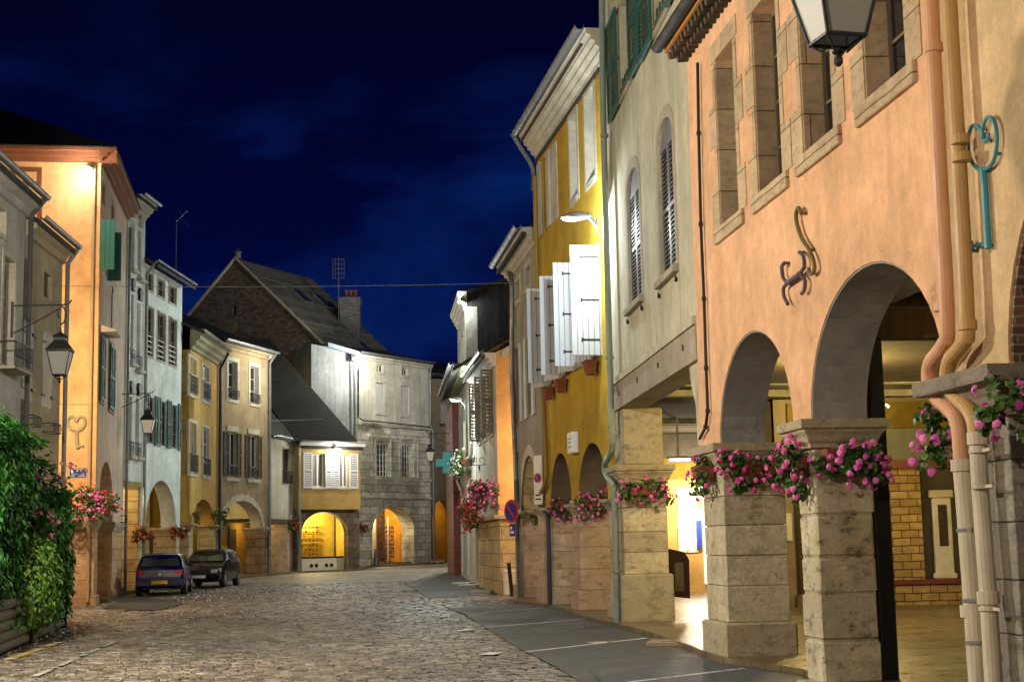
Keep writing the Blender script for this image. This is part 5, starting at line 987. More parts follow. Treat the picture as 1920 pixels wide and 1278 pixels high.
# far ochre house beyond the bend
FA = Fr((-5.9, 98), (-2.6, 100)); LA = FA.L; b = thing('arcade_house', FA, 'dull ochre house beyond the stone house with small arch and one white shuttered window', 'house')
wf = pr(FA, 826, 757, 840, 794); af = (FA.m(811, 1000)[0], FA.m(846, 1000)[0], 3.0, FA.m(828, 937)[1]); M_DO = plaster('dull_ochre_render', (.42, .35, .21), .6, .8)
ob('wall', MB().prism([wall_loop(0, LA, 0, 12.4, 12.4, [af], 0), rectl(*wf)], 0, .6), M_DO, b)
sh = MB(); planks(sh, wf[0], wf[1], wf[2], wf[3], .1, .05, 3); ob('shutter', sh, M_OLDW, b); ob('sill', MB().box(wf[0]-.1, wf[1]+.1, -.15, .05, wf[2]-.15, wf[2]-.01), M_TERRA, b)
body(b, 0, LA, 12.6, 9, .6, .3, TILE_D, .4, M_DO, zlow=0); gutter(b, 0, LA, 12.7, -.4, .1); ob('inner_wall', MB().box(0, LA, 3.5, 3.7, 0, 4.5), M_OI, b); ob('door', MB().box(af[0]+.2, af[0]+1.1, 3.3, 3.49, .5, 3.2), M_DARKW, b); ob('counter', MB().box(af[0]+1.2, af[1]-.2, 2.6, 3.2, .5, 1.3), M_CREAMP, b)
q = MB(); q.tube([(.2, -.1, 12.3), (.2, -.1, .4)], .07, 6); ob('downpipe', q, M_CP, b)

# near left houses
FN = Fr((-10.3, 28), (-10.8, 36)); M_NC = plaster('olive_cream_render', (.47, .42, .29), .4, .6)
nL0 = FN.m(42, 700)[0]; nL1 = FN.m(109, 900)[0]
F7 = FN.at(nL0, 0, 0); W7 = nL1-nL0
b = thing('rendered_house', F7, 'olive cream house behind the ivy with closed white shutters', 'house')
wn = [pr(F7, 46, 480, 61, 535), pr(F7, 83, 510, 97, 570)]; wm = [pr(F7, 43, 594, 60, 738), pr(F7, 81, 622, 96, 782)]; wn, wm = lev(wn), lev(wm); 
zt7 = F7.m(85, 470)[1]
ob('wall', MB().prism([rectl(.01, W7, -.1, zt7)]+[rectl(*w) for w in wn+wm], 0, .5), M_NC, b)
for w in wn: window(b, *w, .18, 1, 1, fm=M_DARKW)
for w in wm:
    sh = MB(); planks(sh, w[0]+.02, w[1]-.02, w[2], w[3], .04, .05, 3); o = ob('shutter', sh, M_OLDW, b); k = MB()
    for z in (w[2]+.25, w[3]-.25): k.box(w[0]-.05, w[0]+.2, -.03, .0, z-.02, z+.02); k.box(w[1]-.15, w[1]+.1, -.05, .0, z-.03, z+.03)
    ob('hinge', k, M_IRON, o); ob('shutter_backing', MB().box(w[0]-.02, w[1]+.02, .2, .24, w[2]-.02, w[3]+.02), M_DARKW, b)
cornice(b, .0, W7+.0, zt7-.02, .38, .3, M_NC, 2); gutter(b, -.02, W7+.12, zt7+.45, -.36, .085); body(b, .01, W7, zt7+.4, 7, .5, .55, TILE_D, .3, M_NC, zlow=0)
q = MB(); q.tube([(W7+.08, -.35, zt7+.4), (W7+.02, -.12, zt7), (W7+.0, -.12, .1)], .055, 10); ob('downpipe', q, M_ZINC, b)
F9 = FN.at(nL0-8, 0, 0); M_NG = plaster('pale_grey_render', (.50, .51, .48), .4, .5)
b = thing('rendered_house', F9, 'pale grey house with iron balcony at the street edge left of the lantern bracket', 'house')
zt9 = F9.m(40, 400)[1]; wq = pr(F9, 2, 610, 22, 880); wq = (wq[0]-.5, 7.55, 2.6, 4.6); wq = (F9.m(3, 650)[0], F9.m(24, 650)[0], F9.m(20, 690)[1], F9.m(10, 480)[1]); wr = (F9.m(-12, 430)[0], F9.m(9, 430)[0], F9.m(5, 440)[1], F9.m(5, 393)[1])
ob('wall', MB().prism([rectl(0, 7.995, -.1, zt9), rectl(*wq), rectl(*wr)], 0, .5), M_NG, b)
window(b, *wq, .15, 1, 3, surround=.14, sm=M_WSUR, gm=paint('net_curtain', (.16, .15, .15), .8)); window(b, *wr, .15, 1, 1, surround=.1, sm=M_WSUR)
railing(b, wq[0]-.3, wq[1]+.25, wq[2]-.05, wq[2]+.45, -.35, 'balcony'); ob('balcony_floor', MB().box(wq[0]-.3, wq[1]+.25, -.36, -.01, wq[2]-.12, wq[2]-.06), M_WSUR, b)
cornice(b, 0, 7.99, zt9-.02, .4, .35, M_NG, 2); gutter(b, 0, 8.1, zt9+.47, -.42, .09); body(b, 0, 7.99, zt9+.42, 7, .5, .5, TILE_D, .35, M_NG, zlow=0)
q = MB(); q.tube([(8.0, -.4, zt9+.4), (7.95, -.12, zt9), (7.95, -.12, .1)], .055, 10); ob('downpipe', q, paint('dark_lead_pipe', (.07, .07, .075), .5), b)
# ================================================================== LANTERNS AND STREET LAMPS
M_LG1 = emit('frosted_lantern_glass', (.9, .93, .85), .015); M_LG1.node_tree.nodes['Principled BSDF'].inputs['Base Color'].default_value = (.26, .27, .245, 1); M_LANT = paint('lantern_iron', (.03, .035, .035), .5, .3, wear=.3, grain=False)
def lantern(name, f, label, s=1., arm=None, side=-1, pole=False, gl=None):
    """f: frame at the centre of the lantern's bottom; arm: length of bracket toward side"""
    o = thing(name, f, label, 'lantern', 'old style lanterns on scrolled brackets'); a, c, h = .13*s, .235*s, .50*s
    m = MB(); q = [(-1, -1), (1, -1), (1, 1), (-1, 1)]
    for i in range(4):
        (x0, y0), (x1, y1) = q[i], q[(i+1) % 4]
        m.tube([(x0*a, y0*a, 0), (x0*c, y0*c, h)], .012*s, 6); m.tube([(x0*a, y0*a, 0), (x1*a, y1*a, 0)], .014*s, 6); m.tube([(x0*c, y0*c, h), (x1*c, y1*c, h)], .016*s, 6)
        m.tube([(x0*a, y0*a, 0), (x0*a*.3, y0*a*.3, -.09*s)], .008*s, 5)
    m.lathe([(.012*s, -.17*s), (.03*s, -.15*s), (.03*s, -.12*s), (.012*s, -.10*s), (.04*s, -.08*s), (.02*s, -.05*s)], (0, 0, 0), 8); ob('frame', m, M_LANT, o)
    m = MB(); g = .004
    for i in range(4):
        (x0, y0), (x1, y1) = q[i], q[(i+1) % 4]; m.quad((x0*(a-g), y0*(a-g), .005), (x1*(a-g), y1*(a-g), .005), (x1*(c-g), y1*(c-g), h-.005), (x0*(c-g), y0*(c-g), h-.005))
    ob('glass', m, gl or M_LG1, o)
    m = MB(); r4 = math.pi/4; k = 1.414
    m.lathe([(c*k*1.12, h+.012*s), (c*k*1.12, h+.03*s), (c*k*.55, h+.22*s), (c*k*.5, h+.24*s), (c*k*.5, h+.30*s), (c*k*.62, h+.31*s), (c*k*.55, h+.34*s), (.03*s, h+.42*s), (.02*s, h+.5*s)], (0, 0, 0), 4, rot=r4); ob('roof', m, M_LANT, o)
    if arm:
        m = MB(); t = h+.5*s; R_ = .19*s; d = side
        sp_ = [(d*0 + R_*.55*math.cos(u)*(1-u/9.), 0, t+.12*s+R_+R_*math.sin(u)*(1-u/9.)) for u in [k2*.35-1.6 for k2 in range(18)]]
        m.tube(sp_, .017*s, 6); m.tube([(0, 0, t-.02), (0, 0, t+.14*s)], .012*s, 6)
        zt = t+.12*s+R_*2.05; m.tube([(d*arm, 0, zt-.02), (-d*.05, 0, zt), (-d*.16*s, 0, zt+.03), (-d*.22*s, 0, zt+.1)], .018*s, 6); m.tube([(d*arm, 0, zt-.62*s), (d*arm*.5, 0, zt-.36*s), (0, 0, zt-.05)], .015*s, 6)
        m.box(d*arm-.03, d*arm+.02, -.03, .03, zt-.7*s, zt+.06); ob('bracket', m, M_LANT, o)
    return o
def face(p, rot=0): return Fr((p.x, p.y), (p.x+math.cos(rot), p.y+math.sin(rot)), p.z)
lantern('wall_lantern', face(at(1570, 76, 8.9), .25), 'large unlit lantern hanging high in front of the peach house windows', .98, 2.05, 1)
lantern('wall_lantern', face(at(112, 703, 29.9), .12), 'unlit lantern on a scrolled bracket in front of the orange gable', .95, .95, -1)
lantern('wall_lantern', face(at(277, 812, 51.6), .1), 'small lantern on a long bracket before the cold white house', .92, 1.12, -1, gl=emit('warm_dim_glass', (1, .7, .45), .2))
lantern('wall_lantern', face(at(807, 864, 69), 0), 'small lantern hung from the red shopfront near the green cross', .85, .9, 1, gl=emit('warm_dim_glass', (1, .7, .45), .2))
# lit faces
EMW = emit('lit_lamp_white', (.86, .97, 1.), 60); EMC = emit('lit_lamp_white_far', (.86, .97, 1.), 90); M_HEAD = paint('lamp_housing', (.35, .36, .36), .4, .3, grain=False)
def streetlamp(f, label, lx=.5, s=1., em=None, arm=.35, tilt=.1, group='electric lamps fixed high on the house fronts'):
    """frame f at the wall; lamp head reaches out along -y"""
    o = thing('street_lamp', f, label, 'street lamp', group); m = MB(); vs = []; n = 10; prof = []
    for i in range(7):
        t = i/6; y = -arm-lx*t; w = .11*s*(math.sin(math.pi*(.12+.80*t))**.6); hh = .075*s*(math.sin(math.pi*(.15+.8*t))**.7); prof.append([(w*math.cos(2*math.pi*k/n), y, .03+hh*max(-.35, math.sin(2*math.pi*k/n))+tilt*(lx*t)) for k in range(n)])
    fs = [(i*n+k, i*n+(k+1) % n, (i+1)*n+(k+1) % n, (i+1)*n+k) for i in range(6) for k in range(n)]+[tuple(range(n-1, -1, -1)), tuple(range(6*n, 7*n))]
    m.add(sum(prof, []), fs); ob('head', m, M_HEAD, o, smooth=False)
    ob('bowl', MB().add([(x, -arm-lx*(.25+.65*j/4), .0-.02*s*math.sin(math.pi*j/4)+tilt*lx*(.25+.65*j/4)-.005) for j in range(5) for x in (-.07*s, -.03*s, .03*s, .07*s)], [(j*4+i, j*4+i+1, j*4+5+i, j*4+4+i) for j in range(4) for i in range(3)]), em or EMW, o)
    ob('arm', MB().tube([(0, 0, -.15), (0, -.12, -.02), (0, -arm-.05, .03)], .03*s, 8).box(-.05, .05, -.02, .01, -.3, .0), M_HEAD, o)
    return o
def P_(f, px, py, w): u, z = f.m(px, py, w); return u, z
u, z = F2.m(1143, 372, -.16); streetlamp(F2.at(-.05, -.2, z-.02, R(8)), 'large bright white lamp on the pipe between mustard and cream houses', .62, 1.5, None, .12, -.06)
LA_POS = F2.W(-.25, -.75, z-.22)
u, z = FG.m(172, 325); streetlamp(FG.at(LG-.33, .0, z+.05, R(0)), 'bright lamp under the rust cornice of the orange corner house', .3, 1.2, EMC, .1, 0.1); LB_POS = FG.W(LG-.32, -.5, z-.15)
p = at(507, 660, 71.6); streetlamp(face(p, .3), 'small dazzling lamp at the eaves corner of the stained tan house', .25, 1.1, EMC, .1); LC_POS = p+Vector((.1, -.5, -.15))
u, z = FQ.m(664, 676); streetlamp(FQ.at(FQ.L-.25, -.02, z+.05, R(0)), 'strong flood lamp at the corner of the stone house', .4, 1.6, EMC, .1); LD_POS = FQ.W(FQ.L+.15, -.75, z-.15)
u, z = FH.m(622, 843, -.15); streetlamp(FH.at(u, -.16, z, 0), 'lamp over the white shutters of the small mustard house', .35, 1.2, EMC, .1); LE_POS = FH.W(u+.08, -.62, z-.1)
p = F8.W(L8+.05, -.1, 0); u, z = F8.m(868, 578, -.1); streetlamp(F8.at(L8-.1, -.05, z+.1, R(50)), 'round dazzling lamp on the pale quoin of the dark flanked house', .3, 1.8, EMC, .12); LF_POS = F8.W(L8+.25, -.5, z)
u, z = F6.m(858, 742, -.75); streetlamp(F6.at(L6-.6, -.35, z+.1, 0), 'flat white lamp under the deep eaves of the cream house', .45, 1.2, EMC, .1); LG_POS = F6.W(L6-.6, -1.0, z-.1)
k = MB(); k.box(-.12, .12, -.1, .1, -.2, .2); k.tube([(0, .1, 0), (.0, .3, .05)], .03, 6); u, z = FQ.m(657, 672); tag(ob('floodlight', k, M_IRON, None, FQ.at(u, -.35, z)), 'black unlit floodlight box beside the lamp of the stone house', 'floodlight')

# ================================================================== FLOWERS
def basket(f, label, w, h, d, nl, nb, pal=PINK, pot=True, droop=.4, seed=1, pos=.5, foliage=FOL, psz=.022):
    """trough of trailing geraniums, frame f at its middle on the wall, reaching out along -y"""
    rn = random.Random(seed); o = thing('flower_basket', f, label, 'flower basket', 'baskets of trailing geraniums')
    if pot: ob('trough', MB().add([(-w*.36, -.02, -.0), (w*.36, -.02, 0), (w*.40, -.02, .17), (-w*.40, -.02, .17), (-w*.36, -.19, 0), (w*.36, -.19, 0), (w*.40, -.23, .17), (-w*.40, -.23, .17)], [(0, 1, 2, 3), (5, 4, 7, 6), (4, 5, 1, 0), (4, 0, 3, 7), (1, 5, 6, 2), (3, 2, 6, 7)]), M_TERRA, o)
    lobes = [(rn.uniform(-.45, .45)*w, -rn.uniform(.3, .8)*d, rn.uniform(-droop, .55)*h, rn.uniform(.16, .3)*h) for _ in range(16)]
    def spot(out=1.):
        lx, ly, lz, lr = rn.choice(lobes); v = Vector((rn.gauss(0, 1), rn.gauss(0, 1), rn.gauss(0, 1))).normalized()*lr*(rn.uniform(.6, 1.) if out < 1 else rn.uniform(.9, 1.2)); return Vector((lx+v.x*1.2, min(-.02, ly+v.y*.8), lz+v.z)), v.normalized()
    m = MB()
    for i in range(nl):
        c, v = spot(.5); s = rn.uniform(.03, .055); nrm = (v+Vector((rn.uniform(-.6, .6), rn.uniform(-.6, .3), rn.uniform(-.2, .9)))).normalized(); a = nrm.orthogonal().normalized(); bb = nrm.cross(a); t = rn.uniform(0, 6.28); a, bb = a*math.cos(t)+bb*math.sin(t), bb*math.cos(t)-a*math.sin(t); n = 6
        m.add([c+(a*math.cos(2*math.pi*k/n)+bb*math.sin(2*math.pi*k/n))*s*(1 if k % 2 else .82)+nrm*(.012 if k % 2 else 0) for k in range(n)]+[c-nrm*.008], [(n, k, (k+1) % n) for k in range(n)], rn.random()*.9+.05)
    ob('foliage', m, foliage, o); m = MB()
    for i in range(nb):
        c, v = spot(1.); v = (v+Vector((0, -.8, .2))).normalized(); c = c+v*.05; R0 = rn.uniform(.028, .05); tt = rn.uniform(.1, 1)
        for j in range(11):
            q = (v+Vector((rn.gauss(0, .7), rn.gauss(0, .7), rn.gauss(0, .7)))).normalized(); cc = c+q*R0*.9; a = q.orthogonal().normalized(); bb = q.cross(a); s = psz*rn.uniform(.8, 1.3)
            m.add([cc+(a*math.cos(2*math.pi*k/5)+bb*math.sin(2*math.pi*k/5))*s for k in range(5)], [(0, 1, 2, 3, 4)], min(1, max(.02, tt+rn.uniform(-.25, .25))))
    ob('blossoms', m, pal, o); return o
def fb(f, px, py, w, side=0): u, z = f.m(px, py, w); return f.at(u, w, z, side)
R90 = -math.pi/2
def sidefr(f, u, w, px, py):   # frame on the near (camera facing) side face of a pier of a right-hand house
    fr = f.at(u, w, 0); # u fixed; height from the pixel's row
    q = fr.A; lo, hi = 0, 8
    for _ in range(40):
        mm = (lo+hi)/2; P = Vector((q.x, q.y, mm))-CAMP; y = CY-FL*P.dot(UP)/P.dot(FW)
        if y > py: lo = mm
        else: hi = mm
    g_ = f.at(u, w, lo, math.pi/2); return g_
basket(sidefr(F1, 1.18, .42, 1400, 893), 'pink geraniums hanging on the wide smooth pier under the small peach arch', 1.0, .42, .34, 420, 60, seed=1)
basket(F1.at(.62, -.02, sidefr(F1, 1.18, .42, 1330, 893).A.z), 'sprigs of rose geraniums on the street face of the wide smooth pier', .6, .4, .25, 160, 22, seed=21, pal=PINK)
basket(sidefr(F1, 4.99, .34, 1585, 872), 'magenta geraniums in a terracotta trough on the rough stone pier', .66, .44, .32, 460, 64, seed=2, pal=PURP)
basket(F1.at(4.66, -.02, sidefr(F1, 4.99, .38, 1590, 885).A.z), 'pink geraniums trailing from the street face of the rough stone pier', .55, .5, .3, 240, 40, seed=3)
basket(face(at(1763, 832, 12.6)), 'bright pink geraniums peeking out left of the paired downpipes', .3, .5, .42, 150, 34, seed=4, pal=PURP, droop=.6, pot=False)
basket(face(at(1900, 778, 11.0)), 'bright magenta geraniums at the picture edge on the grey capital pier', .6, .36, .4, 200, 42, seed=5, pal=PURP, pot=False)
basket(sidefr(F2, 1.26, .42, 1210, 928), 'pink geraniums on the pier under the beam of the cream house', 1.0, .44, .3, 320, 46, seed=6)
basket(sidefr(F3, 3.93, .35, 1105, 950), 'pink geraniums between the two mustard arches', .9, .5, .35, 260, 48, seed=7, pal=PURP)
basket(sidefr(F3, .56, .35, 1045, 955), 'magenta geraniums on the far pier of the mustard house', .8, .42, .35, 240, 40, seed=8, pal=PURP)
basket(sidefr(F4, 1.62, .4, 1003, 975), 'small green trailing plant on the pinkish pier of the grey house', .3, .25, .2, 60, 2, seed=9, pot=False)
basket(F5.at(5.6, -.1, 3.0), 'crimson and pink geraniums crowning the ledge at the apricot corner', 1.8, .8, .6, 420, 130, seed=10, pal=RED, psz=.03)
basket(F5.at(L5-.4, -.25, 3.0, .9), 'deep pink geraniums at the very corner of the apricot flank', 1.1, .7, .5, 300, 90, seed=11, pal=PURP, psz=.028)
basket(F5.at(3.2, -.15, 2.7), 'orange red geraniums trailing low before the white fronted house', 1.6, .9, .6, 380, 110, seed=12, pal=RED, psz=.03, droop=.7)
basket(F5.at(1.2, -.2, 2.6), 'farther red geraniums hanging beside the cream downpipe', 1.3, .7, .6, 240, 60, seed=13, pal=RED, psz=.03)
basket(F6.at(8.9, -.2, 4.55), 'white flowers and dark greenery in a window box above the green cross', 1.5, .8, .5, 420, 60, seed=14, pal=WHT, psz=.03)
basket(F6.at(5.4, -.2, 4.55), 'white petunias in the farther window box of the cream house', 1.0, .6, .5, 220, 50, seed=15, pal=WHT, psz=.03)
basket(face(at(135, 938, 43.6)), 'dark red geraniums under the street name plate', 1.7, .7, .45, 420, 80, seed=16, pal=RED, pot=False)
basket(face(at(172, 950, 43.6)), 'crimson geraniums across the narrow arch of the orange corner house', 1.5, .7, .5, 420, 100, seed=17, pal=PURP, pot=False)
basket(face(at(208, 945, 44.2)), 'pink and red geraniums near the zinc downpipe of the orange corner house', 1.3, .6, .5, 300, 80, seed=18, pal=RED, pot=False)
basket(FL_.at(UL+.1, -.02, FL_.m(250, 1005)[1], -.9), 'orange red geraniums trailing on the glowing yellow pier', .9, .5, .4, 300, 60, seed=19, pal=RED)
basket(FW5.at(4.55, -.05, FW5.m(318, 1000)[1], -.7), 'pink geraniums on the right pier of the wide white arch', .9, .4, .4, 240, 50, seed=20, pal=RED)
basket(FY.at(5.3, -.1, FY.m(385, 972)[1], -.8), 'green leafy plant on the pier of the yellow ochre arch', .9, .7, .5, 300, 8, seed=22, pal=WHT)
basket(FY.at(.3, -.1, FY.m(345, 968)[1]), 'small bushy plant at the near foot of the yellow ochre arch', .5, .5, .3, 120, 2, seed=23)
basket(FC.at(3.6, -.0, FC.m(545, 985)[1], -.5), 'dark red flowers on the pier of the little jettied cream house', .9, .45, .4, 200, 30, seed=24, pal=RED)
basket(FS.at(.1, -.2, FS.m(663, 990)[1]), 'dull red geraniums at the left foot of the stone house', .8, .35, .4, 200, 34, seed=25, pal=RED)
basket(FA.at(af[1]+.1, -.2, FA.m(838, 985)[1]), 'green trailing plant beside the far ochre arch', 1.0, 1.6, .5, 300, 6, seed=26, pal=RED)
# terracotta pots below the white shutters
for i, (px, py, lb) in enumerate([(1103, 690, 'terracotta pot under the brightest white shutter'), (1047, 724, 'terracotta pot under the third white shutter'), (1024, 738, 'terracotta pot under the farthest white shutter')]):
    u, z = F3.m(px, py, -.2); f = F3.at(u, -.02, z); o = thing('flower_pot', f, lb, 'flower pot', 'terracotta pots hung on the mustard wall')
    ob('pot', MB().add([(x*a, -.04-.1-y*a*.6, zz) for a, zz in ((.13, -.14), (.2, .12), (.22, .12), (.22, .16)) for x, y in ((-1, -1), (1, -1), (1, 1), (-1, 1))], [(j*4+k, j*4+(k+1) % 4, j*4+4+(k+1) % 4, j*4+4+k) for j in range(3) for k in range(4)]+[(3, 2, 1, 0), (12, 13, 14, 15)]), M_TERRA, o)
    ob('hanger', MB().tube([(-.12, 0, .3), (-.15, -.1, .15), (-.15, -.25, .02)], .01, 5).tube([(.12, 0, .3), (.15, -.1, .15), (.15, -.25, .02)], .01, 5), M_IRON, o)
# iron scroll brackets and empty trough holders
def scroll(name, f, label, s=1., cat='bracket'):
    m = MB(); m.tube([(0, 0, 0), (-.6*s, 0, 0)], .012, 5)
    for cx_, sg in ((-.18, 1), (-.42, -1)): m.tube([(cx_*s+sg*.11*s*math.cos(t)*(1-t/8), 0, .13*s+.12*s*math.sin(t)*(1-t/8)) for t in [k*.5-1.5 for k in range(13)]], .01, 5)
    return tag(ob(name, m, M_IRON, None, f), label, cat)
scroll('scroll_bracket', FG.at(FG.m(128, 905)[0], -.15, FG.m(128, 900)[1]), 'curled iron bracket left of the street name plate')
scroll('scroll_bracket', F5.at(L5-.2, -.3, 4.0, 1.2), 'curled iron bracket on the apricot flank above the flowers')
scroll('scroll_bracket', F5.at(4.5, -.3, 3.9), 'curled iron bracket on the white front above the flowers')
for i, (f, px, py, lb) in enumerate([(F7, 60, 789, 'empty iron trough holder high on the olive cream wall'), (F7, 98, 803, 'smaller empty iron holder beside the downpipe of the olive cream house')]):
    u, z = f.m(px, py, -.15); m = MB()
    for zz in (-.1, .1): m.tube([(-.35, 0, zz), (-.35, -.25, zz), (.35, -.25, zz), (.35, 0, zz)], .012, 5)
    for k in range(9): x = -.35+.0875*k; m.tube([(x, -.25, -.1), (x+.04, -.25, 0), (x, -.25, .1)], .008, 4)
    tag(ob('trough_holder', m, M_IRON, None, f.at(u, -.01, z)), lb, 'iron holder')
for i, (u, lb) in enumerate([(1.1, 'black iron trough holder on the ledge near the pale downpipe'), (7.2, 'black iron trough holder at the far end of the orange house ledge')]):
    m = MB(); m.tube([(-.2, 0, .02), (-.2, -.2, .02), (.2, -.2, .02), (.2, 0, .02)], .014, 5); m.tube([(-.2, 0, .25), (-.2, -.2, .25), (.2, -.2, .25), (.2, 0, .25)], .014, 5)
    for x in (-.2, .2): m.tube([(x, -.2, .0), (x, -.2, .26)], .014, 5)
    tag(ob('trough_holder', m, M_IRON, None, FO.at(u, -.02, 2.5)), lb, 'iron holder')

# ================================================================== IVY, SHRUB AND PLANTER
def leafcloud(name, fn, n, mat, smin, smax, seed, parent):
    rn = random.Random(seed); m = MB()
    for i in range(n):
        c, v, s = fn(rn); nrm = (v+Vector((rn.gauss(0, .35), rn.gauss(0, .35), rn.gauss(0, .35)))).normalized(); dn = Vector((rn.gauss(0, .35), rn.gauss(0, .35), -1)); a = (dn-nrm*dn.dot(nrm)).normalized(); bb = nrm.cross(a); s = rn.uniform(smin, smax)*s
        m.add([c, c+a*s*.35+bb*s*.42+nrm*.01, c+a*s, c+a*s*.35-bb*s*.42+nrm*.01, c+a*s*.5-nrm*s*.08], [(0, 1, 4), (1, 2, 4), (2, 3, 4), (3, 0, 4)], min(1, max(.01, rn.gauss(.45, .28))))
    return ob(name, m, mat, parent)
PF = Fr((-8.55, 25.0), (-10.05, 33.3)); iv = thing('ivy_bush', PF, 'tall mass of dark green creeper spilling over the timber planter', 'creeper')
from mathutils import noise as mn
def hedge_h(u): # crown height along the planter
    return 3.75-.03*u if u < 2 else 3.7-(u-2)*.16 if u < 5 else 3.2-(u-5)*.5
def ivyfn(rn):
    while True:
        u = rn.uniform(-2.5, 6.2); h = hedge_h(u); t = rn.random()
        if t < .62: # street face with bulges
            z = rn.uniform(.35, h); d = .3+.28*mn.noise(Vector((u*.9, z*.9, 3)))+.16*mn.noise(Vector((u*2.4, z*2.4, 9)))+(.25 if z < 2.3 and u > 2 else 0)-(.55*max(0, (z-h*.7)/(h*.3)))**1.5*1.3; 
            c = Vector((u, -d+.2, z)); v = Vector((0, -1, .35))
        elif t < .8: x = rn.uniform(-.3, 1.3); z = h-.15*abs(x-.5)+.25*mn.noise(Vector((u*1.3, x, 0))); c = Vector((u, x, z)); v = Vector((0, -.4, 1))
        else: # far end
            x = rn.uniform(-.4, 1.2); z = rn.uniform(.4, 2.9); c = Vector((6.1+.25*mn.noise(Vector((x*1.5, z*1.3, 5)))+(.25 if z < 2 else 0), x, z)); v = Vector((1, -.5, .2))
        if mn.noise(c*1.7) < -.42: c = c+Vector((0, .25, 0))
        c += Vector((rn.gauss(0, .05), rn.gauss(0, .06), rn.gauss(0, .05))); return c, v, 1.
leafcloud('foliage', ivyfn, 21000, IVY, .055, .165, 5, iv)
m = MB(); m.box(-2.5, 5.9, .25, 1.2, .3, 2.6); m.box(-2.5, 4, .3, 1.1, 2.6, 3.2); ob('stems', m, paint('dark_stems', (.01, .016, .008), 1.), iv)
def spray(rn):
    k = rn.random(); c = Vector((3.1+.8*k+rn.gauss(0, .1), .25, 4.0-.25*k*4*.2+rn.uniform(-.6, .65)*(1-k*.4))); return c, Vector((0, -1, .3)), 1.
def wallivy(rn): u = rn.uniform(2.2, 5.6); return Vector((u, .9+rn.uniform(-.15, .15), hedge_h(u)-.15+rn.uniform(-.2, .75)*max(.2, mn.noise(Vector((u*1.5, 1, 1)))+.4))), Vector((0, -1, .4)), 1.
leafcloud('climbing_shoots', wallivy, 1500, IVY, .08, .13, 8, iv)
sh_ = thing('variegated_shrub', PF.at(1.7, -.3, .3), 'yellow green variegated shrub growing low in front of the dark creeper', 'shrub')
leafcloud('foliage', lambda rn: (lambda v: (Vector((v.x*1.15, -.05+v.y*.42, .75+v.z*.8)), (v+Vector((0, -.6, .5))).normalized(), 1.))(Vector((rn.gauss(0, 1), rn.gauss(0, 1), rn.gauss(0, 1))).normalized()*rn.uniform(.5, 1.1)), 3200, AUC, .06, .12, 11, sh_)
ob('stems', MB().tube([(0, 0, -.4), (.1, 0, .3), (.3, 0, .9)], .03, 6).tube([(0, 0, -.4), (-.3, 0, .3), (-.8, 0, .9)], .025, 6), M_DARKW, sh_)
for px, py, Y, n, lb, sd in ((62, 960, 28.0, 60, 'cluster of pink geraniums poking out of the creeper', 31), (118, 930, 32.2, 90, 'loose mauve pink geraniums trailing at the far end of the creeper', 32)):
    p = at(px, py, Y); basket(Fr((p.x, p.y), (p.x+1, p.y-.2), p.z), lb, .9, .9, .5, 150, n, seed=sd, pal=PINK, pot=False, droop=.6, psz=.022)
m = MB(); Lp = 6.95
for i in range(5): 
    z = .04+i*.165; m.tube([(-2.5, -.2+i*.0, z+.07), (Lp, -.2, z+.07)], .085, 8); m.tube([(Lp, -.2, z+.07), (Lp, 1.1, z+.07)], .085, 8)
o = thing('timber_planter', PF, 'weathered grey timber planter of stacked round rails', 'planter'); ob('rails', m, paint('grey_timber', (.15, .145, .13), .85, wear=.5), o)
ob('soil', MB().box(-2.5, Lp-.1, -.12, 1.0, .2, .78), paint('soil', (.03, .02, .015), 1.), o); ob('post', MB().cbox(Lp+.02, Lp+.14, -.3, -.15, 0, 1.0, .01), M_DARKW, o)
# ================================================================== SIGNS
def txt(s, size, mat, parent, loc, ext=.004, align='CENTER', name='lettering'):
    c = bpy.data.curves.new(name, 'FONT'); c.body = s; c.size = size; c.extrude = ext; c.align_x = align; c.align_y = 'CENTER'; c.materials.append(mat)
    o = bpy.data.objects.new(name, c); COL.objects.link(o); o.parent = parent; o.location = loc; o.rotation_euler = (math.pi/2, 0, 0)
    dg = bpy.context.evaluated_depsgraph_get(); me = bpy.data.meshes.new_from_object(o.evaluated_get(dg)); q = bpy.data.objects.new(name, me); COL.objects.link(q); q.parent = parent; q.location = loc; q.rotation_euler = (math.pi/2, 0, 0); bpy.data.objects.remove(o); return q
M_BLUE = paint('enamel_blue', (.015, .03, .28), .3, grain=False, wear=.15); M_WHITE = paint('enamel_white', (.75, .75, .72), .4, grain=False, wear=.1); M_REDS = paint('sign_red', (.55, .02, .02), .4, grain=False, wear=.15)
(a, d), (c, e) = FG.m(131, 877, -.05), FG.m(161, 894, -.05); f = FG.at((a+c)/2, -.03, (d+e)/2); W_, H_ = c-a, d-e
o = thing('street_name_plate', f, 'blue enamel street name plate reading RUE DE L\'EGLISE on the orange gable', 'street sign'); ob('plate', MB().cbox(-W_/2, W_/2, -.012, .02, -H_/2, H_/2, .004), M_BLUE, o); k = MB(); t = .012
k.box(-W_/2+.02, W_/2-.02, -.014, -.0125, H_/2-.02-t, H_/2-.02).box(-W_/2+.02, W_/2-.02, -.014, -.0125, -H_/2+.02, -H_/2+.02+t); ob('border', k, M_WHITE, o)
txt('RUE', H_*.32, M_WHITE, o, (W_*.08, -.016, H_*.2)); txt("DE L'ÉGLISE", H_*.27, M_WHITE, o, (W_*.02, -.016, -H_*.2)); ob('emblem', MB().prism([[(-W_*.42, H_*.32), (-W_*.42, H_*.0), (-W_*.36, -H_*.06), (-W_*.30, 0), (-W_*.30, H_*.32)][::-1]], -.016, -.013), M_WHITE, o)
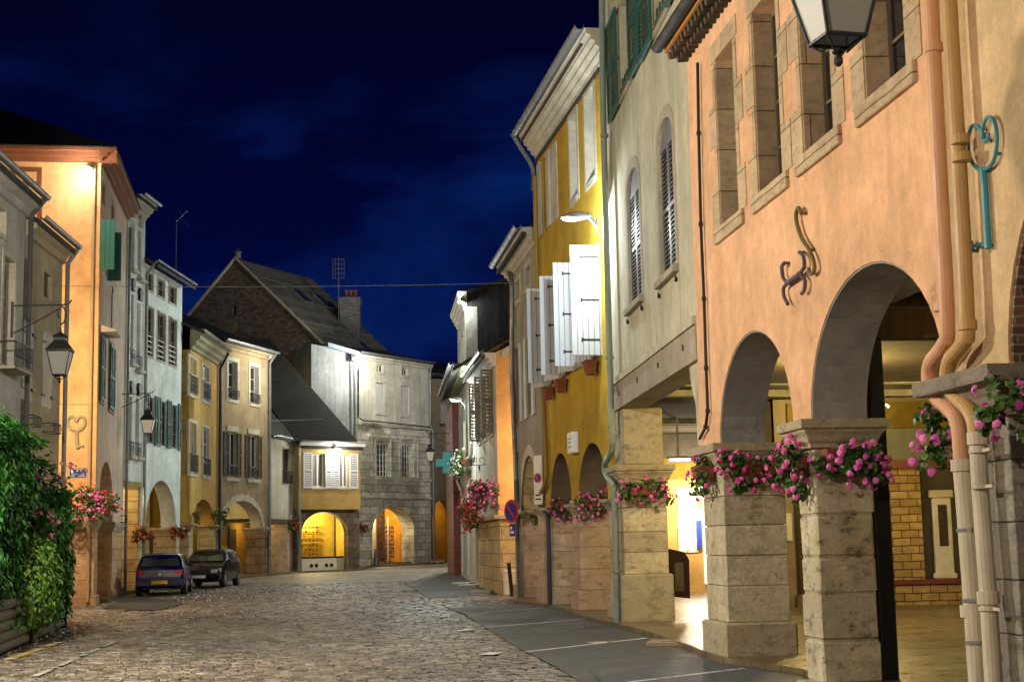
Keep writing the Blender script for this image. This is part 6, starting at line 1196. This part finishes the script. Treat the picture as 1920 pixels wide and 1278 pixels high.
anchor_(FG, 'key_sign', 'cast stone coloured key with heart shaped bow on the orange gable', [([(143, 808), (133, 804), (127, 795), (128, 785), (134, 781), (140, 784), (143, 790), (146, 784), (152, 781), (158, 785), (159, 795), (153, 804), (143, 808)], .045), ([(143, 808), (144, 825), (146, 840)], .055), ([(146, 838), (152, 835), (156, 837)], .04)], paint('stone_grey_paint', (.36, .33, .24), .7, grain=False), 'key sign')
# no parking disc on the pipe, with its small blue plate
def disc(o, x, y, z, r, mat, name, th=.01): 
    ob(name, MB().prism([[(x+r*math.cos(t), z+r*math.sin(t)) for t in [i*math.pi/12 for i in range(24)]]], y-th, y), mat, o)
f = F4.at(F4.m(961, 958, -.35)[0], -.38, F4.m(961, 958, -.35)[1], R(28)); o = thing('no_parking_sign', f, 'round blue and red no parking disc on the pipe of the grey house', 'road sign')
disc(o, 0, -.01, 0, .32, M_REDS, 'rim'); disc(o, 0, -.021, 0, .25, M_BLUE, 'face'); ob('bar', MB().prism([[(-.2, .16), (-.16, .2), (.2, -.16), (.16, -.2)]], -.035, -.032), M_REDS, o); ob('bracket', MB().box(-.03, .03, -.01, .3, -.05, .05), M_ZINC, o); disc(o, 0, .0, 0, .33, M_ZINC, 'back')
f2 = F4.at(F4.m(963, 997, -.35)[0], -.38, F4.m(963, 993, -.35)[1], R(28)); o = thing('parking_plate', f2, 'small blue and white plate below the round no parking disc', 'road sign'); ob('plate', MB().cbox(-.13, .13, -.01, .01, -.17, .17, .004), M_BLUE, o); ob('symbol', MB().box(-.08, .08, -.013, -.0105, -.1, -.02).box(-.08, .0, -.013, -.0105, .02, .1), M_WHITE, o)
f = F3.at(-.28, -.16, F3.m(1011, 898, -.2)[1], R(35)); o = thing('no_entry_banner', f, 'tall narrow white plate with a red ringed no parking mark by the mustard pipe', 'road sign'); ob('plate', MB().cbox(-.15, .15, -.01, .01, -.62, .62, .01), M_WHITE, o); disc(o, 0, -.011, .05, .125, M_REDS, 'rim'); disc(o, 0, -.022, .05, .09, M_BLUE, 'face'); ob('bar', MB().prism([[(-.08, .12), (-.06, .14), (.08, -.02), (.06, -.04)]], -.036, -.033), M_REDS, o); ob('caption', MB().box(-.1, .1, -.012, -.0105, -.5, -.46).box(-.1, .06, -.012, -.0105, -.4, -.36), M_IRON, o)
u, z = F3.m(1071, 830, -.12); o = thing('plaque', F3.at(u, -.02, z), 'white box shaped plaque between the mustard arches', 'plaque'); ob('box', MB().cbox(-.28, .28, -.14, .02, -.24, .24, .02), M_WHITE, o); ob('script', MB().box(-.2, .2, -.143, -.1405, .08, .1).box(-.15, .15, -.143, -.1405, -.0, .02).box(-.18, .18, -.143, -.1405, -.1, -.08), M_IRON, o)
u, z = F4.m(969, 880, -.02); o = tag(ob('number_plate', MB().cbox(-.12, .12, -.02, .0, -.12, .12, .005), M_BLUE, None, F4.at(.95, -.0, 4.0)), 'tiny blue number plate on the grey house', 'house number')
# green pharmacy cross, hung square to the wall
p = at(838, 867, 62); f = Fr((p.x, p.y), (p.x+1, p.y+.1), p.z); o = thing('pharmacy_cross', f, 'teal green pharmacy cross hanging beside the red shopfront', 'shop sign')
def cross(a, b): return [(-a, -b), (-a, -a)][:0]+[(-b, -a), (b, -a), (b, -b), (a, -b), (a, b), (b, b), (b, a), (-b, a), (-b, b), (-a, b), (-a, -b), (-b, -b)]
ob('body', MB().prism([cross(.47, .18)], -.08, .08), paint('cross_case', (.005, .035, .032), .5, grain=False), o); k = MB()
for i in range(-9, 10):
    x = i*.048; h_ = .42 if abs(x) < .15 else .14; k.box(x-.01, x+.01, -.092, -.081, -h_, h_)
for i in range(-9, 10):
    z = i*.048; h_ = .42 if abs(z) < .15 else .14; k.box(-h_, h_, -.090, -.0805, z-.006, z+.006)
ob('tubes', k, emit('teal_tubes', (.03, .5, .42), .4, (.01, .12, .11)), o); ob('bracket', MB().box(.47, 1.2, -.02, .02, -.03, .03), M_IRON, o)
# dark rounded board hanging on the pier
f = F2.at(1.32, .95, 0, math.pi/2); p = gnd(1278, 1122); 
f = Fr((at(1256, 1080, 29.3).x, 29.3), (at(1292, 1080, 29.3).x, 29.45), 0); Lb = f.L; z0 = at(1270, 1122, 29.3).z; z1 = at(1270, 1030, 29.3).z
o = thing('menu_board', f, 'dark maroon rounded board with grey panel on the side of the beam house pier', 'board'); ob('board', MB().prism([[(0, z0+.05), (Lb, z0), (Lb*1.02, z1-.2), (Lb*.8, z1-.05), (0, z1+.02)]], -.05, .05), paint('maroon_board', (.03, .008, .012), .4, grain=False), o); ob('panel', MB().box(.08, Lb*.68, -.056, -.051, z0+.15, z1-.25), paint('grey_panel', (.10, .095, .09), .8, grain=False), o); ob('hook', MB().tube([(Lb*.8, 0, z1-.1), (Lb*1.1, 0, z1), (Lb*1.2, 0, z1+.08)], .012, 5), M_WHITE, o)
ob('wall_hook', MB().box(-.25, .03, -.02, .02, z1-.3, z1-.26).box(-.25, .03, -.02, .02, z0+.2, z0+.24), M_IRON, o)
# bollard
p = gnd(959, 1117); f = Fr((p.x, p.y), (p.x+1, p.y)); o = tag(ob('bollard', MB().tube([(.02, 0, -.05), (-.06, 0, .95)], .06, 10).tube([(-.06, 0, .95), (-.062, 0, .98)], .067, 10).tube([(-.052, 0, .8), (-.054, 0, .84)], .064, 10), paint('black_bollard', (.02, .02, .02), .4, grain=False), None, f), 'black leaning bollard beside the apricot corner', 'bollard')
for i, (px, py, lb) in enumerate([(868, 1094, 'far pale kerb block near the cream downpipes'), (880, 1098, 'middle pale kerb block near the white house'), (905, 1109, 'near pale kerb block before the white house')]):
    p = gnd(px, py); tag(ob('kerb_block', MB().cbox(-.35, .35, -.3, .3, -.02, .06, .015), M_WSUR, None, Fr((p.x, p.y), (p.x+1, p.y-.3), p.z)), lb, 'kerb block')
p = gnd(1265, 1207); tag(ob('drain_cover', MB().box(-.4, .4, -.4, .4, -.02, .03).box(-.2, .2, -.2, .2, .03, .045), paint('drain_stone', (.30, .23, .14), .8, grain=False), None, Fr((p.x, p.y), (p.x+1, p.y-.2), .02)), 'square stone drain cover at the asphalt edge by the wide pier', 'drain cover')
p = gnd(258, 1143); tag(ob('manhole_cover', MB().prism([[(.35*math.cos(t), .35*math.sin(t)) for t in [i*math.pi/10 for i in range(20)]]], -.01, .012), M_IRON, None, Fr((p.x, p.y), (p.x+1, p.y), p.z)), 'dark round manhole cover near the orange house', 'manhole cover').rotation_euler.x = -math.pi/2
p = gnd(282, 1110); q = at(278, 970, p.y-2); tag(ob('pole', MB().tube([(0, 0, -.1), (0, 0, 3.2)], .045, 10).lathe([(.05, 0), (.06, .02), (.05, .5), (.045, .52)], (0, 0, 2.3), 10), paint('cream_pole', (.55, .50, .40), .5), None, Fr((-13.7, 54.9), (-12.7, 54.9), .1)), 'slim cream pole under the wide white arch', 'pole')
# wires
def wire(a, b, sag, r, label, n=24): 
    m = MB(); m.tube([a*(1-t)+b*t-Vector((0, 0, 4*sag*t*(1-t))) for t in [i/n for i in range(n+1)]], r, 5); tag(ob('overhead_wire', m, paint('grey_wire', (.25, .25, .25), .6, grain=False)), label, 'wire')
u, z = F7.m(108, 536, -.1); A_ = F7.W(u, -.1, z); u, z = F3.m(1005, 529, -.1); wire(A_, F3.W(u, -.1, z), .06, .006, 'thin overhead wire stretched high across the whole street')
wire(at(508, 788, 71.5), at(672, 780, 84.5), .05, .014, 'thin wire across the slate roofs of the jettied houses')

# ================================================================== CARS
def car(name, f, label, L_, Wd_, H_, mat, rear=True, plate=None):
    """hatchback; frame at ground centre of the end facing the camera; +y runs along the car"""
    o = thing(name, f, label, 'car', 'hatchbacks parked in front of the left arcades'); hw = Wd_/2
    # stations: y, z bottom, z belt, z roof, half width factor ; nose or tail first
    if rear: st = [(0.0, .30, .62, .62, .84), (.03, .26, .84, .84, .93), (.14, .24, .92, .94, .97), (.42, .22, .95, H_-.06, .985), (.75, .2, .95, H_, 1.), (1.7, .2, .93, H_+.01, 1.), (2.25, .2, .91, H_-.05, 1.), (2.95, .2, .89, .93, .99), (3.5, .22, .78, .80, .96), (3.8, .26, .68, .69, .88), (L_, .3, .5, .5, .78)]
    else: st = [(0., .30, .5, .5, .80), (.06, .24, .66, .67, .90), (.3, .22, .78, .80, .95), (.95, .2, .88, .93, .99), (1.05, .2, .89, .96, .99), (1.72, .2, .91, H_-.05, 1.), (2.3, .2, .93, H_+.01, 1.), (3.2, .2, .95, H_, 1.), (3.6, .22, .95, H_-.08, .985), (3.85, .24, .92, .94, .96), (L_, .3, .7, .7, .88)]
    rows = []
    for (y, zb, zm, zr, k) in st:
        w = hw*k; top = zr > zm+.12; tw = w*(.76 if top else .93)
        rows.append([(w*.90, zb), (w, zb+.12), (w*1.0, (zb+zm)/2+.05), (w*.965, zm), (tw+.02*top, zm+(zr-zm)*.86), (tw*.86, zr), (0, zr+.015)])
    m = MB(); gs = {1: MB(), -1: MB()}; nj = len(rows[0])
    def pt(i, j, s): x, z = rows[i][j]; return Vector((s*x, st[i][0], z))
    for s in (1, -1):
        for i in range(len(rows)-1):
            a, b_ = st[i], st[i+1]; ta, tb = a[3] > a[2]+.12, b_[3] > b_[2]+.12
            for j in range(nj-1):
                q = [pt(i, j, s), pt(i+1, j, s), pt(i+1, j+1, s), pt(i, j+1, s)]
                if s > 0: q = q[::-1]
                m.add(q, [(0, 1, 2, 3)])
                if j == 3 and ta and tb:   # side glass set 3 mm proud, inside the pillars
                    c = sum(q, Vector())/4; g = [v+(c-v)*.10+Vector((s*.004, 0, 0)) for v in q]; gs[s].add(g, [(0, 1, 2, 3)])
        for i in (0, len(rows)-1):
            q = [pt(i, j, s) for j in range(nj)]+[Vector((0, st[i][0], rows[i][0][1]))]; q = q if (s > 0) == (i > 0) else q[::-1]; m.add(q, [tuple(range(len(q)))])
        m.add([pt(i, 0, s) for i in range(len(rows))]+[Vector((0, st[i][0], rows[i][0][1])) for i in range(len(rows))], [(i, i+1, len(rows)+i+1, len(rows)+i) if s < 0 else (len(rows)+i, len(rows)+i+1, i+1, i) for i in range(len(rows)-1)])
    bo = ob('body', m, mat, o, smooth=False)
    for i in range(len(rows)-1):
        a, b_ = st[i], st[i+1]; ta, tb = a[3] > a[2]+.12, b_[3] > b_[2]+.12
        if ta != tb:
            lo_, hi_ = (i, i+1) if tb else (i+1, i); d = -1 if tb else 1
            P0, P1 = Vector((rows[lo_][3][0]*.84, st[lo_][0], st[lo_][3]+.03)), Vector((rows[hi_][5][0]*.98, st[hi_][0], st[hi_][3]-.03)); nrm = Vector((0, d, .8)).normalized()*.012
            ob('windscreen' if (tb != rear) else 'rear_window', MB().add([Vector((-P0.x, P0.y, P0.z))+nrm, P0+nrm, P1+nrm, Vector((-P1.x, P1.y, P1.z))+nrm], [(0, 1, 2, 3) if d < 0 else (3, 2, 1, 0)]), glass('car_glass', (.03, .04, .045), .04), o)
    ob('side_windows', gs[1], glass('car_glass'), o); ob('side_windows', gs[-1], glass('car_glass'), o)
    M_TYRE = paint('tyre', (.012, .012, .012), .8, grain=False); M_RIM = paint('alloy', (.35, .37, .40), .3, .8, grain=False)
    for y in (.72, L_-.78):
        for s in (1, -1):
            r = .295; x0, x1 = s*(hw-.19), s*(hw+.012); n = 20
            k = MB(); k.tube([(x0, y, r), (x1-s*.03, y, r), (x1, y, r)], [r, r, r*.93], n); w = ob('wheel', k, M_TYRE, o)
            k = MB(); k.tube([(x1-s*.01, y, r), (x1+s*.006, y, r)], [r*.64, r*.60], n); ob('rim', k, M_RIM, w); k = MB()
            for q in range(5): t = q*1.2566; k.add([(x1+s*.008, y+math.cos(t-.28)*r*.3, r+math.sin(t-.28)*r*.3), (x1+s*.008, y+math.cos(t-.3)*r*.52, r+math.sin(t-.3)*r*.52), (x1+s*.008, y+math.cos(t+.3)*r*.52, r+math.sin(t+.3)*r*.52), (x1+s*.008, y+math.cos(t+.28)*r*.3, r+math.sin(t+.28)*r*.3)], [(0, 1, 2, 3)])
            ob('rim_gap', k, M_TYRE, w)
            a = [(y+(r+.05)*math.cos(t), r+(r+.05)*math.sin(t)) for t in [i*math.pi/12 for i in range(-1, 14)]]; ai = [(y+(r-.0)*math.cos(t), r+(r-.0)*math.sin(t)) for t in [i*math.pi/12 for i in range(-1, 14)]]
            k = MB(); lp = a+ai[::-1]; xx = s*(hw*1.0+.001); k.add([(xx, p[0], p[1]) for p in lp]+[(xx-s*.2, p[0], p[1]) for p in lp], []); 
            for i in range(14): k.f.append((i, i+1, 28-i, 29-i)); k.t.append(0)
            ob('wheel_arch', k, M_TYRE, o)
    M_LR = paint('lamp_red', (.45, .02, .02), .15, grain=False); M_LC = paint('lamp_clear', (.55, .58, .6), .1, .3, grain=False); M_BP = paint('black_plastic', (.018, .018, .02), .6, grain=False)
    z = .80 if rear else .64; y0 = .02
    for s in (1, -1):
        k = MB()
        if rear: k.add([(s*hw*.62, .0, .70), (s*hw*.88, .03, .70), (s*hw*.955, .16, .72), (s*hw*.95, .2, .86), (s*hw*.86, .04, .86), (s*hw*.60, .01, .80)], [(0, 1, 4, 5), (1, 2, 3, 4)] if s > 0 else [(5, 4, 1, 0), (4, 3, 2, 1)]); k.v = [v+Vector((0, -.012, 0)) if v.y < .1 else v+Vector((s*.012, -.01, 0)) for v in k.v]
        else: k.add([(s*hw*.5, .03, .56), (s*hw*.8, .05, .56), (s*hw*.93, .2, .60), (s*hw*.93, .24, .73), (s*hw*.8, .10, .70), (s*hw*.5, .07, .68)], [(0, 1, 4, 5), (1, 2, 3, 4)] if s > 0 else [(5, 4, 1, 0), (4, 3, 2, 1)]); k.v = [v+Vector((s*.01, -.03, 0)) for v in k.v]
        ob('tail_lamp' if rear else 'headlight', k, M_LR if rear else M_LC, o)
        ob('mirror', MB().cbox(s*(hw*.93), s*(hw*1.13), (2.35 if rear else 1.25), (2.47 if rear else 1.37), .90, 1.03, .02), mat if False else M_BP, o)
    ob('bumper', MB().cbox(-hw*.95, hw*.95, -.07, .1, .30, .52, .03), mat, o); ob('bumper_strip', MB().box(-hw*.93, hw*.93, -.078, -.06, .50, .535), M_BP, o)
    ob('number_plate', MB().box(-.26, .26, -.085, -.071, .39 if rear else .37, .50 if rear else .48), plate, o)
    if rear: ob('exhaust_box', MB().box(-.3, .3, .1, .5, .2, .28), M_BP, o); ob('emblem', MB().prism([[(-.035, .66), (.035, .66), (.04, .73), (0, .76), (-.04, .73)]], -.03, -.012), M_LC, o); ob('wiper', MB().tube([(0, .13, .97), (-.35, .2, 1.05)], .01, 5), M_BP, o)
    else: ob('grille', MB().box(-hw*.42, hw*.42, .0, .03, .55, .66), M_BP, o); ob('door_line', MB().box(hw*1.001-.004, hw*1.001+.002, 1.7, 1.712, .3, .9), M_BP, o)
    return o
M_CBLUE = paint('dark_blue_paint', (.001, .004, .07), .2, .0, wear=.1, grain=False, spec=.45); M_CBLK = paint('black_paint', (.004, .0045, .007), .2, .0, wear=.1, grain=False, spec=.4)
p = gnd(299, 1116); car('parked_car', Fr((p.x, p.y), (p.x+math.cos(R(8)), p.y+math.sin(R(8))), p.z), 'dark blue hatchback seen from behind with a yellow number plate', 3.85, 1.66, 1.40, M_CBLUE, True, paint('yellow_plate', (.62, .42, .02), .5, grain=False))
car('parked_car', Fr((-11.9, 56.6), (-11.9+math.cos(R(-1)), 56.6+math.sin(R(-1))), gz(56.6)+.01), 'black hatchback facing the camera behind the blue car', 3.95, 1.68, 1.42, M_CBLK, False, M_WHITE)
# postcard racks in the lit archway
for i, (px, lb, h_) in enumerate([(719, 'tall wire rack of postcards in the lit stone archway', 2.2), (731, 'shorter wire rack of postcards right of the tall rack', 1.9)]):
    u, _ = FS.m(px, 1040, 1.2); o = thing('postcard_rack', FS.at(u, 1.2, .55), lb, 'rack', 'postcard racks in the archway'); ob('stand', MB().tube([(0, 0, 0), (0, 0, h_)], .02, 6).lathe([(.2, 0), (.02, .08)], (0, 0, 0), 8), M_IRON, o); k = MB(); rn = random.Random(i)
    for j in range(8):
        for q in range(5): x = -.18+.09*q; z = .25+j*.24+rn.uniform(-.03, .03); k.box(x-.03, x+.03, -.14-.02*(q % 2), -.12-.02*(q % 2), z, z+.17, rn.random())
    ob('postcards', k, leafmat('postcard_colours', (.05, .06, .12), (.6, .3, .15)), o)
k = MB(); k.cbox(-.15, .15, -.15, .15, 0, .5, .04); k.lathe([(.1, 0), (.14, .1), (.1, .4), (.05, .5)], (0, 0, .5), 8); u, _ = FS.m(700, 1050, -.3); tag(ob('litter_bin', k, M_ZINC, None, FS.at(u, -.5, .38)), 'small grey litter bin at the left foot of the lit archway', 'bin')
# ceiling lights in the arcade
EMT = emit('lit_tube', (1., .9, .65), 7)
for (x0, y0, x1, y1, Y, lb) in ((1255, 862, 1302, 862, 38, 'thin lit tube light seen beneath the beam of the cream house'), (1470, 733, 1487, 733, 31.8, 'lit tube light glimpsed through the small peach arch'), (1645, 728, 1742, 728, 31.8, 'long lit tube light seen through the large peach arch')):
    a, c = at(x0, y0, Y), at(x1, y1, Y); f = Fr((a.x, a.y), (c.x, c.y+.001), a.z); o = thing('tube_light', f, lb, 'ceiling light', 'tube lights in the arcade'); ob('tube', MB().box(0, f.L, -.02, .02, -.03, .03), EMT, o); ob('housing', MB().box(-.05, f.L+.05, -.05, .05, .032, .09).box(.2, .25, -.02, .02, .09, 4.66-a.z if a.z < 4.6 else .12), M_HEAD, o)
for (px, py, Y, lb) in ((1662, 762, 31, 'small lit spotlight aimed at the ochre band through the large arch'), (1487, 808, 31.5, 'small lit spotlight glimpsed through the small arch')):
    p = at(px, py, Y); f = Fr((p.x, p.y), (p.x+1, p.y), p.z); o = thing('spotlight', f, lb, 'spotlight', 'spotlights in the arcade'); ob('head', MB().tube([(0, 0, 0), (-.16, 0, -.14)], [.05, .07], 8), M_HEAD, o); ob('lamp_face', MB().tube([(0, 0, 0), (.03, 0, .03)], .045, 8), EMT, o); ob('stem', MB().tube([(-.16, 0, -.14), (-.2, .3, -.2)], .015, 5), M_HEAD, o)
# stone display column inside the shop window
p = X.m(1755, 1010, .6); o = thing('display_column', X.at(p[0], .05, .62), 'pale carved stone column standing in the dim shop window', 'column'); ob('shaft', MB().cbox(-.2, .2, -.08, .08, 0, 1.75, .02).cbox(-.26, .26, -.1, .08, 1.75, 1.92, .02).cbox(-.25, .25, -.1, .08, 0, .12, .02), M_PALE, o); ob('niche', MB().box(-.1, .1, -.084, -.08, .7, 1.6), M_DARKW, o)
# ================================================================== LIGHTS: the lamps of the street and some added fills
lamp('white_lamp', LA_POS, 600, WHITE, .08)
lamp('corner_lamp', LB_POS+Vector((-.1,-.35,0)), 130, (1., .93, .76), .06)
lamp('tan_house_lamp', LC_POS+Vector((1.4, -1.2, -.6)), 600, (1, .96, .82), .06)
lamp('stone_house_lamp', LD_POS+Vector((.5, -1.0, 0)), 800, (.97, .97, .86), .08)
lamp('mustard_house_lamp', LE_POS, 260, (1., .97, .85), .06)
lamp('quoin_lamp', LF_POS, 260, WHITE, .1); lamp('quoin_beam', LF_POS+Vector((-.3, -.2, 0)), 3600, (.85, 1., .96), .1, 'SPOT', (-13.5, 57, 6.5), R(64), .7)  # extra spot added at the quoin lamp to brighten the white houses
lamp('eaves_lamp', LG_POS+Vector((-.5, 0, 0)), 800, (.9, 1., .95), .06)
# lamps standing behind the photographer and in the side streets
def post(x, y, h, e, c, label, size=.15, spot=None):
    f = Fr((x, y), (x+1, y), gz(y)); o = thing('lamp_post', f, label, 'lamp post'); ob('post', MB().tube([(0, 0, 0), (0, 0, h+.1)], [.07, .05], 8), M_LANT, o); ob('head', MB().lathe([(.2, h+.14), (.24, h+.2), (.1, h+.4)], (0, 0, 0), 10), M_LANT, o); ob('bulb', MB().lathe([(.02, h-.0), (.1, h+.04), (.02, h+.12)], (0, 0, 0), 10), emit('lit_lamp_warm', (1., .7, .4), 12), o)
    lamp('street_light', (x, y-.0, gz(y)+h-.16), e, c, size)
post(-3.4, 4, 6.4, 3200, (1., .80, .60), 'tall warm street lamp on the left behind the photographer')
post(-7.3, 17, 6.6, 6600, (1., .88, .70), 'warm street lamp before the planter outside the picture')
post(-7.0, 10, 6.0, 700, (1., .86, .64), 'second warm street lamp left of the photographer')
# under the arcades
def inside(f, u, w, z, e, c, s=.15): lamp('arcade_light', f.W(u, w, z), e, c, s)
inside(X, 1.0, -1.5, 4.2, 150, YEL); inside(X, 3.8, -4.5, 4.2, 130, YEL); inside(X, .0, -7., 4.2, 300, YEL); inside(F2, 4.5, 3.0, 4.0, 260, YEL); inside(G, 2.6, -1.3, 2.8, 500, (1., .86, .6))
inside(F1, 6.8, 2.6, 4.1, 35, YEL)
inside(FO, 6.5, 1.9, 4.2, 160, SOD); inside(FL_, 1.2, 1.6, 3.6, 150, YEL); inside(FW5, 2.5, 2., 4.2, 60, (1, .8, .5)); inside(FY, 3.5, 1.8, 4., 90, YEL); inside(FT, 3., 2., 3.9, 110, YEL); inside(FC, 2.4, 1.6, 2.6, 40, YEL)
inside(FH, 1.6, 1.2, 3.1, 230, (1., .9, .5)); inside(FS, (A0[0]+A0[1])/2+.3, 2.0, 3.9, 330, (1., .82, .42)); inside(FA, 2, 2.2, 4, 50, YEL)
post(-3.1, 76.6, 6.0, 1500, (1., .94, .78), 'added fill lamp post hidden behind the red shopfront at the bend')  # unseen lamp post added to light the stone house front
lamp('side_street_light', (1.3, 45.0, 4.0), 420, (1., .66, .36), .15)      # lamp on the flank of the grey house, in the side street
lamp('side_street_light', (-13.0, 39.0, 6.5), 2000, (1., .70, .40), .15)
lamp('roof_floodlight', (25, 50, 24), 26000, (.95, .95, 1.), .3, 'SPOT', (-14, 90, 15), R(34), .5)     # unseen spot added to brighten the mossy roof and brick gable
